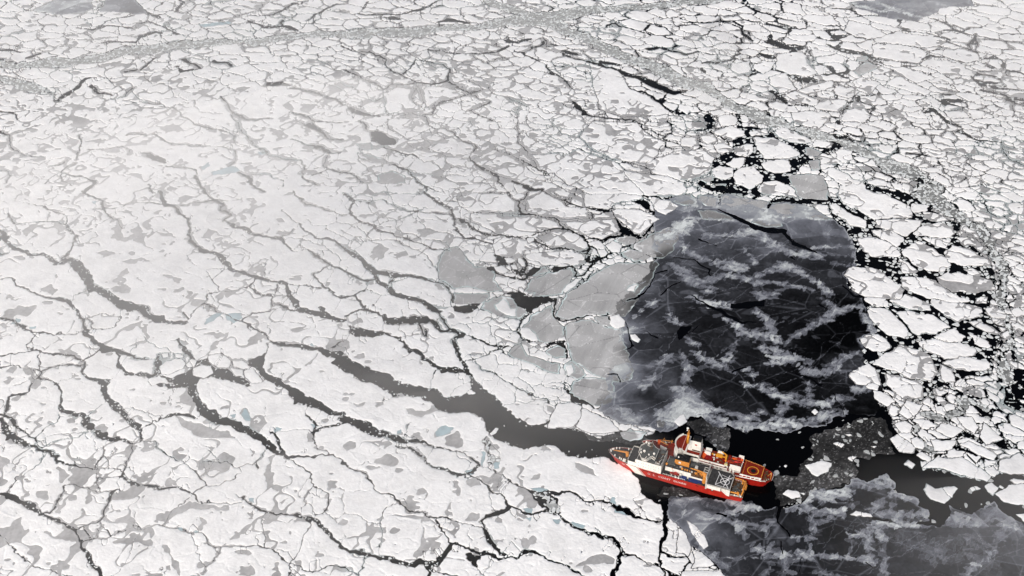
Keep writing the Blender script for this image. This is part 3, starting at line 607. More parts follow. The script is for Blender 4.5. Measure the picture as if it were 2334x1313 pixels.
FLOES_BIG = {'F': FLOES.pop('F'), 'C': FLOES.pop('C'), 'E': [
 "870,150 1000,152 1200,165 1400,190 1480,215 1502,250 1330,262 1288,298 1080,288 960,240 880,200", "1032,330 1090,307 1240,322 1318,350 1328,383 1240,398 1228,440 1050,438 1022,380",
 "1312,312 1440,264 1560,282 1648,312 1688,380 1640,408 1530,388 1420,368", "1242,430 1300,407 1560,407 1656,430 1638,498 1480,518 1330,503 1262,488", "1545,262 1485,202 1640,202 1848,172 1896,270 1780,328 1672,298",
 "1822,132 1880,122 2028,122 2156,190 2050,276 1980,286 1914,220", "1246,60 1370,4 1530,97 1676,122 1676,180 1500,188 1254,140", "1644,0 2046,0 2056,48 1880,78 1800,122 1664,98", "782,30 900,4 1136,22 1206,82 1196,143 1010,148 850,138 784,90",
 "2092,32 2240,62 2286,110 2200,168 2122,120", "330,620 460,585 580,600 690,640 750,700 745,790 640,790 540,740 420,710 340,670", "150,330 330,330 560,420 660,560 740,640 600,590 450,560 240,540 170,470 80,400"],
 'B': ["1380,1120 1600,1020 1880,1110 2000,1240 2100,1330 1700,1330 1500,1230", "1250,1040 1500,1040 1480,1160 1400,1185 1330,1130", "880,1090 1030,1010 1210,1100 1300,1180 1440,1200 1300,1270 1170,1230 1050,1190",
 "1680,430 1880,480 1960,600 2160,700 2250,780 1900,790 1750,740 1700,560", "570,1000 760,920 900,1000 860,1080 700,1060", "300,810 540,790 600,870 440,950 330,880", "520,580 720,590 840,640 690,680 570,730", "280,640 380,590 500,600 470,680 560,750 300,770",
 "1850,1140 2200,1200 2330,1240 2330,1330 2060,1330 1940,1230", "1720,820 2000,830 2060,900 2200,970 2100,1100 1880,1100 1700,1020 1610,930"]}

WATER['C'] = ["340,900 430,860 560,870 640,930 860,990 860,1110 740,1200 780,1260 640,1290 500,1330 380,1290 180,1250 180,1150 220,1060 350,1040"]
# ---------------------------------------------------------------- chart <-> sea surface
def g_of(px, py):
    """chart point -> metres on the sea surface"""
    ct, st = math.cos(TILT), math.sin(TILT)
    xr = (np.asarray(px, dtype=np.float64) - PW / 2) / FOC
    yr = (PH / 2 - np.asarray(py, dtype=np.float64)) / FOC
    t = HCAM / (st - yr * ct)
    return t * xr, t * (ct + yr * st)

def mpp(px, py):
    """metres per chart unit, sideways"""
    ct, st = math.cos(TILT), math.sin(TILT)
    yr = (PH / 2 - np.asarray(py, dtype=np.float64)) / FOC
    return HCAM / (st - yr * ct) / FOC

def chart(tile, x, y):
    ox, oy = TILE[tile]
    return ox + x / 2.985, oy + y / 2.985

def parse_lines(block, tile, n):
    """n numbers per point; trailing numbers may be left out (the last given is kept)"""
    out = []
    for ln in (block.strip().split("\n") if isinstance(block, str) else block):
        pts, last = [], [8.0] * n
        for tok in ln.split():
            v = [float(t) for t in tok.split(",")]
            ex = v[2:]
            for i, e in enumerate(ex): last[i] = e
            px, py = chart(tile, v[0], v[1])
            pts.append([px, py] + list(last[:n]))
        out.append(np.array(pts))
    return out

# ---------------------------------------------------------------- survey grid
STEP = GRID_STEP
gxp = np.arange(-230, PW + 230, STEP); gyp = np.arange(-110, PH + 140, STEP)
NW, NH = len(gxp), len(gyp)
PX, PY = np.meshgrid(gxp, gyp)
X, Y = g_of(PX, PY)
X = X.astype(np.float32); Y = Y.astype(np.float32)
MP = mpp(PX, PY).astype(np.float32)           # metres per chart unit

def _hash(ix, iy, seed):
    h = (ix.astype(np.int64) * 374761393 + iy.astype(np.int64) * 668265263 + seed * 2147483647) & 0xffffffff
    h = ((h ^ (h >> 13)) * 1274126177) & 0xffffffff
    return ((h ^ (h >> 16)) & 0xffff).astype(np.float32) / 65535.0

def noise(x, y, scale, seed):
    """smooth value noise, -1..1"""
    u = x / scale; v = y / scale
    iu = np.floor(u); iv = np.floor(v)
    fu = (u - iu).astype(np.float32); fv = (v - iv).astype(np.float32)
    fu = fu * fu * fu * (fu * (fu * 6 - 15) + 10); fv = fv * fv * fv * (fv * (fv * 6 - 15) + 10)
    # lattice may be large: look values up in a small table
    x0, y0 = int(iu.min()), int(iv.min())
    W_, H_ = int(iu.max()) - x0 + 2, int(iv.max()) - y0 + 2
    tx, ty = np.meshgrid(np.arange(x0, x0 + W_), np.arange(y0, y0 + H_))
    tab = (_hash(tx, ty, seed) * 2 - 1).astype(np.float32).ravel()
    k = ((iv - y0).astype(np.int32) * W_ + (iu - x0).astype(np.int32))
    a = tab[k]; b = tab[k + 1]; c = tab[k + W_]; d = tab[k + W_ + 1]
    return (a + (b - a) * fu) * (1 - fv) + (c + (d - c) * fu) * fv

def fbm(x, y, scale, seed, octv=3, gain=0.5):
    s, a, r = 0, 1.0, 0
    for o in range(octv):
        s = s + a * noise(x + 17.3 * o, y - 9.1 * o, scale / (2 ** o), seed + o * 7); r += a; a *= gain
    return s / r * 1.4

def table(T):
    T = np.array(T, dtype=np.float32)
    fx = np.interp(gxp, GX, np.arange(len(GX))); fy = np.interp(gyp, GY, np.arange(len(GY)))
    ix = np.clip(fx.astype(int), 0, len(GX) - 2); iy = np.clip(fy.astype(int), 0, len(GY) - 2)
    fx = (fx - ix)[None, :]; fy = (fy - iy)[:, None]
    a = T[iy][:, ix]; b = T[iy][:, ix + 1]; c = T[iy + 1][:, ix]; d = T[iy + 1][:, ix + 1]
    return ((a * (1 - fx) + b * fx) * (1 - fy) + (c * (1 - fx) + d * fx) * fy).astype(np.float32)

def window(x0, x1, y0, y1):
    a = max(0, int((x0 - gxp[0]) / STEP)); b = min(NW, int((x1 - gxp[0]) / STEP) + 2)
    c = max(0, int((y0 - gyp[0]) / STEP)); d = min(NH, int((y1 - gyp[0]) / STEP) + 2)
    return a, b, c, d

# warped ground coordinates: everything drawn by hand gets the ragged edge of broken ice
RX = X * 0.891 - Y * 0.454; RY = X * 0.454 + Y * 0.891      # turned, so that no lattice lines up with anything
w1 = 2.1; w2 = 1.25
WX = X + 2.4 * noise(RX, RY, 31.0, 4) + w1 * noise(RX, RY, 13.0, 1) + w2 * noise(X, Y, 5.0, 2) + 0.75 * noise(RX, RY, 2.2, 3)
WY = Y + 2.8 * noise(RX, RY, 31.0, 14) + w1 * 1.25 * noise(RX, RY, 13.0, 11) + w2 * 1.25 * noise(X, Y, 5.0, 12) + 0.9 * noise(RX, RY, 2.2, 13)
# the same warp, gentler, for fine things
VX = X + 0.5 * (WX - X) + 1.0 * noise(RX, RY, 6.0, 5); VY = Y + 0.5 * (WY - Y) + 1.2 * noise(RX, RY, 6.0, 15)

def seg_paint(F, lines, gx_, gy_, wmul=1.0, minw=0.0, val=None, reach=16.0):
    """F = max(F, half width - distance); lines of [px,py,w,(tone)]"""
    for L in lines:
        mx, my = g_of(L[:, 0], L[:, 1]); mw = mpp(L[:, 0], L[:, 1])
        for i in range(len(L) - 1):
            r = max(L[i, 2], L[i + 1, 2]) / 2.985 + reach / mw[i]
            a, b, c, d = window(min(L[i, 0], L[i + 1, 0]) - r, max(L[i, 0], L[i + 1, 0]) + r,
                                min(L[i, 1], L[i + 1, 1]) - r, max(L[i, 1], L[i + 1, 1]) + r)
            if a >= b or c >= d: continue
            ax, ay, bx, by = mx[i], my[i], mx[i + 1], my[i + 1]
            dx, dy = bx - ax, by - ay; l2 = dx * dx + dy * dy + 1e-6
            sx = gx_[c:d, a:b]; sy = gy_[c:d, a:b]
            t = np.clip(((sx - ax) * dx + (sy - ay) * dy) / l2, 0, 1)
            dist = np.hypot(sx - ax - t * dx, sy - ay - t * dy)
            # widths are chart widths of lines seen aslant: scale by the local slant
            ang = abs(L[i + 1, 0] - L[i, 0]) / (math.hypot(L[i + 1, 0] - L[i, 0], L[i + 1, 1] - L[i, 1]) + 1e-6)
            el = HCAM / math.hypot(HCAM, 0.5 * (ay + by))
            if math.hypot(L[i + 1, 0] - L[i, 0], L[i + 1, 1] - L[i, 1]) * 2.985 < 1.4 * max(L[i, 2], L[i + 1, 2]): ang = 0.0
            k = wmul / 2.985 * (mw[i] + mw[i + 1]) / 2 * (1 + (1 / el - 1) * ang ** 2)
            hw = 0.5 * k * (L[i, 2] + (L[i + 1, 2] - L[i, 2]) * t)
            hw = np.maximum(hw, minw * (mw[i] if True else 1) * (1 + (1 / el - 1) * ang ** 2))
            v = hw - dist
            if val is None:
                np.maximum(F[c:d, a:b], v, out=F[c:d, a:b])
            else:
                tone = L[i, 3] + (L[i + 1, 3] - L[i, 3]) * t
                val(F, (slice(c, d), slice(a, b)), v, hw, tone)

def poly_field(pts, gx_, gy_, pad=14.0, pts_are_chart=True):
    """signed distance (positive inside) in metres, only in a window; returns slices, field"""
    P = np.array(pts); mx, my = g_of(P[:, 0], P[:, 1])
    r = pad / mpp(P[:, 0], P[:, 1]).min()
    a, b, c, d = window(P[:, 0].min() - r, P[:, 0].max() + r, P[:, 1].min() - r, P[:, 1].max() + r)
    if a >= b or c >= d: return None, None
    sx = gx_[c:d, a:b]; sy = gy_[c:d, a:b]
    dist = np.full(sx.shape, 1e9, np.float32); inside = np.zeros(sx.shape, bool)
    n = len(P)
    for i in range(n):
        ax, ay, bx, by = mx[i], my[i], mx[(i + 1) % n], my[(i + 1) % n]
        dx, dy = bx - ax, by - ay; l2 = dx * dx + dy * dy + 1e-6
        t = np.clip(((sx - ax) * dx + (sy - ay) * dy) / l2, 0, 1)
        dist = np.minimum(dist, np.hypot(sx - ax - t * dx, sy - ay - t * dy))
        if ay != by:
            cr = ((ay > sy) != (by > sy)) & (sx < (bx - ax) * (sy - ay) / (by - ay) + ax)
            inside ^= cr
    return (slice(c, d), slice(a, b)), np.where(inside, dist, -dist).astype(np.float32)

def polys(D):
    for tile, L in D.items():
        for s in L:
            yield [chart(tile, *[float(q) for q in tok.split(",")]) for tok in s.split()]

def union_polys(D, gx_, gy_, base=None, pad=14.0):
    F = np.full(X.shape, -60.0, np.float32) if base is None else base
    for P in polys(D):
        sl, f = poly_field(P, gx_, gy_, pad)
        if sl is not None: F[sl] = np.maximum(F[sl], f)
    return F

# ---------------------------------------------------------------- random break-up of the pack (Voronoi)
def scatter(size_tab, ang, stretch, seed, keep=None, x0=-230, x1=PW + 230, y0=-110, y1=PH + 140):
    """dart throwing with local spacing; returns seeds in chart px and their spacing in m"""
    rng = random.Random(seed)
    ca, sa = math.cos(ang), math.sin(ang)
    cell = 6.0; gridd = {}; out = []
    gx0, gy0 = float(gxp[0]), float(gyp[0])
    n_try = 60000; fails = 0
    S = size_tab
    for _ in range(n_try):
        px = rng.uniform(x0, x1); py = rng.uniform(y0, y1)
        i = min(NH - 1, int((py - gy0) / STEP)); j = min(NW - 1, int((px - gx0) / STEP))
        gx, gy = float(X[i, j]), float(Y[i, j])
        sb = float(S[i, j]); s = sb * rng.choice((0.42, 0.6, 0.6, 0.8, 1.0, 1.25, 1.6))
        if keep is not None and not keep[i, j]: continue
        u = gx * ca + gy * sa; v = (-gx * sa + gy * ca) * stretch
        R = s * 0.82; ok = True
        ci, cj = int(u // cell), int(v // cell); k = int(R // cell) + 1
        if k > 18: k = 18
        for a in range(ci - k, ci + k + 1):
            for b in range(cj - k, cj + k + 1):
                for (uu, vv, ss) in gridd.get((a, b), ()):
                    if (uu - u) ** 2 + (vv - v) ** 2 < (0.41 * (s + ss)) ** 2: ok = False; break
                if not ok: break
            if not ok: break
        if ok:
            gridd.setdefault((ci, cj), []).append((u, v, s)); out.append((px, py, u, v, sb))
    return out

def voronoi(seeds, U, V, reach=2.7, EL=None):
    """distance (m, in stretched metric) to the nearest bisector, and owner id"""
    F1 = np.full(X.shape, 1e9, np.float32); F2 = np.full(X.shape, 1e9, np.float32)
    ID = np.full(X.shape, -1, np.int32); ID2 = np.full(X.shape, -1, np.int32)
    for k, (px, py, u, v, s) in enumerate(seeds):
        m = float(mpp(px, py)); r = (s * reach + 15) / m
        el = math.sin(math.atan2(HCAM, float(g_of(px, py)[1])))
        a, b, c, d = window(px - r, px + r, py - r * el * 1.15, py + r * el * 1.35)
        if a >= b or c >= d: continue
        dd = (U[c:d, a:b] - u) ** 2 + (V[c:d, a:b] - v) ** 2
        f1 = F1[c:d, a:b]; f2 = F2[c:d, a:b]; i1 = ID[c:d, a:b]; i2 = ID2[c:d, a:b]
        near = dd < f1
        mid = (~near) & (dd < f2)
        f2[:] = np.where(near, f1, np.where(mid, dd, f2)); i2[:] = np.where(near, i1, np.where(mid, k, i2))
        f1[:] = np.where(near, dd, f1); i1[:] = np.where(near, k, i1)
    SU = np.array([q[2] for q in seeds] + [0.0], np.float32); SV = np.array([q[3] for q in seeds] + [0.0], np.float32)
    sep = np.hypot(SU[ID] - SU[ID2], SV[ID] - SV[ID2]) + 1e-3
    E = np.where((ID < 0) | (ID2 < 0), 30.0, (F2 - F1) / (2 * sep))
    return E.astype(np.float32), ID, ID2
# ---------------------------------------------------------------- compose the ice cover
ANG, STR = math.radians(-24), 1.45
ca_, sa_ = math.cos(ANG), math.sin(ANG)
QX = WX + 4.2 * noise(RX, RY, 24, 21) + 1.6 * noise(RX, RY, 9, 22); QY = WY + 4.6 * noise(RX, RY, 24, 23) + 1.8 * noise(RX, RY, 9, 24)
U = QX * ca_ + QY * sa_; V = (-QX * sa_ + QY * ca_) * STR
el_ = HCAM / np.hypot(HCAM, Y)
sizem = table(FSIZE) * MP * 1.05 * np.exp(0.42 * noise(RX, RY, 110, 25))
seeds = scatter(sizem, ANG, STR, 5)
E, VID, VID2 = voronoi(seeds, U, V)
# crack half width, varying from edge to edge (a hash of the two owners) and along the edge
eh = _hash(np.minimum(VID, VID2), np.maximum(VID, VID2), 77)
junction = noise(X, Y, 22.0, 31) * 0.5 + 0.5
pixm = MP * (1 + (1 / el_ - 1) * 0.6)
ck = table(CRACK)
far = np.clip((PX - 1500) / 300, 0, 1)
hw = ck * pixm * (0.4 + 2.6 * eh ** 3 + 2.6 * np.clip(junction - 0.55, 0, 1) * far) - np.clip(0.3 - ck, 0, 1) * 22
hw = np.where(eh < 0.08, -1, hw)
Wv = hw - E
# open pools where floes have drifted apart (right hand side)
pool = fbm(X, Y, 70, 41, 3) - 0.62
Wv = np.maximum(Wv, np.where(far > 0, np.minimum(pool * 14, 5 - E) * far - (1 - far) * 5, -9))
# hand-drawn leads
WL = np.full(X.shape, -30.0, np.float32)
for t, blk in LEADS.items():
    seg_paint(WL, parse_lines(blk, t, 1), WX, WY, 0.80 if t in 'GHD' else 0.90, 0.5 if t in 'ABDGH' else 0.62)
WP = union_polys(WATER, WX, WY)
Wt = np.maximum(np.maximum(Wv, WL), WP)
# brash lanes
BR = np.full(X.shape, -40.0, np.float32)
for t, L in BRASH.items():
    seg_paint(BR, parse_lines(L, t, 1), WX, WY, 0.74, reach=24)
BR = BR + 5 * noise(X, Y, 30, 51) + 3 * noise(X, Y, 10, 52)
# new ice regions and plates
NI = union_polys(NILAS, WX, WY)
SL = union_polys(SLUSH, WX, WY)
# nilas/slush beat pack; plates beat nilas; single floes beat all
FL = union_polys(FLOES, X + 0.45 * (WX - X), Y + 0.45 * (WY - Y), pad=12)
FLB = union_polys(FLOES_BIG, X + 0.62 * (WX - X) + 1.2 * noise(RX, RY, 7, 26), Y + 0.62 * (WY - Y) + 1.3 * noise(RX, RY, 7, 27), pad=14)
FLB = FLB + np.where(PX > 1560, 0.9, -0.2)
PLs = np.full(X.shape, -60.0, np.float32); PID = np.full(X.shape, -1, np.int32)
PLATE_POLYS = list(polys(PLATES))
for k, P in enumerate(PLATE_POLYS):
    sl, f = poly_field(P, X + 0.5 * (WX - X), Y + 0.5 * (WY - Y), 12)
    f = f - 0.45 * MP[sl] + 0.9 * noise(RX[sl], RY[sl], 5.0, 89) - 0.5
    up = f > PLs[sl]
    PLs[sl] = np.where(up, f, PLs[sl]); PID[sl] = np.where(up, k, PID[sl])
# cracks of the nilas / plates: only hand leads that cross them
pack = np.minimum(-Wt, np.minimum(-NI - 0.5, -SL - 0.3))
pack = np.minimum(pack, -PLs - 1.0 * MP)
pack = np.minimum(pack, -BR)
oldp = pack
pack = np.minimum(pack, -(FLB + 1.2 * MP * np.clip(0.5 + 1.2 * noise(RX, RY, 24, 28), 0.15, 1)))
pack = np.maximum(pack, np.minimum(FLB, -PLs - 1.0 * MP))
pack = np.minimum(pack, -(FL + 1.3 * MP))
pack = np.maximum(pack, FL)
# loose small floes in brash lanes and leads
def chips(size, seed, tabn=None):
    """field of small rounded chips, and random per chip"""
    u = X / size + 0.35 * noise(X, Y, size * 1.3, seed + 5); v = Y / size + 0.35 * noise(X, Y, size * 1.3, seed + 6)
    iu = np.floor(u).astype(np.int32); iv = np.floor(v).astype(np.int32)
    best = np.full(X.shape, 9.0, np.float32); sec = best.copy(); bid = np.zeros(X.shape, np.float32)
    for a in (-1, 0, 1):
        for b in (-1, 0, 1):
            hx = _hash(iu + a, iv + b, seed); hy = _hash(iu + a, iv + b, seed + 1); hr = _hash(iu + a, iv + b, seed + 2)
            d = np.hypot(u - (iu + a + hx), v - (iv + b + hy)).astype(np.float32)
            n = d < best
            sec = np.where(n, best, np.minimum(sec, d)); bid = np.where(n, hr, bid); best = np.where(n, d, best)
    return best, sec, bid

def facets(sx, sy, seed, rot=0.0):
    """straight-edged plates: position of each plate's seed, distance to its edge (m), a random number per plate"""
    c, q = math.cos(rot), math.sin(rot); u = (X * c + Y * q) / sx; v = (-X * q + Y * c) / sy
    iu = np.floor(u).astype(np.int32); iv = np.floor(v).astype(np.int32)
    b1 = np.full(X.shape, 99.0, np.float32); b2 = b1.copy(); su = b1 * 0; sv = b1 * 0; rr = b1 * 0
    for a in (-1, 0, 1):
        for b in (-1, 0, 1):
            hx = _hash(iu + a, iv + b, seed); hy = _hash(iu + a, iv + b, seed + 1); cu = iu + a + hx; cv = iv + b + hy
            d = np.hypot(u - cu, v - cv).astype(np.float32); n = d < b1
            b2 = np.where(n, b1, np.minimum(b2, d)); b1 = np.where(n, d, b1)
            su = np.where(n, cu, su); sv = np.where(n, cv, sv); rr = np.where(n, _hash(iu + a, iv + b, seed + 2), rr)
    su = su * sx; sv = sv * sy
    return su * c - sv * q, su * q + sv * c, (b2 - b1) * 0.5 * min(sx, sy), rr
print("fields", round(time.time() - T0, 1) if 'T0' in globals() else "")
# chips of two sizes; the far lanes get coarser ones because only those can be told apart
c1b, c1s, c1r = chips(5.0, 101)
c2b, c2s, c2r = chips(2.4, 131)
lane = np.clip(BR / 4 + 0.5, 0, 1)
chipA = np.where(c1r < 0.62, (0.5 * (c1s - c1b) - 0.10) * 5.0, -1)
chipB = np.where(c2r < 0.42, (0.5 * (c2s - c2b) - 0.10) * 2.4, -1)
inl = np.minimum(BR, -(NI))
edgew = np.clip(1 - np.abs(BR - 2) / 10, 0, 1)
brashchip = np.minimum(np.maximum(np.where(c1r < 0.12 + 0.6 * edgew, chipA, -1), chipB), np.minimum(BR, -FL))
# brash in the leads of the right hand side and bits along every bank
WW = np.maximum(np.maximum(WL, WP), Wv)
bank = np.clip(1 - WW / 4.0, 0, 1) * (WW > 0)
thick = noise(X, Y, 40, 61)
leadchip = np.minimum(np.where((c2r < 0.25 + 0.35 * thick) & (c2r < bank), chipB - 0.12, -1), WW - 0.3)
rightw = np.clip((PX - 1560 + 0.3 * (PY - 500)) / 250, 0, 1)
leadchip2 = np.minimum(np.where(c1r < 0.10 * rightw + 0.12 * thick * rightw, chipA, -1), WW - 0.5)
slushchip = np.minimum(np.where(c2r < 0.10, chipB - 0.42, -1), SL - 1 + 3 * noise(RX, RY, 18, 29) - 1)
chipsF = np.maximum(np.maximum(brashchip, slushchip), np.minimum(np.maximum(leadchip, leadchip2), np.minimum(-NI, -PLs)))
openw = union_polys({'H': ["1860,380 2120,200 2400,150 2400,960 2230,960 2160,900 1990,720 1900,520"], 'I': ["-20,150 1280,180 1000,290 900,360 880,480 790,600 620,690 640,860 400,860 0,760 -90,500", "1210,500 1420,530 1640,610 1620,760 1440,700 1380,600 1250,660 1200,640"]}, X, Y)
chipsF = np.where((openw > 0) & (SL < 0.5), np.minimum(chipsF, np.where(c1r < 0.05, chipA - .6, -1)), chipsF)
gapz = np.clip((FLB > -9) & (PX > 1500), 0, 1) * (c1r < 0.45)
chipsF = np.maximum(chipsF, np.minimum(np.where(gapz > 0, chipA, -1), np.minimum(Wt - 0.4, -NI)))
chipsF = np.minimum(chipsF, -pack - 0.2)
# keep the ships' berth free of chips
# ---- snow cover on the pack; the rest of it is bare grey ice
gn = table(GREYN)
E2 = np.maximum(E, 0)
veins = 1.2 * pixm * (-0.75 + 1.3 * noise(RX, RY, 9, 71) + 1.7 * noise(RX, RY, 30, 72) + 2.6 * (gn - 0.5)) - E2
ridge = np.abs(noise(RX + 5 * noise(X, Y, 12, 73), RY + 7 * noise(X, Y, 12, 74), 25, 75))
ridge2 = np.abs(noise(RX + 4 * noise(X, Y, 9, 76), RY * 0.9 + 5 * noise(X, Y, 10, 77), 15, 78) - 0.12)
rightz = np.clip((PX - 1650) / 250, 0, 1) * np.clip((PY + 100) / 300, 0.4, 1)
zone = fbm(X, Y, 85, 79, 2)
thickw = 0.092 + 0.085 * noise(RX, RY, 15, 87)
worm = np.minimum((thickw - ridge) * 26, (zone + (gn - 0.72) * 2.0 + 0.15 * rightz) * 9)
worm2 = np.minimum((thickw + 0.03 - ridge2) * 16, (noise(RX, RY, 45, 80) + (gn - 0.74) * 2.0 + 0.25 * rightz) * 9)
blob = (fbm(X, Y * 1.3, 16, 81, 3) - 0.98 + 0.34 * gn) * 12
rim = pixm * (0.6 + 2.6 * np.clip(fbm(X, Y, 28, 83, 2) + gn - 0.55, 0, 1)) * (0.5 + gn) - np.maximum(pack, 0) * 0.85
rim = np.where(pack < 8, rim, -9) - 0.35 * pixm
grey = np.maximum(np.maximum(veins, worm), np.maximum(np.maximum(worm2, blob), rim))
handG = union_polys(GREYS, VX, VY, pad=10)
handP = union_polys(PONDS, VX, VY, pad=10)
cleanf = np.minimum(1.0, 1.0)
grey = np.maximum(grey - 0.15, handG + 1.3 * noise(RX, RY, 5.5, 88)) + 0.55 * noise(RX, RY, 3.0, 86) * np.clip((grey + 2) / 2, 0, 1)
grey = np.maximum(grey, handP)
singles = FL > 0
grey = np.where(singles, np.minimum(grey, 1.2 - 0.35 * 3 - FL * 0.8 + 0.8 * noise(X, Y, 8, 85)), grey)
snow = np.minimum(pack - 0.18, -grey)
CN = np.full(X.shape, -30.0, np.float32)
for t, blk in CRACKN.items():
    seg_paint(CN, parse_lines(blk, t, 1), VX, VY, 0.9, 0.5)
CN = union_polys(WATERN, VX, VY, CN)
plates = np.minimum(np.minimum(PLs, -np.maximum(WL, CN) - 0.1), -FL)
nilas = np.minimum(np.minimum(NI, -CN), 1e9)
slush = np.minimum(SL, -NI + 1.0) + 1.2 * noise(X, Y, 6, 91)
# ---- tones (as seen, 0..255) of the new ice
m = NI > -4
tx, ty = g_of([q[0] for q in TONES], [q[1] for q in TONES])
num = np.zeros(m.sum(), np.float32); den = num + 1e-9
xs, ys = X[m] + 8 * noise(X[m], Y[m], 25, 93), Y[m] + 8 * noise(X[m], Y[m], 25, 94)
for k in range(len(TONES)):
    w = 1.0 / (((xs - tx[k]) ** 2 + (ys - ty[k]) ** 2 + 30.0) ** 2); num += w * TONES[k][2]; den += w
tone = np.full(X.shape, 60.0, np.float32); tone[m] = num / den
def srgb_lin(v):
    v = np.clip(v, 0, 255) / 255.0
    return np.where(v < 0.04045, v / 12.92, ((v + 0.055) / 1.055) ** 2.4)
streak = noise(U, V / 6.0, 5.0, 95) * 0.5 + noise(U, V / 6.0, 1.8, 96) * 0.35
base_tone = tone.copy()
tone = tone * (1 + 0.10 * streak + 0.10 * fbm(RX, RY, 18, 97, 2)) + 5 * noise(X, Y, 2.2, 98)
# hairline refrozen cracks
h1 = np.abs(noise(X + 5 * noise(X, Y, 14, 201), Y + 5 * noise(X, Y, 14, 202), 30, 203))
h2 = np.abs(noise(X + 3 * noise(X, Y, 9, 204), Y, 19, 205))
hair = np.clip(1 - h1 / 0.022, 0, 1) + 0.7 * np.clip(1 - h2 / 0.02, 0, 1)
tone = tone + np.clip(hair, 0, 1) * 22 * (noise(X, Y, 40, 206) > -0.2)
# rafted bands
kb, ks, kr = chips(10.0, 501); k2 = _hash((kr * 65535).astype(np.int32), (kr * 0 + 3).astype(np.int32), 9)
k3 = _hash((kr * 65535).astype(np.int32), (kr * 0 + 5).astype(np.int32), 11)
mb_, ms_, mr_ = chips(4.5, 521); m2_ = _hash((mr_ * 65535).astype(np.int32), (mr_ * 0 + 3).astype(np.int32), 19)
jx = X + 6.5 * (kr - 0.5) + 2.6 * (mr_ - 0.5) + 1.0 * noise(X, Y, 3.4, 212); jy = Y + 6.5 * (k2 - 0.5) + 2.6 * (m2_ - 0.5) + 1.0 * noise(X, Y, 3.4, 214)
tex = 0.62 + 0.30 * fbm(X, Y, 7, 215, 3) + 0.16 * noise(X, Y, 1.6, 216)
def band_val(F, sl, v, hw, tn):
    # v = half width - distance
    a = 1.15 * np.clip(v / 0.8 + 0.4, 0, 1) * np.clip(tex[sl] * (0.45 + 0.8 * k3[sl]) + 0.12 + 0.25 * (mr_[sl] - .5), 0.12, 1.0) * np.clip(0.55 + v / np.maximum(hw, 1) * 0.9, 0.4, 1)
    rimb = np.clip(1 - np.abs(v - 0.4) / 0.9, 0, 1) * 0.5 * (k3[sl] > 0.45)
    t = (8 + tn * 1.12) * (0.92 + 0.6 * rimb)
    F[sl] = np.where(t * a > F[sl] * 0.0 + F[sl] * 0, np.maximum(F[sl], F[sl] + (t - F[sl]) * np.clip(a + rimb * 0.5, 0, 1)), F[sl])
# big plates of slightly different age, with frosted seams
_, _, pe, pr = facets(46, 30, 701, 0.35); _, _, pe2, pr2 = facets(24, 17, 711, -0.3)
tone = tone * (0.80 + 0.38 * pr) * (0.92 + 0.16 * pr2)
tone = tone + np.clip(1 - pe / 0.7, 0, 1) * 42 * (noise(RX, RY, 26, 721) > -0.1) + np.clip(1 - pe2 / 0.5, 0, 1) * 26 * (noise(RX, RY, 18, 722) > 0.25)
# bands of rafted pieces: whole angular pieces are pale or not
for fs in ((9.5, 4.6, 731, 0.35, 0.42), (7.5, 3.4, 741, -0.45, 0.48), (6.0, 2.6, 751, 1.0, 0.50)):
    qx, qy, qe, qr = facets(*fs[:4]); am = fs[4]
    def piece_val(F, sl, v, hw, tn):
        r = qr[sl]; a = (v > -0.1) * (r > 0.42) * am * (0.45 + 0.55 * r) * (0.8 + 0.4 * np.clip(tex[sl], 0, 1))
        t = (12 + tn * 1.15) * (0.72 + 0.55 * ((r * 7.3) % 1.0)); t = t + np.clip(1 - qe[sl] / 0.45, 0, 1) * 40 * (r > 0.5)
        F[sl] = np.where(t > F[sl], F[sl] + (t - F[sl]) * a, F[sl])
    for t, L in BANDS.items():
        seg_paint(tone, parse_lines(L, t, 2), qx.astype(np.float32), qy.astype(np.float32), 0.9, 0.0, val=piece_val, reach=18.0)
def shard_at(cx, cy, ln, wd, ang, tn, al):
    # one rafted sliver: a skewed strip with a bright lip along one side
    cp = PW / 2 + FOC * cx / (cy * math.cos(TILT) + HCAM * math.sin(TILT))
    zc = cy * math.cos(TILT) + HCAM * math.sin(TILT); yp = PH / 2 - FOC * (cy * math.sin(TILT) - HCAM * math.cos(TILT)) / zc
    r = (ln * 0.62 + wd) / (zc / FOC)
    a, b, c, d = window(cp - r, cp + r, yp - r, yp + r)
    if a >= b or c >= d: return
    dx = SXg[c:d, a:b] - cx; dy = SYg[c:d, a:b] - cy; ca, sa = math.cos(ang), math.sin(ang)
    u = dx * ca + dy * sa; v = -dx * sa + dy * ca + 0.25 * u * math.sin(cx * 3.1)
    e = np.minimum(ln / 2 - np.abs(u), wd / 2 - np.abs(v))
    grad = 0.45 + 0.55 * np.clip(v / wd + 0.5, 0, 1)
    lip = np.clip(1 - np.abs(v - wd / 2 + 0.45) / 0.7, 0, 1) * 0.7
    al_ = np.clip(e / 0.5 + 0.3, 0, 1) * np.clip(al * grad * (0.65 + 0.5 * tex[c:d, a:b]) + lip * al, 0, 1)
    T = tone[c:d, a:b]; T += (tn - T) * al_ * (NI[c:d, a:b] > 0)
SXg = X + 0.3 * (VX - X); SYg = Y + 0.3 * (VY - Y)
rs = random.Random(77)
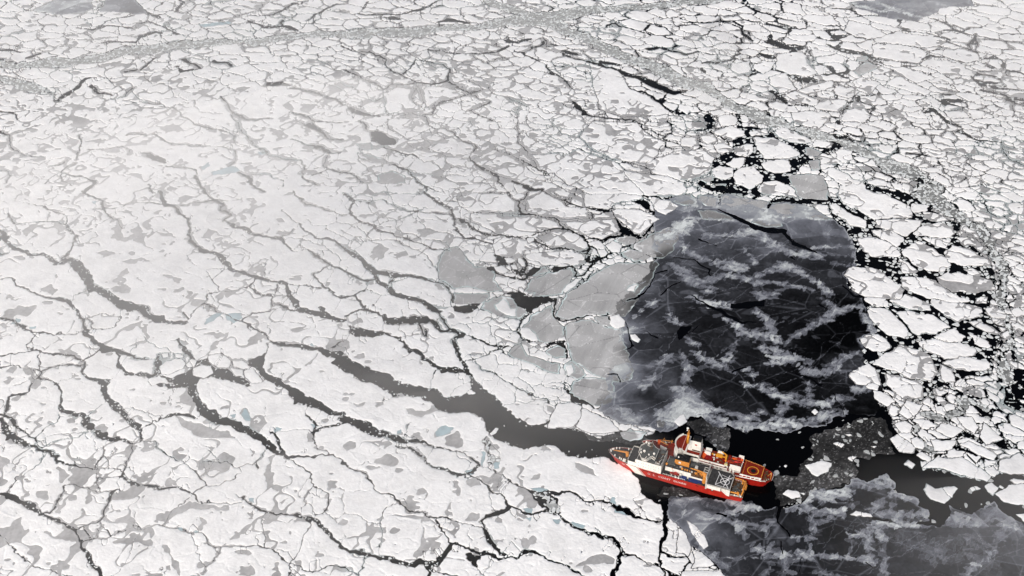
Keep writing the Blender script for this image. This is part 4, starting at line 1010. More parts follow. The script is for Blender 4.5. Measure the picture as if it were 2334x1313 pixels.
for t, L in BANDS.items():
    for P_ in parse_lines(L, t, 2):
        mx_, my_ = g_of(P_[:, 0], P_[:, 1]); mw_ = mpp(P_[:, 0], P_[:, 1])
        for i in range(len(P_) - 1):
            if P_[i, 3] < 75: continue
            ds = math.hypot(mx_[i + 1] - mx_[i], my_[i + 1] - my_[i]); ba = math.atan2(my_[i + 1] - my_[i], mx_[i + 1] - mx_[i])
            wm = (P_[i, 2] + P_[i + 1, 2]) / 2 / 2.985 * mw_[i]
            for q in range(max(1, int(ds / max(3.0, wm * 0.4)))):
                f_ = rs.random(); off = rs.gauss(0, 0.30) * wm
                cx_ = mx_[i] + (mx_[i + 1] - mx_[i]) * f_ - math.sin(ba) * off; cy2 = my_[i] + (my_[i + 1] - my_[i]) * f_ + math.cos(ba) * off
                wd_ = min(max(1.3, wm * rs.uniform(0.18, 0.6)), 9.5)
                shard_at(cx_, cy2, wd_ * rs.uniform(1.3, 4.0), wd_, ba + rs.gauss(0, 0.55), min(215, 10 + P_[i, 3] * rs.uniform(0.85, 1.6)), rs.uniform(0.25, 0.7))
# fine criss-cross of healed cracks
fine = np.full(X.shape, -9.0, np.float32); fl_ = []
for (x0_, x1_, y0_, y1_, n_) in ((1450, 1970, 500, 960, 46), (1560, 2334, 1120, 1313, 34)):
    for _ in range(n_):
        x_, y_ = rs.uniform(x0_, x1_), rs.uniform(y0_, y1_); a_ = rs.choice((-0.25, 0.3, 0.9, 2.0, 2.4)) + rs.gauss(0, .2); pts_ = [[x_, y_, 2.6]]
        for k_ in range(rs.randint(2, 5)):
            l_ = rs.uniform(15, 45); a_ += rs.gauss(0, .3); x_ += l_ * math.cos(a_); y_ += l_ * math.sin(a_) * .8; pts_.append([x_, y_, rs.uniform(1.5, 4)])
        fl_.append(np.array(pts_))
seg_paint(fine, fl_, VX, VY, 1.0, 0.35)
tone = tone + np.clip(fine / 0.3 + 0.5, 0, 1) * (26 + 40 * (noise(X, Y, 14, 231) * .5 + .5))
# shards: angular rafted pieces strewn over the sheet
c3b, c3s, c3r = chips(11.0, 301)
shard = np.clip((c3r - 0.80) * 8, 0, 1) * np.clip((c3s - c3b) * 3, 0, 1) * np.clip(zone + 0.9, 0, 1)
tone = tone + shard * (20 + 16 * tex) * (NI > 0)
# frost crust at the sheet's own edge
rimn = np.clip(1 - np.abs(nilas - .5) / (1.2 + 1.2 * k3), 0, 1) * np.clip(0.55 + noise(X, Y, 20, 219), 0, 1) * (CN < -2)
tone = np.maximum(tone, tone * (1 - rimn) + 175 * rimn)
tone = np.clip(tone - 9 * np.clip(1 - tone / 90, 0, 1), 4, 225)
# plates: tone from the survey points near them, else 160
ptone = np.where(m & (PX > 1230), np.maximum(base_tone, 74), 158.0)
ptone = np.where(PX < 1245, 150, ptone)
dirs = (X * 0.35 + Y * 0.94)
ps = noise(X * 0.94 - Y * 0.35, dirs / 9, 2.2, 221) * 3.5 + noise(X * 0.94 - Y * 0.35, dirs / 9, 7, 222) * 5
ptone = ptone * 1.12 + 4 + ps + 12 * (pr2 - 0.5) - np.clip(1 - pe / 0.6, 0, 1) * 45 * (pr > .3) + np.clip(1 - pe2 / 0.5, 0, 1) * 30 * (pr2 > .7) + 9 * fbm(X, Y, 20, 223, 2)
edgeP = np.clip(1 - plates / 1.3, 0, 1)
snowp = np.clip((fbm(RX, RY, 13, 224, 3) + np.clip(1 - plates / 5.0, 0, 1) * 0.75 - 0.98) * 3.5, 0, 1)
frost = np.clip(1.25 - plates / (1.0 + 0.9 * (noise(RX, RY, 6, 227) * .5 + .5)), 0, 1) * np.clip(0.75 + 1.2 * noise(X, Y, 14, 225), 0, 1)
ptone = ptone + (206 - ptone) * frost * 0.85 + (noise(X, Y, 1.5, 226) > 0.88) * 40
ptone = np.clip(ptone * (1 - snowp) + 238 * snowp, 20, 245)

def components(mask):
    """connected pieces of a boolean grid (4-neighbours), by runs"""
    parent = []
    def find(a):
        while parent[a] != a:
            parent[a] = parent[parent[a]]; a = parent[a]
        return a
    runs = []; prev = []
    for i in range(mask.shape[0]):
        row = mask[i]
        d = np.diff(np.concatenate(([0], row.view(np.int8), [0])))
        st = np.nonzero(d == 1)[0]; en = np.nonzero(d == -1)[0]
        cur = []; j = 0
        for s, e in zip(st.tolist(), en.tolist()):
            rid = len(parent); parent.append(rid)
            while j < len(prev) and prev[j][1] <= s: j += 1
            k = j
            while k < len(prev) and prev[k][0] < e:
                a, b = find(prev[k][2]), find(rid)
                if a != b: parent[max(a, b)] = min(a, b)
                k += 1
            cur.append((s, e, rid))
        runs.append(cur); prev = cur
    lab = np.full(mask.shape, -1, np.int32); remap = {}
    for i, cur in enumerate(runs):
        for s, e, rid in cur:
            r = find(rid); lab[i, s:e] = remap.setdefault(r, len(remap))
    return lab, len(remap)
# ---------------------------------------------------------------- sheets of ice from their fields (marching squares, real thickness)
NN = NW * NH
def contour_faces(F, lab, keep=None):
    """polygons (as grid / edge ids) covering F>0. returns ids (flat), face sizes, face labels, wall segs, wall labels"""
    ins = F > 0
    a = ins[:-1, :-1]; b = ins[:-1, 1:]; c = ins[1:, 1:]; d = ins[1:, :-1]
    case = a * 1 + b * 2 + c * 4 + d * 8
    if keep is not None: case = np.where(keep, case, 0)
    ii, jj = np.nonzero(case); cs = case[ii, jj]
    base = ii.astype(np.int64) * NW + jj
    corner = [base, base + 1, base + NW + 1, base + NW]
    edge = [NN + base, 2 * NN + base + 1, NN + base + NW, 2 * NN + base]
    LABf = lab.ravel()
    flat, sizes, labs, walls, wl = [], [], [], [], []
    for k in range(1, 16):
        s = np.nonzero(cs == k)[0]
        if len(s) == 0: continue
        C = [q[s] for q in corner]; E_ = [q[s] for q in edge]
        if k in (5, 10):
            polysk = [[('e', (q - 1) % 4), ('c', q), ('e', q)] for q in ((0, 2) if k == 5 else (1, 3))]
        else:
            P = []
            for q in range(4):
                if k >> q & 1: P.append(('c', q))
                if (k >> q & 1) != (k >> ((q + 1) % 4) & 1): P.append(('e', q))
            polysk = [P]
        for P in polysk:
            cols = [C[q] if t == 'c' else E_[q] for t, q in P]
            arr = np.stack(cols[::-1], 1)
            first = [q for t, q in P if t == 'c'][0]
            L = LABf[C[first]]
            flat.append(arr.ravel()); sizes.append(np.full(len(s), arr.shape[1], np.int32)); labs.append(L)
            n = len(P)
            for q in range(n):
                if P[q][0] == 'e' and P[(q + 1) % n][0] == 'e':
                    walls.append(np.stack([cols[q], cols[(q + 1) % n]], 1)); wl.append(L)
    if not sizes: return None
    return flat, sizes, labs, walls, wl

def id_pos(ids, F, Z):
    """ids -> x,y,z and interpolation pair"""
    kind = ids // NN; g = ids % NN
    g2 = np.where(kind == 1, g + 1, np.where(kind == 2, g + NW, g))
    f = F.ravel(); f1 = f[g]; f2 = f[g2]
    t = np.where(kind == 0, 0.0, np.clip(f1 / (f1 - f2 + 1e-12), 0.02, 0.98)).astype(np.float32)
    t = np.where(kind == 0, 0, t)
    x = X.ravel(); y = Y.ravel(); z = Z.ravel()
    return x[g] + (x[g2] - x[g]) * t, y[g] + (y[g2] - y[g]) * t, z[g] + (z[g2] - z[g]) * t, g, g2, t

def build_sheets(F, lab, Z, zbot, COL, names, keep=None, edge_tint=None):
    """names: dict label -> (name, material, parent or None, origin or None); label -2 gets everything else. COL: HxWx3 linear"""
    r = contour_faces(F, lab, keep)
    if r is None: return {}
    flat, sizes, labs, walls, wl = r
    groups = {}
    keys = np.array(sorted(k for k in names if k >= 0), dtype=np.int64)
    maxl = int(max(lab.max(), keys.max() if len(keys) else 0)) + 2
    lut = np.full(maxl, -2, np.int64); 
    if len(keys): lut[keys] = keys
    chunks = {}
    for fl, sz, lb in zip(flat, sizes, labs):
        n = int(sz[0]); arr = fl.reshape(-1, n); g = lut[lb]
        o = np.argsort(g, kind='stable'); gs = g[o]; arr = arr[o]
        cut = np.nonzero(np.diff(gs))[0] + 1
        for part, gg in zip(np.split(arr, cut), gs[np.concatenate(([0], cut))] if len(gs) else []):
            chunks.setdefault(int(gg), []).append(part)
    wchunks = {}
    for ws, lb in zip(walls, wl):
        g = lut[lb]; o = np.argsort(g, kind='stable'); gs = g[o]; arr = ws[o]
        cut = np.nonzero(np.diff(gs))[0] + 1
        for part, gg in zip(np.split(arr, cut), gs[np.concatenate(([0], cut))] if len(gs) else []):
            wchunks.setdefault(int(gg), []).append(part)
    C3 = COL.reshape(-1, 3); out = {}
    for g, parts in chunks.items():
        if g not in names: continue
        name, mat, parent, origin = names[g]
        W_ = np.concatenate(wchunks[g]) if g in wchunks else np.zeros((0, 2), np.int64)
        ids = np.unique(np.concatenate([p.ravel() for p in parts]))
        x, y, z, g1, g2, t = id_pos(ids, F, Z)
        col = C3[g1] + (C3[g2] - C3[g1]) * t[:, None]
        wid = np.unique(W_)
        wi = np.searchsorted(ids, wid)
        nv = len(ids)
        co = np.empty((nv + len(wid), 3), np.float32); co[:nv, 0] = x; co[:nv, 1] = y; co[:nv, 2] = z
        co[nv:, 0] = x[wi]; co[nv:, 1] = y[wi]; co[nv:, 2] = zbot
        colw = col[wi] * (np.array(edge_tint) if edge_tint is not None else 1.0)
        cols = np.ones((nv + len(wid), 4), np.float32); cols[:nv, :3] = col; cols[nv:, :3] = colw
        if origin is None: origin = (float(x.mean()), float(y.mean()), 0.0)
        co -= np.array(origin, np.float32)
        loops, ls = [], []
        for p in parts:
            loops.append(np.searchsorted(ids, p).ravel()); ls.append(np.full(len(p), p.shape[1], np.int32))
        if len(W_):
            ta = np.searchsorted(ids, W_[:, 0]); tb = np.searchsorted(ids, W_[:, 1])
            ba = nv + np.searchsorted(wid, W_[:, 0]); bb = nv + np.searchsorted(wid, W_[:, 1])
            loops.append(np.stack([ta, tb, bb, ba], 1).ravel()); ls.append(np.full(len(W_), 4, np.int32))
        loops = np.concatenate(loops).astype(np.int32); ls = np.concatenate(ls)
        me = bpy.data.meshes.new(name)
        me.vertices.add(len(co)); me.vertices.foreach_set("co", co.ravel())
        me.loops.add(len(loops)); me.loops.foreach_set("vertex_index", loops)
        me.polygons.add(len(ls)); st = np.concatenate(([0], np.cumsum(ls)[:-1])).astype(np.int32)
        me.polygons.foreach_set("loop_start", st)
        try: me.polygons.foreach_set("loop_total", ls)
        except Exception: pass
        at = me.color_attributes.new("tint", 'FLOAT_COLOR', 'POINT'); at.data.foreach_set("color", cols.ravel())
        me.materials.append(mat); me.update(calc_edges=True)
        ob = bpy.data.objects.new(name, me); scene.collection.objects.link(ob)
        if parent is not None: ob.parent = parent
        else: ob.location = origin
        out[g] = ob
    return out

def tag(o, label=None, cat=None, group=None, kind=None):
    if label: o["label"] = label
    if cat: o["category"] = cat
    if group: o["group"] = group
    if kind: o["kind"] = kind
    return o

# ---------------------------------------------------------------- ice materials
def nodes_of(name):
    m = bpy.data.materials.new(name); m.use_nodes = True
    nt = m.node_tree; return m, nt, nt.nodes, nt.links, nt.nodes["Principled BSDF"]

def ice_material(name, rough, spec, grain_scale, grain_lo, bump, spec_tint=None):
    m, nt, N, L, P = nodes_of(name)
    at = N.new("ShaderNodeAttribute"); at.attribute_name = "tint"
    geo = N.new("ShaderNodeNewGeometry")
    n1 = N.new("ShaderNodeTexNoise"); n1.inputs["Scale"].default_value = grain_scale; n1.inputs["Detail"].default_value = 6
    n1.inputs["Roughness"].default_value = 0.65
    L.new(geo.outputs["Position"], n1.inputs["Vector"])
    mr = N.new("ShaderNodeMapRange"); mr.inputs["From Min"].default_value = 0.3; mr.inputs["From Max"].default_value = 0.62
    mr.inputs["To Min"].default_value = grain_lo; mr.inputs["To Max"].default_value = 1.0
    L.new(n1.outputs["Fac"], mr.inputs["Value"])
    mx = N.new("ShaderNodeMix"); mx.data_type = 'RGBA'; mx.blend_type = 'MULTIPLY'; mx.inputs["Factor"].default_value = 1
    L.new(at.outputs["Color"], mx.inputs[6]); L.new(mr.outputs[0], mx.inputs[7])
    L.new(mx.outputs[2], P.inputs["Base Color"])
    P.inputs["Roughness"].default_value = rough; P.inputs["Specular IOR Level"].default_value = spec
    if bump:
        n2 = N.new("ShaderNodeTexNoise"); n2.inputs["Scale"].default_value = 0.45; n2.inputs["Detail"].default_value = 5
        L.new(geo.outputs["Position"], n2.inputs["Vector"])
        bp = N.new("ShaderNodeBump"); bp.inputs["Strength"].default_value = bump; bp.inputs["Distance"].default_value = 0.6
        L.new(n2.outputs["Fac"], bp.inputs["Height"]); L.new(bp.outputs[0], P.inputs["Normal"])
    return m
M_SNOW = ice_material("snow", 0.95, 0.1, 0.35, 0.93, 0.5)
M_GREY = ice_material("grey_ice", 0.55, 0.25, 0.6, 0.86, 0.15)
M_NEW = ice_material("new_ice", 0.6, 0.02, 1.1, 0.80, 0.1)
M_BRASH = ice_material("brash", 0.8, 0.15, 1.2, 0.75, 0.4)
m, nt, N, L, P = nodes_of("sea_water"); M_WATER = m
P.inputs["Base Color"].default_value = (0.0012, 0.0012, 0.0015, 1); P.inputs["Roughness"].default_value = 0.12
P.inputs["Specular IOR Level"].default_value = 0.05
n2 = N.new("ShaderNodeTexNoise"); n2.inputs["Scale"].default_value = 0.9; n2.inputs["Detail"].default_value = 4
geo = N.new("ShaderNodeNewGeometry"); L.new(geo.outputs["Position"], n2.inputs["Vector"])
bp = N.new("ShaderNodeBump"); bp.inputs["Strength"].default_value = 0.12; bp.inputs["Distance"].default_value = 0.3
L.new(n2.outputs["Fac"], bp.inputs["Height"]); L.new(bp.outputs[0], P.inputs["Normal"])
# ---------------------------------------------------------------- words that single out each floe and plate
MAXFLOES = 300
RANK = ["largest", "second largest", "third largest", "fourth largest", "fifth largest", "sixth largest", "seventh largest", "eighth largest", "ninth largest", "tenth largest",
        "eleventh largest", "twelfth largest", "thirteenth largest", "fourteenth largest", "fifteenth largest", "sixteenth largest"] + ["%dth largest" % k for k in range(17, 60)]
ANCH = [(70,1250,"in the bottom left corner"),(330,1240,"at the bottom edge, right of the left corner"),(620,1260,"at the bottom edge, left of centre"),(900,1250,"at the bottom edge, near the middle"),
 (1180,1260,"at the bottom edge, right of the middle"),(1450,1260,"at the bottom edge, left of the dark new ice"),(1560,1230,"wedged against the lower dark new ice"),(80,1080,"low on the left edge"),(300,1080,"low on the left, above the corner"),
 (560,1080,"below the dark crack's wide left pool"),(850,1090,"between the two long lower cracks"),(1080,1010,"beside the long pond-dotted crack"),(1300,1080,"touching the nearer ship's bow"),(1400,1180,"just below the nearer ship's bow"),
 (90,900,"at the left edge, below mid height"),(300,880,"below mid height on the left"),(560,930,"above the dark crack's left pool"),(820,900,"between the two widest dark cracks"),(1060,850,"just above the widest dark crack"),
 (1320,960,"between the widest crack and the grey plates"),(80,700,"at the left edge, near mid height"),(320,660,"in the fog-veiled left field"),(520,760,"in the fog beside the curved crack"),(760,720,"in the fog between two curved cracks"),
 (960,640,"left of the grey ice patch"),(1060,730,"below the grey ice patch"),(60,520,"at the left edge, above mid height"),(300,480,"above mid height in the left fog"),(560,520,"in the middle of the left fog"),
 (820,500,"near the right rim of the fog"),(1060,480,"above the grey ice patch"),(1250,520,"above the black pool beside grey plates"),(1450,440,"just above the dark oval's left shoulder"),(120,340,"on the left below the crushed lane"),
 (400,300,"upper left, below the crushed lane"),(680,330,"left of the small grey pool"),(950,350,"right of the small grey pool"),(1200,330,"in the grey-veined field, middle"),(1430,300,"beside the pale straight ridge"),
 (1600,400,"above the dark oval"),(200,200,"on the far left lane's near bank"),(520,190,"near bank of the left lane"),(800,180,"in the upper field left of centre"),(1100,180,"in the upper field, centre"),(1350,180,"below the fork of the crushed lanes"),
 (150,60,"in the far upper left corner"),(480,60,"beyond the left lane, upper left"),(800,40,"beyond the left lane, top centre left"),(1150,30,"beyond the lanes at top centre"),(1500,60,"just past the fork of the lanes"),
 (1700,60,"at the top, right of the fork"),(1700,180,"upper right, above the right lane"),(1850,330,"on the bend of the right lane"),(2000,130,"in the far upper right field"),(2250,80,"in the far upper right corner"),
 (2200,250,"at upper right, inside the right edge"),(2050,330,"above the right lane's curve"),(2280,450,"at the right edge, outside the lane"),(2050,460,"right of the oval's upper shoulder"),(1750,380,"between black pools above the oval"),
 (2000,640,"touching the dark oval's right side"),(2150,600,"between the oval and the right lane"),(2290,640,"at the right edge beside the lane"),(2060,760,"right of the oval's lower half"),(2220,820,"at the right edge, below mid height"),
 (2050,900,"just right of the oval's lower corner"),(2220,960,"right of the slush, near the edge"),(2120,1080,"along the brown lead, lower right"),(1830,1090,"adrift in the slush behind the ships"),(2140,1110,"adrift in the brown water, lower right"),
 (2290,1110,"on the brown lead's right bank"),(1950,1170,"frozen into the lower dark new ice"),(1850,940,"frozen into the oval near its lower rim"),(1460,700,"frozen into the oval's left side"),(1640,320,"between the lane and the black pools")]
PRANK = []
def word_shape(el):
    return "long" if el > 2.3 else ("broad" if el > 1.5 else "rounded")
def label_floes(items, noun, cat, group):
    """items: (object, chart x, chart y, area, elongation, snow share)"""
    byz = {}
    for it in items:
        z = min(range(len(ANCH)), key=lambda k: (ANCH[k][0] - it[1]) ** 2 + (1.6 * (ANCH[k][1] - it[2])) ** 2); byz.setdefault(z, []).append(it)
    for z, L in byz.items():
        L.sort(key=lambda q: -q[3])
        for r, it in enumerate(L):
            look = word_shape(it[4])
            if noun == "floe": look += " clean white" if it[5] > 0.8 else (" grey-blotched" if it[5] > 0.45 else " mostly grey")
            lead = (RANK[r] + " ") if len(L) > 1 else ""
            tag(it[0], "%s%s %s %s" % (lead, look, noun, ANCH[z][2]), cat, group)
LABELLER = '''
items = []
snb = snow > 0
for k in MAINS:
    if k not in slabs: continue
    q = fl_l == k; i_, j_ = fl_i[q], fl_j[q]; v_ = inframe[i_, j_]
    if v_.sum() < 5: v_ = np.ones(len(i_), bool)
    x_, y_ = X[i_[v_], j_[v_]], Y[i_[v_], j_[v_]]; c_ = np.cov(np.stack([x_, y_])) if len(x_) > 3 else np.eye(2)
    ev = np.linalg.eigvalsh(c_); el = math.sqrt(max(ev[1], 1e-6) / max(ev[0], 1e-6))
    items.append((slabs[k], float(PX[i_[v_], j_[v_]].mean()), float(PY[i_[v_], j_[v_]].mean()), int(area[k]), el, float(snb[i_, j_].mean())))
label_floes(items, "floe", "ice floe", "snow covered ice floes")
'''
# ---------------------------------------------------------------- the sea and the ice on it
def plain_mesh(name, verts, faces, mat, smooth=False):
    me = bpy.data.meshes.new(name); me.from_pydata(verts, [], faces); me.materials.append(mat); me.update()
    o = bpy.data.objects.new(name, me); scene.collection.objects.link(o); return o
S_ = 9000.0
sea = plain_mesh("water", [(-S_, -1500, 0), (S_, -1500, 0), (S_, 16000, 0), (-S_, 16000, 0)], [(0, 1, 2, 3)], M_WATER)
tag(sea, kind='structure')
# pack ice past the surveyed field, out to the horizon
m, nt, N, L, P = nodes_of("far_pack_ice"); M_FAR = m
geo = N.new("ShaderNodeNewGeometry"); vo = N.new("ShaderNodeTexVoronoi"); vo.feature = 'DISTANCE_TO_EDGE'; vo.inputs["Scale"].default_value = 0.022
nz = N.new("ShaderNodeTexNoise"); nz.inputs["Scale"].default_value = 0.05; nz.inputs["Detail"].default_value = 6
mxv = N.new("ShaderNodeMix"); mxv.data_type = 'VECTOR'; mxv.inputs[0].default_value = 0.0
add = N.new("ShaderNodeVectorMath"); add.operation = 'MULTIPLY_ADD'; add.inputs[1].default_value = (22, 22, 0)
L.new(geo.outputs["Position"], nz.inputs["Vector"]); L.new(nz.outputs["Color"], add.inputs[0]); L.new(geo.outputs["Position"], add.inputs[2])
L.new(add.outputs[0], vo.inputs["Vector"])
rp = N.new("ShaderNodeValToRGB"); rp.color_ramp.elements[0].position = 0.02; rp.color_ramp.elements[0].color = (0.012, 0.012, 0.014, 1)
rp.color_ramp.elements[1].position = 0.05; rp.color_ramp.elements[1].color = (0.38, 0.38, 0.385, 1)
e = rp.color_ramp.elements.new(0.10); e.color = (0.83, 0.83, 0.835, 1)
L.new(vo.outputs["Distance"], rp.inputs[0]); L.new(rp.outputs[0], P.inputs["Base Color"]); P.inputs["Roughness"].default_value = 0.9
xa, ya = float(X[0, 0]), float(Y[0, 0]); xb = float(X[0, -1]); xc, yc = float(X[-1, 0]), float(Y[-1, 0]); xd = float(X[-1, -1])
v = [(-S_, -1500, .2), (S_, -1500, .2), (S_, 16000, .2), (-S_, 16000, .2), (xa, ya, .2), (xb, ya, .2), (xd, yc, .2), (xc, yc, .2)]
far_ice = plain_mesh("far_pack_ice", v, [(3, 4, 5, 2), (5, 6, 1, 2), (6, 7, 0, 1), (7, 4, 3, 0)], M_FAR)
tag(far_ice, kind='stuff', label="unbroken spread of white pack ice beyond the nearer floes")

def rgb(lin, tint=(1, 1, 1)):
    return np.stack([lin * tint[0], lin * tint[1], lin * tint[2]], -1).astype(np.float32)
# --- pack floes
def grow_labels(thrs, mask):
    lab = np.full(mask.shape, -1, np.int32); n = 0
    for th in thrs:
        l2, k2 = components((pack > th) & mask)
        # only pieces that hold no label yet become new floes
        has = np.zeros(k2, bool); q = (l2 >= 0) & (lab >= 0); has[np.unique(l2[q])] = True
        new = (l2 >= 0) & ~has[np.maximum(l2, 0)]
        lab = np.where(new, l2 + n, lab); n += k2
        lim = (pack > th) & mask
        for _ in range(26 if th > 0 else 12):
            for sh in ((1, 0), (-1, 0), (0, 1), (0, -1)):
                r = np.roll(lab, sh, (0, 1)); lab = np.where((lab < 0) & lim & (r >= 0), r, lab)
    u, inv = np.unique(lab, return_inverse=True); inv = inv.reshape(lab.shape)
    return (inv - 1).astype(np.int32) if u[0] == -1 else inv.astype(np.int32), len(u) - (u[0] == -1)
lab, nl = grow_labels((7.0, 4.0, 2.2, 1.0, 0.0), pack > 0)
# where two floes only just touch, the join is a hairline crack
dif = np.zeros(lab.shape, bool)
dif[:, 1:] |= (lab[:, 1:] != lab[:, :-1]) & (lab[:, 1:] >= 0) & (lab[:, :-1] >= 0)
dif[1:] |= (lab[1:] != lab[:-1]) & (lab[1:] >= 0) & (lab[:-1] >= 0)
pack = np.where(dif, -0.25 * MP, pack); snow = np.where(dif, np.minimum(snow, -0.3), snow); lab = np.where(dif, -1, lab)
cc, ncc = components((pack > 0) & (lab >= 0)); m2 = cc >= 0
cn = np.bincount(cc[m2], minlength=ncc); cl = np.zeros(ncc, np.int64); cl[cc[m2]] = lab[m2]
bestc = {}
for c_ in np.argsort(-cn).tolist(): bestc.setdefault(int(cl[c_]), c_)
main_c = np.zeros(ncc, bool); main_c[list(bestc.values())] = True
lab = np.where(m2 & ~main_c[np.maximum(cc, 0)], nl, lab).astype(np.int32); nl += 1     # crumbs go with the small floes
inframe = (PX > 0) & (PX < PW) & (PY > 0) & (PY < PH)
area = np.bincount(lab[(lab >= 0) & inframe], minlength=nl)
order = np.argsort(-area)
MAINS = [int(k) for k in order[:MAXFLOES + 1] if area[k] > 12 and k != nl - 1][:MAXFLOES]
zslab = (0.30 + 0.05 * noise(X, Y, 30, 401)).astype(np.float32)
gl = 0.40 * (1 + 0.22 * fbm(RX, RY, 15, 402, 4) + 0.14 * noise(RX, RY, 2.2, 403))
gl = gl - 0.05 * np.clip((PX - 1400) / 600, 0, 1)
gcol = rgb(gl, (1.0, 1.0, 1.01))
wp = np.clip(handP / 0.8 + 0.4, 0, 1)[..., None]
gcol = gcol * (1 - wp) + wp * np.array([0.37, 0.48, 0.52], np.float32) * (1 + 0.15 * noise(X, Y, 5, 404))[..., None]
cy = np.clip((noise(X, Y, 60, 405) - 0.15) * 2.5, 0, 1) * np.clip(1 - pack / 2.2, 0, 1)
gcol = gcol * (1 - 0.7 * cy[..., None]) + 0.7 * cy[..., None] * np.array([0.42, 0.50, 0.51], np.float32)
sn = 0.85 + 0.06 * fbm(RX, RY, 24, 406, 4) + 0.03 * noise(RX, RY, 2.5, 407) + 0.03 * fbm(RX, RY, 7, 414, 2)
hump = fbm(X, Y, 11, 408, 3)
thin = np.clip((fbm(X, Y, 34, 409, 3) - 0.45) * 1.6, 0, 1)
sn = sn - 0.10 * thin * (0.3 + gn) - 0.03 * np.clip(hump, 0, 1)
scol = rgb(np.clip(sn, 0.5, 0.9), (0.992, 1.0, 1.004))
zsnow = zslab + 0.06 + 0.28 * np.clip(snow / 2.5, 0, 1) + 0.16 * np.clip(hump, -0.4, 1.2) + 0.32 * np.clip(1 - np.abs(noise(RX + 6 * noise(X, Y, 14, 411), RY + 6 * noise(X, Y, 14, 412), 27, 410)) / 0.05, 0, 1) * np.clip(noise(X, Y, 50, 413) * 3, 0, 1) * np.clip(snow / 2, 0, 1)
zsnow = np.maximum(zsnow, zslab + 0.03).astype(np.float32)
deep = snow > 0
kp = ~(deep[:-1, :-1] & deep[:-1, 1:] & deep[1:, 1:] & deep[1:, :-1])
kp2 = np.ones_like(kp)
er = kp.copy()     # keep one more ring of slab under the snow's edge
er[1:] |= kp[:-1]; er[:-1] |= kp[1:]; er[:, 1:] |= kp[:, :-1]; er[:, :-1] |= kp[:, 1:]
cent = {}
for k in MAINS:
    pass
sel = np.isin(lab, MAINS)
fl_i, fl_j = np.nonzero(sel); fl_l = lab[fl_i, fl_j]
cnt = np.bincount(fl_l, minlength=nl); sx = np.bincount(fl_l, X[fl_i, fl_j], minlength=nl); sy = np.bincount(fl_l, Y[fl_i, fl_j], minlength=nl)
cent = {k: (float(sx[k] / cnt[k]), float(sy[k] / cnt[k]), 0.0) for k in MAINS}
names = {k: ("ice_floe", M_GREY, None, cent[k]) for k in MAINS}; names[-2] = ("small_ice_floes", M_GREY, None, (0, 0, 0))
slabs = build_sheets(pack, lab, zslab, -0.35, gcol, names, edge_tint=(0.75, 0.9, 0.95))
names = {k: ("snow_cover", M_SNOW, slabs[k], cent[k]) for k in MAINS if k in slabs}
names[-2] = ("snow_cover", M_SNOW, slabs.get(-2), (0, 0, 0))
caps = build_sheets(snow, lab, zsnow, 0.10, scol, names)
if -2 in slabs: tag(slabs[-2], "countless small white floes crowded between the larger ones", None, None, 'stuff')
exec(LABELLER)
# --- young grey plates
pn = {}
plab = np.full(X.shape, -1, np.int32)
for k_ in range(len(PLATE_POLYS)):
    mk = (PID == k_) & (plates > 0); ii_, jj_ = np.nonzero(mk)
    if len(ii_) == 0: continue
    w_ = (slice(ii_.min(), ii_.max() + 1), slice(jj_.min(), jj_.max() + 1)); lc, nc = components(mk[w_])
    b_ = np.bincount(lc[lc >= 0], minlength=nc).argmax(); sub = plab[w_]; sub[lc == b_] = k_
ptint = rgb(srgb_lin(ptone) * 0.97, (0.99, 1.0, 1.01))
ew = frost[..., None]
ptint = ptint * (1 - ew) + ew * ptint * np.array([0.84, 1.02, 1.02], np.float32)
pc = {}
for k, Pp in enumerate(PLATE_POLYS):
    cx, cy_ = np.mean([q[0] for q in Pp]), np.mean([q[1] for q in Pp]); gx0, gy0 = g_of(cx, cy_)
    pn[k] = ("grey_ice_plate", M_NEW, None, (float(gx0), float(gy0), 0.0)); pc[k] = (cx, cy_)
pobs = build_sheets(plates, plab, np.full(X.shape, 0.10, np.float32) + 0.0, -0.2, ptint, pn, edge_tint=(0.7, 0.8, 0.85))
for k, ob in pobs.items():
    pass
pit = [(ob, pc[k][0], pc[k][1], int((plab == k).sum()), 1.8, 0) for k, ob in pobs.items()]
label_floes(pit, "smooth grey ice plate", "ice plate", "grey young ice plates")
# --- dark new ice: one sheet per region
nlab = np.full(X.shape, -1, np.int32)
for k, Pp in enumerate(polys(NILAS)):
    sl, f = poly_field(Pp, WX, WY, 4)
    if sl is not None: nlab[sl] = np.where(f > -0.01, k, nlab[sl])
nn = {k: ("new_ice_sheet", M_NEW, None, None) for k in range(6)}
nl_ = srgb_lin(tone) * 0.93
ntint = rgb(nl_, (0.93, 0.99, 1.16))
br_ = np.clip((tone - 120) / 80, 0, 1)[..., None]
ntint = ntint * (1 - br_) + br_ * rgb(nl_, (0.95, 1.01, 1.02))
upper = np.minimum(nilas, -PLs - 0.3)
znil = (0.04 + 0.0004 * np.clip(tone, 0, 200)).astype(np.float32)
nobs = build_sheets(nilas, nlab, znil, -0.1, ntint, nn)
NL = ["dark new ice sheet veined with pale cracks, filling the big oval above the ships",
      "dark smoky new ice sheet with pale rafted bands, in the bottom right corner",
      "pale grey new ice patch at the top edge, left of its darker neighbour", "smaller grey new ice patch at the top edge beside open dark water",
      "smooth brownish grey new ice patch at the top edge, far right"]
for k, ob in nobs.items():
    tag(ob, NL[k] if k < len(NL) else "new ice", "new ice", "sheets of new ice")
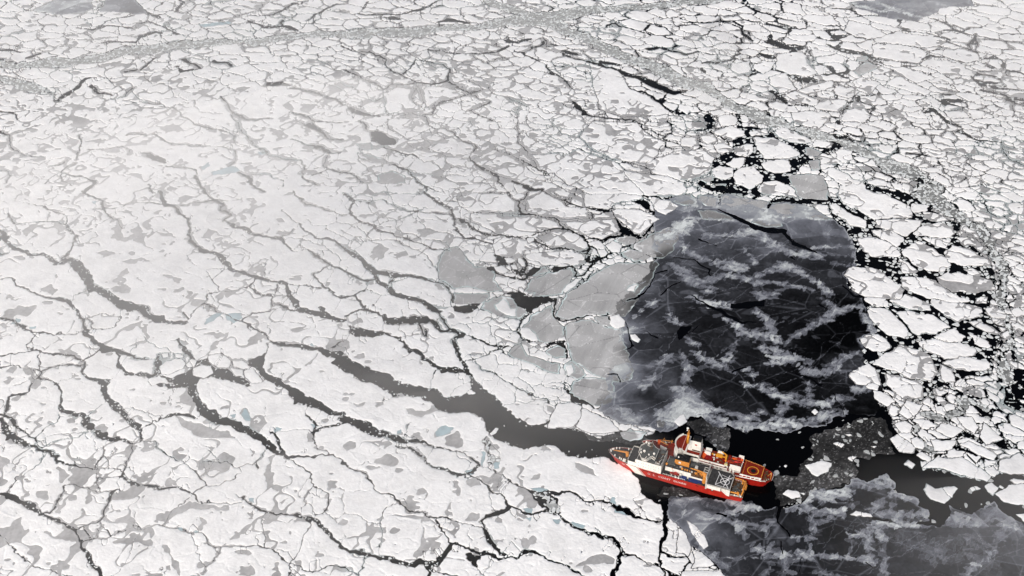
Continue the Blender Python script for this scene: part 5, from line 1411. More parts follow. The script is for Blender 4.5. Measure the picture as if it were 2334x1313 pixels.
# --- slush, brash base and chips
one = np.zeros(X.shape, np.int32)
st_ = 64 + 16 * fbm(X, Y, 6, 421, 3) + 16 * noise(RX, RY / 1.8, 1.8, 422) + (noise(X, Y, 1.2, 423) > 0.62) * 70
st_ = st_ * (0.6 + 0.5 * np.clip(noise(X, Y, 22, 424) + 0.6, 0, 1))
sobs = build_sheets(slush, one, np.full(X.shape, 0.03, np.float32), -0.05, rgb(srgb_lin(np.clip(st_, 10, 200)) * 0.9, (1, 1, 1.02)), {0: ("slush", M_BRASH, None, (0, 0, 0))})
tag(sobs[0], "dark grey slush with pale specks between and around the two ships", kind='stuff')
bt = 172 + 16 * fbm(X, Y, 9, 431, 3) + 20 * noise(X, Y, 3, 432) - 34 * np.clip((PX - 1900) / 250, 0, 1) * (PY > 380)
bsh = np.minimum(BR + 2.0 * noise(X, Y, 7, 433) - 1.5, -NI)
bsh = np.minimum(bsh, np.where((PX > 1950) & (PY > 400), (fbm(X, Y, 16, 434, 3) + 0.55) * 8, 9))
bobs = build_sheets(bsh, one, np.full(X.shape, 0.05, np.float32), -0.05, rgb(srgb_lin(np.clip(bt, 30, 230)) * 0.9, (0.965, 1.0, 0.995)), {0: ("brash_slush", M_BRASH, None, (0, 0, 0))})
tag(bobs[0], "long curved lanes of grey crushed ice crossing the pack", kind='stuff')
cl_ = 0.62 + 0.28 * np.where(chipA > chipB, c1r / 0.7, c2r / 0.5) + 0.08 * noise(X, Y, 2, 441)
ccol = rgb(np.clip(cl_, 0.3, 0.86), (0.955, 0.995, 1.0))
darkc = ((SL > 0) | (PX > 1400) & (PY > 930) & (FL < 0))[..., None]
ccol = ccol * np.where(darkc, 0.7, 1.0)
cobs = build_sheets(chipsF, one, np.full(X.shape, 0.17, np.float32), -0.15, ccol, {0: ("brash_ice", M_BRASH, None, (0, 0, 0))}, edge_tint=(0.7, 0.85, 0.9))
tag(cobs[0], "small pale ice fragments strewn through the lanes and cracks", kind='stuff')
print("ice built", round(time.time() - T0, 1), "floes", len(MAINS))
# ---------------------------------------------------------------- drifting fog: closed banks of even density, thin towards their rims
def fog_bank(px, py, rx, ry, z, h, od, rot, seed, label):
    gx, gy = g_of(px, py); gx, gy = float(gx), float(gy)
    k = (HCAM - z) / HCAM                     # the bank hangs in the line of sight to that part of the sea
    cx, cy = gx * k, gy * k
    n, mrad = 72, 26; vs, fs = [(0, 0, h)], []
    rng = random.Random(seed); ph = [rng.uniform(0, 6.28) for _ in range(5)]
    for i in range(1, mrad + 1):
        r = i / mrad
        for j in range(n):
            a = 2 * math.pi * j / n
            w = 1 + .10 * math.sin(2 * a + ph[0]) + .07 * math.sin(3 * a + ph[1]) + .05 * math.sin(5 * a + ph[2])
            lump = 1 + r * .35 * math.sin(a * 3 + r * 7 + ph[3]) + .22 * r * math.sin(a * 5 - r * 11 + ph[4])
            vs.append((rx * r * w * math.cos(a), ry * r * w * math.sin(a), max(0.0, h * (1 - r * r) ** 2 * lump) + 0.01))
    for j in range(n): fs.append((0, 1 + j, 1 + (j + 1) % n))
    for i in range(mrad - 1):
        for j in range(n):
            a = 1 + i * n + j; b = 1 + i * n + (j + 1) % n; fs.append((a, a + n, b + n, b))
    last = 1 + (mrad - 1) * n; fs.append(tuple(last + j for j in range(n))[::-1])
    m = bpy.data.materials.new("fog"); m.use_nodes = True; nt = m.node_tree
    nt.nodes.remove(nt.nodes["Principled BSDF"])
    pv = nt.nodes.new("ShaderNodeVolumePrincipled"); pv.inputs["Color"].default_value = (0.980, 0.980, 0.980, 1)
    pv.inputs["Density"].default_value = od / h; pv.inputs["Anisotropy"].default_value = -0.15
    nt.links.new(pv.outputs[0], nt.nodes["Material Output"].inputs["Volume"])
    o = plain_mesh("fog_bank", vs, fs, m); o.location = (cx, cy, z); o.rotation_euler = (0, 0, rot)
    tag(o, label, kind='stuff'); return o
fog_bank(420, 560, 430, 420, 150, 90, 0.31, 0.2, 1, "thin pale fog drifting over the pack on the left")
fog_bank(1100, 1010, 170, 95, 120, 50, 0.10, -0.4, 2, "faint brownish fog over the wide dark crack")
fog_bank(260, 60, 760, 620, 90, 70, 0.13, 0.0, 3, "thin fog veiling the farthest ice at the upper left")
fog_bank(2360, 1270, 190, 150, 60, 60, 0.07, 0.1, 4, "faint brown fog above the new ice at the lower right")
fog_bank(2330, 180, 420, 420, 90, 60, 0.11, 0.1, 5, "faint fog over the far floes at the upper right")
fog_bank(560, 1240, 330, 110, 90, 60, 0.10, 0.1, 6, "thin fog thinning out over the lower left floes")
# ---------------------------------------------------------------- ships
def paint(name, col, rough=0.5, spec=0.35, wear=0.12, scale=0.8, rust=0.0):
    m, nt, N, L, P = nodes_of(name)
    tc = N.new("ShaderNodeTexCoord")
    n1 = N.new("ShaderNodeTexNoise"); n1.inputs["Scale"].default_value = scale; n1.inputs["Detail"].default_value = 6
    L.new(tc.outputs["Object"], n1.inputs["Vector"])
    mr = N.new("ShaderNodeMapRange"); mr.inputs["From Min"].default_value = 0.35; mr.inputs["From Max"].default_value = 0.65
    mr.inputs["To Min"].default_value = 1 - wear; mr.inputs["To Max"].default_value = 1 + wear * 0.4
    L.new(n1.outputs["Fac"], mr.inputs["Value"])
    mx = N.new("ShaderNodeMix"); mx.data_type = 'RGBA'; mx.blend_type = 'MULTIPLY'; mx.inputs["Factor"].default_value = 1
    mx.inputs[6].default_value = (*col, 1); L.new(mr.outputs[0], mx.inputs[7]); L.new(mx.outputs[2], P.inputs["Base Color"])
    if rust > 0:      # rust runs and scraped patches, drawn out downwards
        mp = N.new("ShaderNodeMapping"); mp.inputs["Scale"].default_value = (0.55, 0.55, 0.10); L.new(tc.outputs["Object"], mp.inputs["Vector"])
        n3 = N.new("ShaderNodeTexNoise"); n3.inputs["Scale"].default_value = 1.0; n3.inputs["Detail"].default_value = 7; n3.inputs["Roughness"].default_value = 0.7
        L.new(mp.outputs[0], n3.inputs["Vector"])
        m3 = N.new("ShaderNodeMapRange"); m3.inputs["From Min"].default_value = 0.54; m3.inputs["From Max"].default_value = 0.72; m3.inputs["To Max"].default_value = rust
        L.new(n3.outputs["Fac"], m3.inputs["Value"])
        x3 = N.new("ShaderNodeMix"); x3.data_type = 'RGBA'; x3.inputs[7].default_value = (0.10, 0.035, 0.018, 1)
        L.new(m3.outputs[0], x3.inputs[0]); L.new(mx.outputs[2], x3.inputs[6]); L.new(x3.outputs[2], P.inputs["Base Color"])
    P.inputs["Roughness"].default_value = rough; P.inputs["Specular IOR Level"].default_value = spec
    return m
HULLRED = paint("hull_red", (0.44, 0.022, 0.013), 0.55, 0.25, 0.2, 0.25, 0.55)
HULLRED2 = paint("hull_dark_red", (0.38, 0.013, 0.008), 0.55, 0.25, 0.25, 0.25, 0.65)
WHITE = paint("ship_white", (0.80, 0.78, 0.73), 0.55, 0.25, 0.12, 0.5, 0.30)
OFFW = paint("ship_grey_white", (0.55, 0.53, 0.49), 0.55, 0.25, 0.2, 0.8, 0.45)
DECKG = paint("deck_grey", (0.044, 0.043, 0.044), 0.8, 0.15, 0.35, 0.5)
DECKL = paint("deck_mid_grey", (0.082, 0.086, 0.084), 0.8, 0.15, 0.25, 0.6)
DECKR = paint("deck_red", (0.185, 0.016, 0.007), 0.75, 0.15, 0.30, 0.5)
BLACK = paint("black_paint", (0.008, 0.008, 0.009), 0.5, 0.2, 0.3)
GLASS = paint("window_glass", (0.010, 0.013, 0.016), 0.15, 0.5, 0.1)
BUFF = paint("buff_orange", (0.60, 0.24, 0.045), 0.5, 0.3, 0.18, 0.9)
YELL = paint("mast_yellow", (0.62, 0.27, 0.025), 0.5, 0.3, 0.15, 0.9)
ORNG = paint("boat_orange", (0.80, 0.11, 0.015), 0.45, 0.35, 0.12)
BLUE = paint("container_blue", (0.012, 0.030, 0.13), 0.5, 0.3, 0.2)
LINE = paint("marking_white", (0.72, 0.72, 0.72), 0.7, 0.2, 0.15)
RUST = paint("gear_brown", (0.10, 0.055, 0.03), 0.8, 0.2, 0.4)
RUBB = paint("fender_black", (0.012, 0.012, 0.012), 0.9, 0.1, 0.3)
MAROON = paint("maroon_paint", (0.25, 0.010, 0.012), 0.5, 0.3, 0.2)

class MB:
    def __init__(s): s.v = []; s.f = []
    def add(s, vs, fs):
        o = len(s.v); s.v += [tuple(q) for q in vs]; s.f += [tuple(o + i for i in f) for f in fs]; return s
    def box(s, x0, x1, y0, y1, z0, z1, taper=0.0):
        t = taper
        return s.add([(x0, y0, z0), (x1, y0, z0), (x1, y1, z0), (x0, y1, z0), (x0 + t, y0 + t, z1), (x1 - t, y0 + t, z1), (x1 - t, y1 - t, z1), (x0 + t, y1 - t, z1)],
                     [(0, 3, 2, 1), (4, 5, 6, 7), (0, 1, 5, 4), (1, 2, 6, 5), (2, 3, 7, 6), (3, 0, 4, 7)])
    def prism(s, pts, z0, z1, inset=0.0):
        n = len(pts); cx = sum(p[0] for p in pts) / n; cy = sum(p[1] for p in pts) / n
        top = [(p[0] + (cx - p[0]) * inset, p[1] + (cy - p[1]) * inset) for p in pts]
        return s.add([(x, y, z0) for x, y in pts] + [(x, y, z1) for x, y in top],
                     [tuple(range(n))[::-1], tuple(range(n, 2 * n))] + [(i, (i + 1) % n, n + (i + 1) % n, n + i) for i in range(n)])
    def tube(s, a, b, r, r2=None, n=8):
        a, b = Vector(a), Vector(b); d = (b - a).normalized(); r2 = r if r2 is None else r2
        u = d.cross(Vector((0, 0, 1)) if abs(d.z) < 0.9 else Vector((1, 0, 0))).normalized(); w = d.cross(u)
        vs = []
        for c, rr in ((a, r), (b, r2)):
            for i in range(n):
                t = 2 * math.pi * i / n; vs.append(c + u * (rr * math.cos(t)) + w * (rr * math.sin(t)))
        return s.add(vs, [tuple(range(n)), tuple(range(n, 2 * n))[::-1]] + [(i, n + i, n + (i + 1) % n, (i + 1) % n) for i in range(n)])
    def path(s, pts, r, n=6):
        for a, b in zip(pts[:-1], pts[1:]): s.tube(a, b, r, n=n)
        return s
    def ball(s, c, r, n=12, m=7, sz=1.0):
        vs, fs = [], []
        for i in range(m + 1):
            th = math.pi * i / m
            for j in range(n):
                ph = 2 * math.pi * j / n
                vs.append((c[0] + r * math.sin(th) * math.cos(ph), c[1] + r * math.sin(th) * math.sin(ph), c[2] + r * sz * math.cos(th)))
        for i in range(m):
            for j in range(n): fs.append((i * n + j, (i + 1) * n + j, (i + 1) * n + (j + 1) % n, i * n + (j + 1) % n))
        return s.add(vs, fs)
    def ring(s, c, r0, r1, z0, z1, n=40, ry=1.0):
        vs, fs = [], []
        for z in (z0, z1):
            for r in (r0, r1):
                for j in range(n):
                    a = 2 * math.pi * j / n; vs.append((c[0] + r * math.cos(a), c[1] + r * ry * math.sin(a), z))
        for j in range(n):
            k = (j + 1) % n
            fs += [(2 * n + j, 2 * n + k, 3 * n + k, 3 * n + j)[::-1], (j, k, 2 * n + k, 2 * n + j)[::-1], (n + j, n + k, 3 * n + k, 3 * n + j), (j, k, n + k, n + j)]
        return s.add(vs, fs)
    def rail(s, pts, z, h=1.1, r=0.07, step=2.2, bars=3):
        """stanchions and bars along a polyline at deck height z"""
        for a, b in zip(pts[:-1], pts[1:]):
            d = math.hypot(b[0] - a[0], b[1] - a[1]); n = max(1, int(d / step))
            for k in range(bars):
                zz = z + h * (k + 1) / bars; s.tube((a[0], a[1], zz), (b[0], b[1], zz), r, n=4)
            for i in range(n + 1):
                t = i / n; x, y = a[0] + (b[0] - a[0]) * t, a[1] + (b[1] - a[1]) * t; s.tube((x, y, z), (x, y, z + h), r, n=4)
        return s
    def cut(s):
        s.cuts = getattr(s, 'cuts', []) + [(len(s.v), len(s.f))]; return s
    def build(s, name, mat, parent=None, smooth=False):
        cuts = getattr(s, 'cuts', None)
        if cuts:
            o = None
            for (v0, f0), (v1, f1) in zip([(0, 0)] + cuts, cuts + [(len(s.v), len(s.f))]):
                if f1 > f0:
                    q = MB(); q.v = s.v[v0:v1]; q.f = [tuple(i - v0 for i in f) for f in s.f[f0:f1]]; o = q.build(name, mat, parent, smooth)
            return o
        me = bpy.data.meshes.new(name); me.from_pydata(s.v, [], s.f); me.materials.append(mat); me.update()
        if smooth:
            for p in me.polygons: p.use_smooth = True
        o = bpy.data.objects.new(name, me); scene.collection.objects.link(o)
        if parent: o.parent = parent
        return o
def empty(name, loc, rz):
    o = bpy.data.objects.new(name, None); scene.collection.objects.link(o); o.location = loc; o.rotation_euler = (0, 0, rz)
    o.empty_display_size = 2; return o
def place(root, ref, x, y, z, rz=0.0):
    """put a separate thing on a ship, in the ship's own coordinates"""
    a = ref.rotation_euler.z; c, s = math.cos(a), math.sin(a)
    root.location = (ref.location.x + c * x - s * y, ref.location.y + s * x + c * y, z); root.rotation_euler = (0, 0, a + rz)

def loft_hull(st, deck_inset=0.0):
    """st: list of (x, half_wl, half_deck, z_deck, x_wl) -> hull skin, and deck outline"""
    m = MB(); n = len(st); rows = 6; V = []
    for (x, hw, hd, zd, xw) in st:
        row = []
        for k in range(rows):
            t = k / (rows - 1); z = -2.0 + (zd + 2.0) * t; tt = max(0, (z) / zd)
            e = tt ** 1.5 if hd > hw else tt
            y = hw + (hd - hw) * e; xx = xw + (x - xw) * tt
            row.append((xx, y, z))
        V.append(row)
    vs, fs = [], []
    for sgn in (1, -1):
        o = len(vs)
        for row in V: vs += [(a, b * sgn, c) for a, b, c in row]
        for i in range(n - 1):
            for k in range(rows - 1):
                q = (o + i * rows + k, o + (i + 1) * rows + k, o + (i + 1) * rows + k + 1, o + i * rows + k + 1)
                fs.append(q if sgn > 0 else q[::-1])
    # transom
    a = [i for i in range(rows)]; b = [n * rows + i for i in range(rows)]
    for k in range(rows - 1): fs.append((a[k], a[k + 1], b[k + 1], b[k]))
    m.add(vs, fs); return m, V
def hull_y(V, x, z):
    best = None
    for r0, r1 in zip(V[:-1], V[1:]):
        pts = []
        for r in (r0, r1):
            for p, q in zip(r[:-1], r[1:]):
                if p[2] <= z <= q[2] + 1e-6:
                    t = (z - p[2]) / (q[2] - p[2] + 1e-9); pts.append((p[0] + (q[0] - p[0]) * t, p[1] + (q[1] - p[1]) * t)); break
            else: pts.append((r[-1][0], r[-1][1]))
        if min(pts[0][0], pts[1][0]) - 1e-6 <= x <= max(pts[0][0], pts[1][0]) + 1e-6:
            t = (x - pts[0][0]) / (pts[1][0] - pts[0][0] + 1e-9); return pts[0][1] + (pts[1][1] - pts[0][1]) * t
    return V[-1][0][1]
def deck_sheet(st, z, inset=0.35, x0=None, x1=None):
    P = [(x, hd - inset) for (x, hw, hd, zd, xw) in st if (x0 is None or x >= x0) and (x1 is None or x <= x1)]
    m = MB(); n = len(P); vs = [(x, max(y, 0.05), z(x)) for x, y in P] + [(x, -max(y, 0.05), z(x)) for x, y in P]
    m.add(vs, [(i, n + i, n + i + 1, i + 1)[::-1] for i in range(n - 1)]); return m
def text_mesh(body, size, mat, parent, name, fn):
    """letters as a mesh laid on the hull: fn(u, v) -> point"""
    cu = bpy.data.curves.new("lettering", 'FONT'); cu.body = body; cu.size = size; cu.space_character = 1.15; cu.offset = 0.03
    to = bpy.data.objects.new("lettering", cu); scene.collection.objects.link(to)
    bpy.context.view_layer.update()
    me = bpy.data.meshes.new_from_object(to.evaluated_get(bpy.context.evaluated_depsgraph_get()))
    scene.collection.objects.unlink(to); bpy.data.objects.remove(to)
    for v in me.vertices: v.co = Vector(fn(v.co.x, v.co.y))
    me.materials.clear(); me.materials.append(mat); me.name = name
    o = bpy.data.objects.new(name, me); scene.collection.objects.link(o); o.parent = parent; return o

# ================================================================ nearer ship: red hull, white house, grey decks
HD = math.radians(158.0)
A = empty("icebreaker_ship", (204.34, 704.78, 0), HD)
tag(A, "nearer red-hulled icebreaker with grey decks and white coast guard lettering on its side", "ship", "icebreakers moored side by side")
zd = lambda x: 8.6 + (0.0 if x < 95 else 1.6 * ((x - 95) / 31) ** 1.3) - (2.6 if x < 13.5 else 0)
stA = [(0, 8.0, 9.4, 6.0, 1.0), (6, 8.8, 10.0, 6.0, 6), (13.4, 9.3, 10.3, 6.0, 13.4), (13.6, 9.3, 10.3, 8.6, 13.6), (30, 9.9, 10.6, 8.6, 30), (60, 10.0, 10.5, 8.6, 60),
       (80, 9.8, 10.4, 8.6, 79), (92, 9.7, 10.3, 8.6, 91), (100, 9.2, 10.1, zd(100), 98.5), (106, 8.3, 9.7, zd(106), 104), (112, 6.7, 8.6, zd(112), 109), (117, 4.9, 7.0, zd(117), 113),
       (121, 3.1, 5.0, zd(121), 116), (124, 1.5, 2.9, zd(124), 118), (125.6, 0.05, 0.4, zd(125.6), 119.5)]
mA, VA = loft_hull(stA); hullA = mA.build("hull", HULLRED, A, False)
# white and fine blue-edged slash across the bow quarter, laid 6 cm off the plating
def slash(xa_top, xb_top, xa_bot, xb_bot, mat, name, off):
    s = MB()
    for sg in (1, -1):
        K = 9; vs = []
        for k in range(K + 1):
            t = k / K; z = 0.05 + t * (8.55 - 0.05)
            for xs_ in ((xa_bot, xa_top), (xb_bot, xb_top)):
                x = xs_[0] + (xs_[1] - xs_[0]) * t; vs.append((x, sg * (hull_y(VA, x, z) + off), z))
        s.add(vs, [(2 * k, 2 * k + 1, 2 * k + 3, 2 * k + 2) if sg > 0 else (2 * k, 2 * k + 2, 2 * k + 3, 2 * k + 1) for k in range(K)])
    return s.build(name, mat, hullA)
slash(96.6, 106.8, 88.5, 97.2, WHITE, "bow_stripe", 0.22); slash(95.0, 95.9, 86.9, 87.8, WHITE, "thin_stripe", 0.22)
def on_side(x0, z0, sc=1.0):
    return lambda u, v: (x0 - u * sc, hull_y(VA, x0 - u * sc, z0 + v * sc) + 0.16, z0 + v * sc)
for wd, x0_ in (("U.", 85.5), ("S.", 80.8), ("COAST", 75.6), ("GUARD", 61.8)): text_mesh(wd, 3.1, LINE, hullA, "hull_lettering", on_side(x0_, 3.6))
text_mesh("20", 2.6, LINE, hullA, "hull_number", on_side(110.5, 5.0))
s = MB()
for x, z in ((89, 7.2), (86.5, 7.2), (82, 7.0), (77.5, 7.0), (40.5, 6.6), (27, 5.8)): s.box(x - 1.3, x + 1.3, hull_y(VA, x, z) - 0.2, hull_y(VA, x, z) + 0.10, z - 0.35, z + 0.35); s.cut()
s.build("hull_port", BLACK, hullA)
deck_sheet(stA, lambda x: zd(x) - 0.15, 0.3, 13.6).build("main_deck", DECKG, A)
deck_sheet(stA, lambda x: 5.9, 0.3, None, 13.4).build("fantail_deck", RUST, A)
MB().box(13.35, 13.6, -10.2, 10.2, 5.9, 8.6).build("deck_step", RUST, A)
s = MB()
for sg in (1, -1): s.rail([(x, sg * (hd - 0.35)) for (x, hw, hd, z_, xw) in stA if x >= 98], 9.1, 1.3, 0.07, 2.2, 2)
s.build("bow_railing", OFFW, A)
s = MB()
for x, y in ((123, 1.2), (123.6, 0.2), (121.6, -2.2), (119.5, -4.2), (122.6, -1.4), (118.2, 4.9), (113.2, 6.4), (109, -7.4), (117, -5.3), (111.5, 7.3)): s.tube((x, y, 9.4), (x, y, 10.9), 0.55, 0.45); s.ball((x, y, 11.0), 0.62, 8, 5); s.cut()
s.build("mooring_bitt", WHITE, A)
MB().box(107.2, 109.8, 6.6, 8.6, 9, 11.2).build("deck_locker", WHITE, A)
s = MB()
for x, y in ((114.5, -1.5), (114.5, 1.8), (111.0, 4.2), (105.8 + 1, 6)): s.tube((x, y, 9), (x, y, 10.6), 0.9); s.box(x - 1.3, x + 1.3, y - .5, y + .5, 9, 9.9); s.cut()
s.build("anchor_windlass", RUST, A)
# bow crane
s = MB(); s.tube((107.9, 0.6, 9), (107.9, 0.6, 12.4), 1.5, 1.2); s.box(106.6, 109.4, -0.8, 2.0, 12.2, 13.8, 0.25)
cr = s.build("bow_crane", BUFF, A)
s = MB(); s.tube((108.6, 0.9, 13.4), (121.2, 1.3, 12.6), 0.55, 0.22); s.tube((108.4, 0.1, 13.2), (121.0, 1.0, 12.4), 0.3, 0.15); s.tube((108.6, 0.6, 14.6), (116.5, 1.1, 13.4), 0.22)
for k in range(7): s.tube((109.5 + k * 1.6, 0.9, 13.4), (110.3 + k * 1.6, 0.2, 13.1), 0.1, n=4)
s.build("crane_boom", BUFF, cr)
# low forward house
fh = MB().prism([(96.9, 9.8), (104.8, 9.7), (105.2, 4), (105.5, 0), (105.2, -4), (104.8, -9.4), (96.9, -9.8)], 8.5, 13.2).build("forward_house", WHITE, A)
MB().prism([(96.7, 9.5), (104.6, 9.4), (105.0, 4), (105.2, 0), (105.0, -4), (104.6, -9.1), (96.7, -9.5)], 13.2, 13.35).build("house_deck", DECKG, fh)
s = MB(); s.rail([(104.7, 9.5), (105.1, 4), (105.3, 0), (105.1, -4), (104.7, -9.2), (97, -9.6)], 13.3, 1.2, 0.12, 1.8, 3)
for y in (7.5, 3.5, -0.5, -5): s.box(104.6, 105.3, y - 1.0, y + 1.0, 13.3, 14.4)
s.build("house_railing", OFFW, fh)
MB().box(97, 98.2, 8.2, 9.3, 13.35, 16).build("vent_box", WHITE, fh)
# main block, flush with the hull
bl = MB().prism([(73.8, 10.35), (96.8, 10.05), (96.8, -10.05), (73.8, -10.35)], 8.4, 17.8).build("superstructure", WHITE, A)
MB().prism([(74.0, 10.1), (96.5, 9.8), (96.5, -9.8), (74.0, -10.1)], 17.8, 17.95).build("superstructure_deck", DECKG, bl)
s = MB()
for k in range(9):
    for z in (11.2, 14.6):
        s.box(76 + k * 2.3, 76.35 + k * 2.3, 10.0, 10.42 - 0.012 * k, z, z + 0.45); s.cut()
s.build("porthole", GLASS, bl)
s = MB(); s.rail([(74.0, 10.0), (74.0, -10.0)], 17.9, 1.4, 0.16, 1.6, 3); s.rail([(74.0, 10.0), (80, 9.9)], 17.9, 1.2, 0.09, 1.6, 2)
for y in (7.6, 3, -2, -6): s.box(73.8, 74.5, y - .5, y + .5, 17.9, 19.2)
s.build("aft_railing", OFFW, bl)
s = MB(); s.tube((78, 6, 17.9), (75.2, 4.2, 20.5), 0.16); s.tube((77, 1, 17.9), (75.4, -1, 21), 0.14); s.tube((79.5, 8.2, 17.9), (79.5, 8.2, 19.5), 0.5); s.box(76.2, 78.6, 8.0, 8.9, 17.9, 18.9); s.box(76.4, 77.2, 5.6, 6.6, 17.9, 19.2)
s.build("deck_fittings", OFFW, bl)
s = MB(); s.box(80.2, 86.0, 6.8, 9.2, 17.9, 19.0); s.box(75, 79, -8, -5, 17.9, 19.6); s.build("deck_lockers", DECKL, bl)
# bridge: eight-sided house with a wide dark roof
oct_ = [(97.2, 3.6), (92.6, 10.6), (87.8, 10.6), (84.2, 4.8), (80.6, 6.6), (80.6, -6.6), (84.2, -8.2), (88.0, -11.5), (93.6, -11.5), (97.6, -5)]
def shrink(P, d):
    cx = sum(p[0] for p in P) / len(P); cy = sum(p[1] for p in P) / len(P)
    return [(p[0] + (cx - p[0]) * d / 10.0, p[1] + (cy - p[1]) * d / 10.0) for p in P]
br = MB().prism(shrink(oct_, 1.0), 17.9, 20.6).build("bridge", WHITE, A)
MB().prism(shrink(oct_, 0.93), 19.3, 20.2).build("bridge_windows", GLASS, br)
MB().prism(oct_, 20.6, 20.85).build("bridge_roof", OFFW, br)
MB().prism(shrink(oct_, 0.7), 20.86, 20.95).build("roof_deck", DECKL, br)
s = MB(); P = [(97.0, 3.6), (92.5, 10.4), (87.8, 10.4), (84.2, 4.7), (80.7, 6.4)]; s.rail(P, 20.85, 1.2, 0.13, 1.6, 3); s.rail([(80.7, 6.4), (80.7, -6.4)], 20.85, 1.3, 0.16, 1.5, 3)
s.rail([(97.0, 3.6), (97.5, -5), (93.5, -11.3)], 20.85, 1.2, 0.12, 1.5, 3); s.rail([(93.5, -11.3), (88, -11.3)], 20.85, 1.2, .1, 1.5, 3)
s.build("bridge_railing", OFFW, br)
s = MB()
for x, y, r in ((92.2, 2.3, 1.25), (83.2, 2.4, 1.1), (94.5, 4.8, 0.9), (87.3, 5.0, 0.75), (93.7, -9.3, 1.0), (91.2, -8.2, 0.9), (96.6, 1.5, .6)):
    s.tube((x - 0.3, y, 20.9), (x - 0.2, y, 22.4), 0.28); s.ball((x, y, 23.0), r, 14, 8); s.cut()
s.build("radome", WHITE, br, True)
s = MB(); s.path([(92.2, -8.0, 21.2), (90.5, -7.0, 21.2), (88.5, -7.2, 21.2), (87.2, -8.5, 21.2)], 0.35); s.cut(); s.box(95.2, 96.2, -1, 0.5, 20.9, 22.0); s.cut(); s.box(85, 86, 5.4, 6.0, 20.9, 21.8); s.cut(); s.tube((89.5, 8.6, 20.9), (88.2, 7.6, 22.6), 0.3)
s.build("roof_fitting", OFFW, br)
# lattice mast, dark
s = MB()
for dx, dy in ((-1.1, -1.1), (1.1, -1.1), (1.1, 1.1), (-1.1, 1.1)): s.tube((87 + dx, -2.2 + dy, 20.9), (87 + dx * .45, -2.2 + dy * .45, 31), 0.14, n=5)
for k in range(5):
    z = 22.5 + 1.9 * k; q = 1.1 * (1 - .055 * (z - 20.9)); s.path([(87 - q, -2.2 - q, z), (87 + q, -2.2 - q, z), (87 + q, -2.2 + q, z), (87 - q, -2.2 + q, z), (87 - q, -2.2 - q, z)], 0.09, 4)
s.tube((87, -5.6, 27), (87, 1.2, 27), 0.12); s.tube((87, -4.4, 29.5), (87, 0, 29.5), 0.1); s.box(86.3, 87.7, -3, -1.4, 24.8, 25.3); s.tube((87, -2.2, 31), (87, -2.2, 34.5), 0.08, n=4)
s.build("lattice_mast", RUST, A)
# midships house
mh = MB().prism([(33.4, 6.9), (71.0, 6.6), (71.0, -8.0), (33.4, -8.0)], 8.4, 15.6).build("midships_house", WHITE, A)
MB().prism([(33.8, 6.6), (70.8, 6.3), (70.8, -7.8), (33.8, -7.8)], 15.6, 15.75).build("boat_deck", DECKG, mh)
MB().box(36.3, 47.6, 4.0, 7.4, 13.2, 15.78).build("gear_bay", RUST, mh)
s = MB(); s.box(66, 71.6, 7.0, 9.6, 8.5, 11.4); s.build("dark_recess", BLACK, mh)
s = MB()
for x in (55.5, 57.8, 61, 64.5, 68.3): s.box(x - .2, x + .2, 9.2, 9.6, 8.5, 11.2)
s.rail([(52, 9.9), (72, 9.9)], 8.5, 1.2, 0.09, 1.8, 2); s.box(59.6, 61.2, 9.3, 10.1, 8.6, 9.8); s.box(57.0, 58.3, 9.5, 10.2, 8.6, 9.6); s.build("side_railing", WHITE, A)
# stack
sk = MB().prism([(51.4, 0.3), (64.6, 0.3), (64.6, -5.6), (51.4, -5.6)], 15.7, 20.6, 0.03).build("funnel", BUFF, A)
s = MB(); s.prism([(51.8, -0.4), (64.4, -0.4), (64.4, -6.6), (51.8, -6.6)], 20.5, 22.4, 0.05)
for x in (55, 58, 61): s.tube((x, -3.4, 22.2), (x, -3.4, 23.4), 0.7)
s.build("funnel_top", BLACK, sk)
MB().ball((61.8, -1.4, 23.2), 0.75).build("funnel_light", WHITE, sk)
MB().box(59.0, 61.0, 0.26, 0.42, 17.6, 19.6).build("funnel_emblem", LINE, sk)
s = MB(); s.box(63.5, 70.2, -4, 3.2, 15.7, 17.2); s.build("vent_house", DECKL, mh)
s = MB()
for x, y, r in ((70.6, 4.2, 1.15), (56.3, 5.0, 1.1), (53.6, 5.2, .75), (51.6, 5.2, .9), (49.4, 5.4, .6), (64.5, 8.0, .4)): s.tube((x, y, 15.7), (x, y, 16.8), r * .7); s.ball((x, y, 17.0), r, 12, 7); s.cut()
s.build("vent_cowl", BUFF, A, True)
MB().box(43.4, 46.4, -2.6, 0.2, 15.8, 18.2, 0.3).build("plotting_hut", OFFW, mh)
MB().box(47, 50.5, -5, -2.8, 15.8, 16.9, 0.1).build("store_locker", DECKL, mh)
# midships crane on its round pedestal
s = MB(); s.tube((35.6, 6.2, 9), (35.6, 6.2, 16.2), 1.9, 1.7, 14); s.tube((35.6, 6.0, 16.2), (35.6, 5.6, 18.2), 2.0, 1.5, 14); s.ball((35.8, 5.2, 18.0), 1.7, 10, 6, .8)
mc = s.build("midships_crane", BUFF, A)
s = MB(); s.tube((36.2, 4.8, 18.4), (42.5, 3.2, 18.2), 0.95, 0.6); s.tube((42.5, 3.2, 18.2), (49.5, 2.4, 17.6), 0.6, 0.45); s.tube((36.6, 5.8, 17.2), (43, 4.0, 17.4), 0.35); s.build("crane_boom", BUFF, mc)
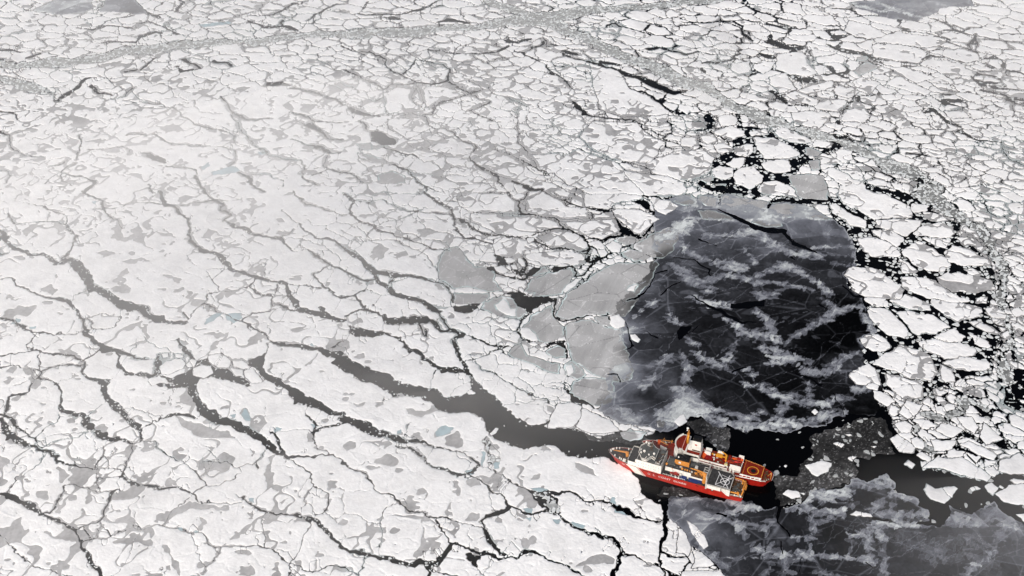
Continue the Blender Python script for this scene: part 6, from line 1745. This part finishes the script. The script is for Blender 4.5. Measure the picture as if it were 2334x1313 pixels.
# hangar front lattice and white portal
s = MB()
for y in (-2.4, 0.6, 3.4): s.box(37.2, 37.7, y - .25, y + .25, 15.7, 19.0); s.box(33.6, 34.1, y - .25, y + .25, 15.7, 19.0); s.box(33.8, 37.5, y - .2, y + .2, 18.7, 19.1)
s.box(37.2, 37.7, -2.6, 3.6, 18.7, 19.1); s.box(33.5, 34.0, -8.4, 9.3, 18.2, 19.1); s.box(33.2, 33.7, 8.7, 9.5, 9, 19); s.box(33.5, 34.1, -8.6, -8.1, 9, 18.8); s.box(34.4, 38.0, 2.4, 4.6, 15.7, 17.4)
s.build("hangar_gantry", OFFW, A)
MB().box(32.9, 33.35, 7.2, 9.0, 8.7, 17.6).build("hangar_side", WHITE, A)
# flight deck on its sponson
fd = MB().prism([(11.9, 10.8), (32.4, 11.2), (32.4, -9.6), (14.5, -9.6), (11.9, -6.5)], 12.3, 12.9).build("flight_deck", DECKG, A)
s = MB(); s.prism([(19.6, 11.9), (32.9, 12.3), (32.9, 10.7), (19.6, 10.4)], 9.3, 12.5); s.build("deck_sponson", WHITE, fd)
s = MB(); s.add([(11.6, 10.9, 12.4), (19.2, 11.6, 12.4), (19.2, 10.5, 8.9), (14.0, 10.45, 5.0), (11.6, 10.35, 4.6), (11.6, 10.0, 12.4), (19.2, 10.0, 12.4), (11.6, 9.8, 4.6)],
                [(0, 4, 3, 2, 1), (0, 5, 7, 4), (1, 2, 3, 7, 5, 6), (0, 1, 6, 5), (4, 7, 3)]); s.build("aft_bracket", WHITE, fd)
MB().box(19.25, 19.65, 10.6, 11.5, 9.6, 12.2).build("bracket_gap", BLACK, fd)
s = MB(); s.box(31.7, 33.0, 11.7, 12.6, 8.2, 12.6); s.box(26, 27.4, 11.4, 12.4, 8.3, 9.3); s.build("sponson_fittings", OFFW, fd)
def stroke(s, a, b, w=0.32, z=12.93):
    dx, dy = b[0] - a[0], b[1] - a[1]; l = math.hypot(dx, dy); nx, ny = -dy / l * w, dx / l * w
    s.prism([(a[0] + nx, a[1] + ny), (a[0] - nx, a[1] - ny), (b[0] - nx, b[1] - ny), (b[0] + nx, b[1] + ny)], 12.9, z)
s = MB()
stroke(s, (26.2, -7.6), (13.6, 9.2), .3, 12.930); stroke(s, (24.6, -5.2), (25.2, 8.8), .22, 12.934); stroke(s, (25.4, 9.0), (13.2, 9.4), .22, 12.938); stroke(s, (15.6, -6.6), (18.0, 9.2), .28, 12.942)
stroke(s, (12.6, -5.0), (25.2, 8.6), .24, 12.946); stroke(s, (13.4, -2.5), (22.6, -4.8), .2, 12.950); s.ring((18.1, 2.2), 3.6, 4.1, 12.9, 12.954, 36); s.ring((18.1, 2.2), 0.6, 1.2, 12.9, 12.958, 20); s.ring((16.4, -0.6), 0.5, 1.1, 12.9, 12.962, 16)
s.build("deck_markings", LINE, fd)
s = MB()
s.box(11.6, 12.2, -6.3, 10.9, 12.9, 13.5); s.rail([(12, 10.9), (20, 11.3), (32.3, 11.6)], 12.9, .8, .12, 2.2, 2); s.rail([(14.5, -9.7), (32.3, -9.7)], 12.9, .7, .08, 2.4, 2); s.rail([(12, -6.5), (14.5, -9.7)], 12.9, .7, .1, 1.5, 2)
s.build("edge_netting", OFFW, fd)
s = MB()
for x in (14, 20, 26, 31):
    for y in (-8.2, -3, 3, 8.2): s.tube((x, y, 5.9 if x < 13.6 else 8.4), (x, y, 12.3), 0.2, n=6); s.cut()
s.build("deck_pillar", OFFW, fd)
MB().box(20, 33, -8.0, 8.4, 8.5, 12.25).build("hangar_house", OFFW, A)
# fantail: A-frame, winch gear, stern crane
s = MB(); s.path([(2.0, 7.0, 6), (1.0, 6.0, 10.5), (1.4, 4.8, 13.2), (1.4, -4.8, 13.2), (1.0, -6.0, 10.5), (2.0, -7.0, 6)], 0.62, 8)
s.path([(1.2, 3.5, 12.8), (-0.8, 2.8, 10.5), (-0.6, -2.0, 10.5), (1.2, -3.5, 12.8)], 0.45, 6); s.box(-0.5, 1.6, -2.2, 2.0, 9.6, 12.6, .2)
s.build("stern_frame", BUFF, A)
s = MB(); s.tube((3.8, -7.6, 6), (3.8, -7.6, 10.8), 0.8); s.tube((3.8, -7.6, 10.6), (11.2, -6.8, 11.4), 0.55, 0.4); s.tube((3.6, -7.6, 10.6), (0.2, -5.6, 9.6), 0.6, 0.5); s.build("stern_crane", BUFF, A)
s = MB(); s.tube((4.6, 7.4, 6), (4.6, 7.4, 8.6), 0.9); s.tube((4.8, 7.3, 8.2), (11.4, 8.6, 8.8), 0.85, 0.6); s.box(3.8, 6.2, 6.4, 8.2, 8, 9.4, .15); s.build("side_crane", BUFF, A)
s = MB()
for x, y, r in ((8.6, 0.5, 1.3), (9.4, 3.6, 1.1), (7.0, -3.6, 1.2), (6.0, 3.0, .9)): s.tube((x, y - 1.2, 7.2), (x, y + 1.2, 7.2), r, n=12); s.box(x - 1.4, x + 1.4, y - 1.5, y - 1.25, 6, 8.2); s.box(x - 1.4, x + 1.4, y + 1.25, y + 1.5, 6, 8.2); s.cut()
s.build("winch", DECKL, A)
s = MB()
for x, y in ((7.6, 5.2), (5.5, 6.1), (2.0, 8.6), (7.5, 9.2), (9.4, 2.0), (1.2, -8.4)): s.tube((x, y, 6), (x, y, 7.1), 0.45); s.ball((x, y, 7.2), .55, 8, 5); s.cut()
s.rail([(0.4, 9.0), (6, 9.6), (13, 9.9)], 6, 1.1, .07, 2, 2); s.rail([(0.4, -9.0), (6, -9.6), (13, -9.9)], 6, 1.1, .07, 2, 2)
s.build("mooring_bitt", WHITE, A)
# things standing on the nearer ship
def container(x, y, L_, mat, label):
    r = empty("container", (0, 0, 0), 0); place(r, A, x, y, 8.47)
    s = MB(); s.box(-L_ / 2, L_ / 2, -1.22, 1.22, 0.12, 2.6)
    k = -L_ / 2 + .3
    while k < L_ / 2 - .3: s.box(k, k + .16, 1.22, 1.28, .25, 2.45); s.box(k, k + .16, -1.28, -1.22, .25, 2.45); k += .42
    s.build("shell", mat, r)
    s = MB()
    for a in (-L_ / 2, L_ / 2 - .15):
        for b in (-1.27, 1.12): s.box(a, a + .15, b, b + .15, 0, 2.64)
    s.build("corner_posts", mat, r); MB().box(L_ / 2, L_ / 2 + .05, -1.05, 1.05, .2, 2.45).build("door", mat, r)
    tag(r, label, "container", "blue shipping containers")
container(43.2, 8.5, 12.1, BLUE, "longer blue shipping container on the nearer ship's side deck")
container(53.8, 8.5, 6.1, BLUE, "shorter blue shipping container just forward of the longer one")
def small_boat(name, label, ref, x, y, z, L_, B_, hull_mat, deck_mat, cabin, rz=0.0, cat="boat", cover=False, group=None):
    r = empty(name, (0, 0, 0), 0); place(r, ref, x, y, z, rz)
    n = 10; vs, fs = [], []
    for i in range(n + 1):
        t = i / n; xx = -L_ / 2 + L_ * t; w = B_ / 2 * (1 - max(0, (t - .45) / .55) ** 2.2) * (0.86 + .14 * min(1, t * 4)); sh = .25 * max(0, t - .5)
        vs += [(xx, -w, 1.05 + sh), (xx, -w * .8, .35), (xx, 0, 0.05 + .5 * max(0, t - .7)), (xx, w * .8, .35), (xx, w, 1.05 + sh)]
    for i in range(n):
        for k in range(4): a = i * 5 + k; fs.append((a, a + 5, a + 6, a + 1)[::-1])
    fs.append((0, 1, 2, 3, 4)[::-1]); MB().add(vs, fs).build("hull", hull_mat, r)
    vs2 = []
    for i in range(n + 1): vs2 += [(vs[i * 5][0], vs[i * 5][1] * .93, 1.0 if not cover else vs[i * 5][2]), (vs[i * 5][0], 0, 1.0 if not cover else 2.1), (vs[i * 5][0], -vs[i * 5][1] * .93, 1.0 if not cover else vs[i * 5][2])]
    MB().add(vs2, [q for i in range(n) for q in ((i * 3, i * 3 + 3, i * 3 + 4, i * 3 + 1)[::-1], (i * 3 + 1, i * 3 + 4, i * 3 + 5, i * 3 + 2)[::-1])]).build("canopy" if cover else "deck", deck_mat, r)
    if cabin:
        MB().box(-L_ * .28, L_ * .05, -B_ * .28, B_ * .28, 1.0, 2.5, .15).build("cabin", cabin, r)
        MB().box(-L_ * .27, L_ * .055, -B_ * .285, B_ * .285, 1.75, 2.15, .1).build("windows", GLASS, r)
    tag(r, label, cat, group); return r
small_boat("workboat", "red workboat slung outboard amidships on the nearer ship, above its dark recess", A, 61.8, 8.6, 11.2, 8.6, 2.7, HULLRED, DECKR, HULLRED)
s = MB()
for x in (59.2, 63.8): s.path([(x, 6.6, 8.6), (x, 7.0, 13.6), (x, 8.8, 14.4)], 0.2, 6); s.cut()
s.build("davit", OFFW, A)
s = MB(); s.ball((56.3, 8.2, 12.6), 1.35, 12, 7); s.tube((56.3, 8.2, 8.5), (56.3, 8.2, 11.6), .4); s.build("satellite_dome", OFFW, A, True)
MB().box(44.5, 48, -6.5, -3.5, 15.8, 16.6).build("hatch", DECKL, mh)

# ================================================================ farther ship: red and white, orange circle on its stern deck
B = empty("icebreaker_ship", (229.36, 720.2, 0), math.radians(158.6))
tag(B, "farther red and white icebreaker with yellow mast and orange circle on its stern deck", "ship", "icebreakers moored side by side")
zb = lambda x: 7.4 + (0 if x < 80 else 1.9 * ((x - 80) / 37) ** 1.4)
stB = [(-1.8, 1.5, 4.0, 7.6, 2.0), (0.2, 4.0, 6.2, 7.5, 3), (3, 6.0, 7.8, 7.4, 4.5), (8, 7.4, 9.0, 7.4, 8), (16, 8.6, 9.8, 7.4, 16), (30, 9.4, 10.2, 7.4, 30), (60, 9.6, 10.2, 7.4, 60), (80, 9.2, 10.0, 7.4, 79),
       (92, 7.8, 9.4, zb(92), 90), (102, 5.4, 7.8, zb(102), 99), (110, 2.8, 5.4, zb(110), 105), (115, 1.0, 2.9, zb(115), 108.5), (118, 0.05, 0.4, zb(118), 110)]
mB, VB = loft_hull(stB); hullB = mB.build("hull", HULLRED2, B)
deck_sheet(stB, lambda x: zb(x) - 0.35, 0.3).build("main_deck", DECKR, B)
s = MB()
for sg in (1, -1): s.path([(x, sg * hd, zb(x) + .25) for (x, hw, hd, z_, xw) in stB if x > 84], 0.22, 5)
s.path([(stB[0][0], -4, 7.7), (stB[0][0] - .3, 0, 7.7), (stB[0][0], 4, 7.7)], .25, 5)
s.build("bulwark_cap", OFFW, B)
# foredeck gear
s = MB(); s.tube((103.2, -3.2, 8.5), (103.2, -3.2, 12.0), 1.2, 1.0); s.box(101.8, 104.6, -4.4, -2, 11.6, 13, .2); fc = s.build("foredeck_crane", ORNG, B)
s = MB(); s.tube((102.6, -3.2, 12.6), (94.4, -2.0, 11.4), .45, .25); s.tube((102.8, -3.6, 12.0), (95.4, -3.0, 11.0), .2); s.build("crane_boom", BUFF, fc)
s = MB(); s.path([(104, -8.2, 9), (98, -9.2, 9.2), (93, -9.6, 9.6), (92.5, -7, 10)], .28, 5); s.path([(101, -8.6, 8.6), (100, -9, 12), (98.6, -8.9, 8.6)], .16, 4); s.path([(92.6, -8.6, 8.5), (92.6, -8.6, 12.2), (91.2, -6.4, 12.2)], .3, 5); s.build("foredeck_pipes", BUFF, B)
MB().prism([(94.5, 0.4), (101.5, -1.6), (100.6, 2.4), (95.2, 3.8)], 8.2, 9.4).build("cargo_hatch", OFFW, B)
s = MB()
for x, y in ((109, -2.5), (107.5, 1.5), (112, -1), (98, -6.4), (97, -5.6), (105.8, -5.8)): s.tube((x, y, 8), (x, y, 9.8), .5); s.ball((x, y, 9.9), .6, 8, 5); s.cut()
s.build("mooring_bitt", OFFW, B)
# bridge block with curved white front and red roof
def arc_front(x0, bulge, hw, xr, n=12):
    return [(xr, -hw)] + [(x0 + bulge * (1 - (2 * i / n - 1) ** 2), -hw + 2 * hw * i / n) for i in range(n + 1)] + [(xr, hw)]
b1 = MB().prism(arc_front(84.0, 4.0, 9.4, 63.5)[::-1], 7.1, 12.6).build("lower_house", WHITE, B)
b2 = MB().prism(arc_front(83.2, 4.0, 8.6, 64)[::-1], 12.6, 17.4).build("upper_house", WHITE, B)
MB().prism(arc_front(82.9, 4.0, 8.9, 76)[::-1], 17.4, 20.8).build("bridge", WHITE, B)
MB().prism(arc_front(83.05, 4.05, 9.0, 76.4)[::-1], 19.0, 20.1).build("bridge_windows", GLASS, B)
rf = MB().prism(arc_front(83.6, 4.4, 10.6, 75.6)[::-1], 20.8, 21.1).build("bridge_roof", WHITE, B)
MB().prism(arc_front(82.7, 4.1, 9.6, 76.6)[::-1], 21.1, 21.25).build("roof_deck", DECKR, rf)
P = arc_front(83.4, 4.4, 10.5, 75.6)[1:-1]
s = MB(); vs = []
for x, y in P: vs += [(x + .15, y, 20.7), (x + .15, y, 22.3), (x - .35, y, 22.3), (x - .35, y, 20.7)]
s.add(vs, [f for i in range(len(P) - 1) for f in ((4 * i, 4 * i + 4, 4 * i + 5, 4 * i + 1), (4 * i + 1, 4 * i + 5, 4 * i + 6, 4 * i + 2), (4 * i + 2, 4 * i + 6, 4 * i + 7, 4 * i + 3))]); s.build("bridge_bulwark", WHITE, rf)
MB().box(79.6, 80.1, -8.8, 8.4, 21.25, 21.75).build("roof_kerb", paint("pink_kerb", (.6, .3, .26)), rf)
s = MB(); s.box(78.8, 82.6, 8.0, 11.4, 17.0, 21.4); s.box(80.5, 81.6, 9.2, 10.2, 21.4, 22.6); s.build("bridge_wing", OFFW, B)
s = MB(); s.box(79, 82, -11.0, -8.6, 18.0, 21.2); s.build("bridge_wing", OFFW, B)
# mast
s = MB(); s.tube((77.0, -0.8, 21.2), (77.0, -0.8, 31.5), 1.3, 1.0, 12); mst = s.build("mast", YELL, B, True)
s = MB(); s.tube((77.0, -0.8, 31.5), (77.0, -0.8, 37.0), .7, .45); s.tube((77, -3.6, 33.8), (77, 2.0, 33.8), .22); s.tube((77, -2.8, 35.6), (77, 1.6, 35.6), .18); s.box(76, 78.2, -2.2, .6, 32.4, 33.0); s.build("mast_top", BUFF, mst)
s = MB(); s.ball((78.3, -0.8, 38.8), 1.15); s.ball((78.8, -2.6, 34.6), .7); s.build("mast_radome", WHITE, mst, True)
s = MB(); s.box(72.4, 78.4, -6.5, 3.4, 17.4, 20.2, .1); s.build("mast_house", WHITE, B)
# funnel with its maple leaf
fn = MB().prism([(63.9, 2.8), (72.6, 2.8), (73.0, -3.4), (63.5, -3.4)], 17.4, 28.6, 0.14).build("funnel", WHITE, B)
s = MB(); s.prism([(64.6, 2.1), (72.0, 2.1), (72.3, -2.8), (64.3, -2.8)], 28.6, 31.6, 0.10); s.build("funnel_top", BLACK, fn)
lf = [(0, -1.3), (.15, -.4), (.9, -.55), (.75, -.2), (1.3, .3), (1.05, .45), (1.1, .85), (.65, .7), (.5, .95), (.35, .5), (.4, 1.3), (.15, 1.1), (0, 1.6)]
leaf = lf + [(-a, b) for a, b in lf[::-1][1:-1]]
s = MB(); n = len(leaf)
fy = lambda z: 2.8 + (-0.3 - 2.8) * 0.14 * (z - 17.4) / 11.2
s.add([(68.6 + a * 1.0, fy(24.4 + b) + .12, 24.4 + b * 1.0) for a, b in leaf] + [(68.6, fy(24.4) + .12, 24.4)], [(i, n, (i + 1) % n) for i in range(n)]); s.build("funnel_leaf", HULLRED, fn)
s = MB(); s.box(64.2, 71.6, 2.9, 3.3, 17.8, 18.8); s.build("funnel_louvre", RUST, fn)
# decks beside the funnel: white bulwarks over dark walkways
s = MB(); s.box(63.8, 82.5, 9.1, 9.5, 12.6, 14.0); s.box(64, 84, 8.5, 8.9, 16.9, 18.6); s.build("walkway_bulwark", WHITE, B)
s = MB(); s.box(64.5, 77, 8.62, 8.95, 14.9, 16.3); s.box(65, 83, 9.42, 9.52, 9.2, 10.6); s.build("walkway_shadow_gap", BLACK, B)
s = MB(); s.box(64.0, 75.5, 3.6, 8.4, 17.4, 17.55); s.build("funnel_deck", DECKR, B)
# boat deck
MB().box(37.5, 63.4, -8.2, 8.6, 7.1, 11.6).build("boat_deck_house", OFFW, B)
MB().box(37.4, 63.4, -9.2, 9.3, 11.6, 11.8).build("boat_deck", DECKR, B)
s = MB(); s.box(37.6, 63.4, 6.6, 7.0, 11.8, 13.5); s.box(37.6, 63.4, 9.0, 9.3, 11.8, 12.5); s.build("deck_coaming", WHITE, B)
s = MB()
for x in (61.5, 50, 46.5, 43): s.box(x - .6, x + .6, 8.58, 8.7, 9.2, 10.4); s.cut()
s.build("side_window", GLASS, B)
s = MB(); s.rail([(37.6, 9.1), (63.2, 9.1)], 11.8, 1.1, .08, 2.4, 2); s.rail([(3, 7.6), (8, 8.8), (30, 10.0), (60, 10.1), (84, 9.7)], 7.2, 1.3, .12, 2.4, 3); s.build("side_railing", OFFW, B)
s = MB(); s.box(55.2, 61.0, -3.6, -1.4, 11.8, 15.6, .2); s.cut(); s.box(55.2, 61.0, -8.6, -6.8, 11.8, 15.0, .2); s.build("deck_tank", WHITE, B)
s = MB(); s.tube((54.5, -4.8, 12.4), (41, -4.4, 12.4), .8); s.tube((54.5, -3.4, 13.8), (42.5, -3.0, 13.8), .35); s.box(44.5, 50.5, -5.2, -2.4, 12.2, 14.6, .2); s.tube((41.2, -2.6, 11.8), (41.2, -2.6, 17.2), 1.1, .9); s.tube((41.2, -2.4, 16.8), (40.4, 3.2, 14.2), .8, .5); s.tube((41.4, -3, 17), (46, -5.4, 17.4), .6, .4)
s.build("deck_crane", YELL, B)
s = MB(); s.box(44.5, 50, -8.2, -6.6, 11.8, 15.2, .15); s.ball((52.0, -2.2, 14.2), .8); s.ball((51.4, .6, 13.2), .7); s.ball((51.0, 2.6, 13.0), .7); s.build("deck_lockers", WHITE, B)
s = MB(); s.box(38.2, 41.4, 3.6, 6.2, 11.8, 13.6, .3); s.build("generator_box", paint("pale_yellow", (.7, .62, .3)), B)
s = MB()
for y, z in ((-.8, 12.4), (1.6, 12.4)): s.box(53, 60, y, y + 1.2, 11.8, z + .8); s.cut()
s.build("vent_trunk", MAROON, B)
# main deck between boat deck and hangar
s = MB(); s.box(36.6, 41.2, 5.4, 8.6, 7.1, 10.2, .15); s.box(49.4, 54.6, 9.2, 9.95, 7.4, 10.2); s.build("deck_house", MAROON, B)
s = MB(); s.box(35.4, 41.8, 8.5, 9.8, 7.1, 9.4, .1); s.box(34.2, 35.4, 6.6, 9.0, 7.1, 12.2, .1); s.tube((32.0, 7.6, 7.1), (32.0, 7.6, 10.4), 1.0); s.build("deck_gear", WHITE, B)
# hangar
hg = MB().box(26.4, 36.8, -9.2, 5.2, 7.1, 11.6).build("hangar", OFFW, B)
s = MB(); s.box(26.3, 36.0, 4.7, 5.35, 9.2, 14.8); s.box(26.3, 31.0, -9.4, -8.6, 9.2, 15.2); s.box(26.1, 26.6, -9.2, 5.2, 11.4, 12.4); s.build("hangar_wall", WHITE, hg)
MB().box(26.7, 36.7, -8.4, 4.6, 11.6, 11.75).build("hangar_floor", DECKR, hg)
MB().box(26.05, 26.35, -8.8, 5.0, 7.2, 11.3).build("hangar_door", RUST, hg)
# helicopter deck
hk = MB().prism([(7.0, 8.2), (24.9, 9.9), (24.9, -9.2), (7.0, -6.6)], 7.1, 10.4).build("helicopter_deck", HULLRED2, B)
MB().prism([(7.05, 8.15), (24.85, 9.85), (24.85, -9.15), (7.05, -6.55)], 10.4, 10.46).build("deck_surface", DECKR, hk)
s = MB(); s.ring((15.9, 1.0), 4.4, 5.25, 10.46, 10.50, 48); s.build("landing_circle", YELL, hk)
MB().ring((15.5, 1.2), 0.0, 2.4, 10.46, 10.49, 32).build("circle_centre", BLACK, hk)
s = MB(); s.box(23.6, 23.9, -8.6, 9.3, 10.46, 10.49); s.box(7.2, 7.7, -6.3, 7.9, 10.46, 10.49); s.box(8, 8.2, 3, 3.6, 10.46, 10.5); s.build("deck_lines", BUFF, hk)
s = MB(); s.rail([(7.0, 8.3), (7.0, -6.7), (24.9, -9.3)], 10.3, .9, .12, 1.4, 2); s.build("safety_netting", BUFF, hk)
s = MB(); s.box(7.0, 25.5, 9.0, 9.8, 10.3, 10.9); s.add([(7, 8.0, 10.9), (26, 9.9, 10.9), (26, 10.6, 10.5), (7, 8.9, 10.5)], [(0, 1, 2, 3)]); s.build("deck_edge", WHITE, hk)
s = MB()
for x in (8.2, 12.4, 16.0, 20.0, 23.4): s.box(x - .35, x + .35, 9.0, 10.2, 9.0, 10.3); s.cut()
s.path([(6.4, 9.6, 9.0), (26, 11.0, 9.0)], .42, 6); s.build("net_bracket", WHITE, hk)
# stern
s = MB(); s.path([(-.5, 2.6, 7.4), (-.2, .4, 13.4), (-.5, -2.0, 7.4)], .3, 6); s.tube((-.2, .4, 13.2), (2.6, .4, 8.0), .2); s.build("stern_frame", BUFF, B)
s = MB()
for x, y, r in ((4, 3, .9), (3.6, -2.4, .8), (5, 0, .8)): s.tube((x, y - .9, 8), (x, y + .9, 8), r, n=10); s.cut()
s.tube((5.6, -3.6, 7.4), (3.2, -5.2, 9.2), .5); s.build("towing_winch", RUST, B)
s = MB()
for x, y in ((1.0, 4.0), (2.5, 5.4), (.6, -3.6), (4.5, 6.6)): s.tube((x, y, 7.2), (x, y, 8.3), .35); s.cut()
s.build("mooring_bitt", OFFW, B)
# boats and helicopter on the farther ship
small_boat("lifeboat", "orange covered lifeboat standing athwart just aft of the white funnel", B, 60.4, 0.6, 12.0, 8.0, 3.2, ORNG, ORNG, None, math.pi / 2, "lifeboat", True, "orange boats of the farther ship")
small_boat("lifeboat", "long orange lifeboat on the far side of the white hangar walls", B, 31.4, -5.6, 12.0, 10.0, 3.2, ORNG, ORNG, HULLRED, 0.1, "lifeboat", False, "orange boats of the farther ship")
small_boat("lifeboat", "orange open boat just forward of the hangar's dark bay", B, 38.0, -0.6, 12.0, 8.4, 2.6, ORNG, DECKR, None, 0.05, "lifeboat", True, "orange boats of the farther ship")
r = empty("helicopter", (0, 0, 0), 0); place(r, B, 31.2, -1.6, 11.8, 0.1)
vs, fs = [], []; prof = [(-3.2, .5, .6), (-2.4, 1.0, 1.1), (-0.6, 1.15, 1.25), (0.8, 1.05, 1.2), (2.0, .5, .7), (5.6, .18, .25)]
for (x, w, h) in prof:
    for k in range(10): a = 2 * math.pi * k / 10; vs.append((-x, w * math.cos(a), 1.5 + h * math.sin(a) * .9 + (.3 if x > 1.5 else 0)))
for i in range(len(prof) - 1):
    for k in range(10): fs.append((i * 10 + k, i * 10 + (k + 1) % 10, (i + 1) * 10 + (k + 1) % 10, (i + 1) * 10 + k))
MB().add(vs, fs + [tuple(range(10)), tuple(range(50, 60))]).build("fuselage", HULLRED, r, True)
MB().box(1.6, 2.9, -.8, .8, 1.6, 2.3, .2).build("windscreen", GLASS, r)
s = MB(); s.tube((0, 0, 2.5), (0, 0, 3.0), .2)
for a in (.4, .4 + math.pi / 2, .4 + math.pi, .4 + 1.5 * math.pi): s.tube((0, 0, 2.95), (4.2 * math.cos(a), 4.2 * math.sin(a), 2.9), .1, .1, 4)
s.build("rotor", DECKL, r); s = MB()
for y in (-1.0, 1.0): s.tube((-1.6, y, .12), (2.2, y, .12), .09); s.tube((-.8, y, .1), (-.8, y * .6, 1), .07); s.tube((1.2, y, .1), (1.2, y * .6, 1), .07)
s.build("skids", DECKL, r); MB().box(-5.8, -5.0, -.08, .08, 1.8, 3.0).build("tail_fin", WHITE, r)
tag(r, "small red and white helicopter parked between the white hangar walls", "helicopter")
# fenders between the hulls
for i, x in enumerate((36, 52, 68)):
    r = MB(); r.tube((-2.6, 0, 0), (2.6, 0, 0), 1.35, n=14); r.ball((-2.6, 0, 0), 1.34, 14, 7); r.ball((2.6, 0, 0), 1.34, 14, 7)
    o = r.build("fender", RUBB); place(o, A, x, -11.6, 1.0)
    tag(o, ["black fender between the two hulls, nearest the sterns", "black fender between the two hulls, middle one of three", "black fender between the two hulls, nearest the bows"][i], "fender", "black fenders between the hulls")
# odds and ends lying about the working decks
def clutter(parent, name, mat, boxes, seed, zf, hmax=1.4):
    rg = random.Random(seed); s = MB()
    for (x0, x1, y0, y1, n) in boxes:
        for _ in range(n):
            x, y = rg.uniform(x0, x1), rg.uniform(y0, y1); a, b, h = rg.uniform(.3, 1.3), rg.uniform(.25, .9), rg.uniform(.3, hmax)
            if rg.random() < .3: s.tube((x, y, zf), (x, y, zf + h * 1.3), .25 + .3 * rg.random())
            elif rg.random() < .25: s.tube((x - a, y - b, zf + .3), (x + a, y + b, zf + .3 + h * .3), .14)
            else: s.box(x - a, x + a, y - b, y + b, zf - .05, zf + h, .05)
            s.cut()
    s.build(name, mat, parent)
clutter(A, "deck_fitting", RUST, [(1.5, 12.8, -8.5, 9, 26)], 1, 5.9); clutter(A, "deck_machine", OFFW, [(2, 12.8, -8.5, 9, 9)], 2, 5.9, 1.1)
clutter(mh, "deck_machine", DECKL, [(39, 70, -7, 5.5, 14)], 3, 15.75, .9); clutter(mh, "deck_box", OFFW, [(38, 70, -7, 6, 7)], 4, 15.75, .7); clutter(mh, "deck_fitting", BUFF, [(36.8, 47, 4.4, 7.0, 8)], 5, 15.75, .8)
clutter(A, "deck_fitting", RUST, [(58, 72, 7.4, 9.6, 9), (36, 49, 9.7, 10.0, 3)], 6, 8.45, 1.2); clutter(A, "deck_fitting", RUST, [(106, 118, -5.5, 6.0, 14)], 7, 8.9, .8)
clutter(B, "deck_fitting", RUST, [(38, 63, -8, 8.6, 34)], 8, 11.8, 1.3); clutter(B, "deck_box", OFFW, [(38, 63, -8, 8.6, 13)], 9, 11.8, 1.1); clutter(B, "deck_locker", MAROON, [(38, 63, -8, 6, 14)], 10, 11.8, 1.5)
clutter(B, "deck_fitting", RUST, [(92, 108, -8, 4, 22)], 11, 8.0, 1.4); clutter(B, "deck_fitting", RUST, [(26, 60, 8.9, 9.8, 20)], 12, 7.05, 1.6); clutter(B, "deck_fitting", RUST, [(.5, 6.4, -5, 6, 16)], 13, 7.05, 1.3)
clutter(hg, "deck_fitting", RUST, [(27, 36, -8, 4, 10)], 14, 11.75, 1.0); clutter(bl, "deck_fitting", RUST, [(74.6, 79.5, -8, 8.6, 8)], 15, 17.95, .9)
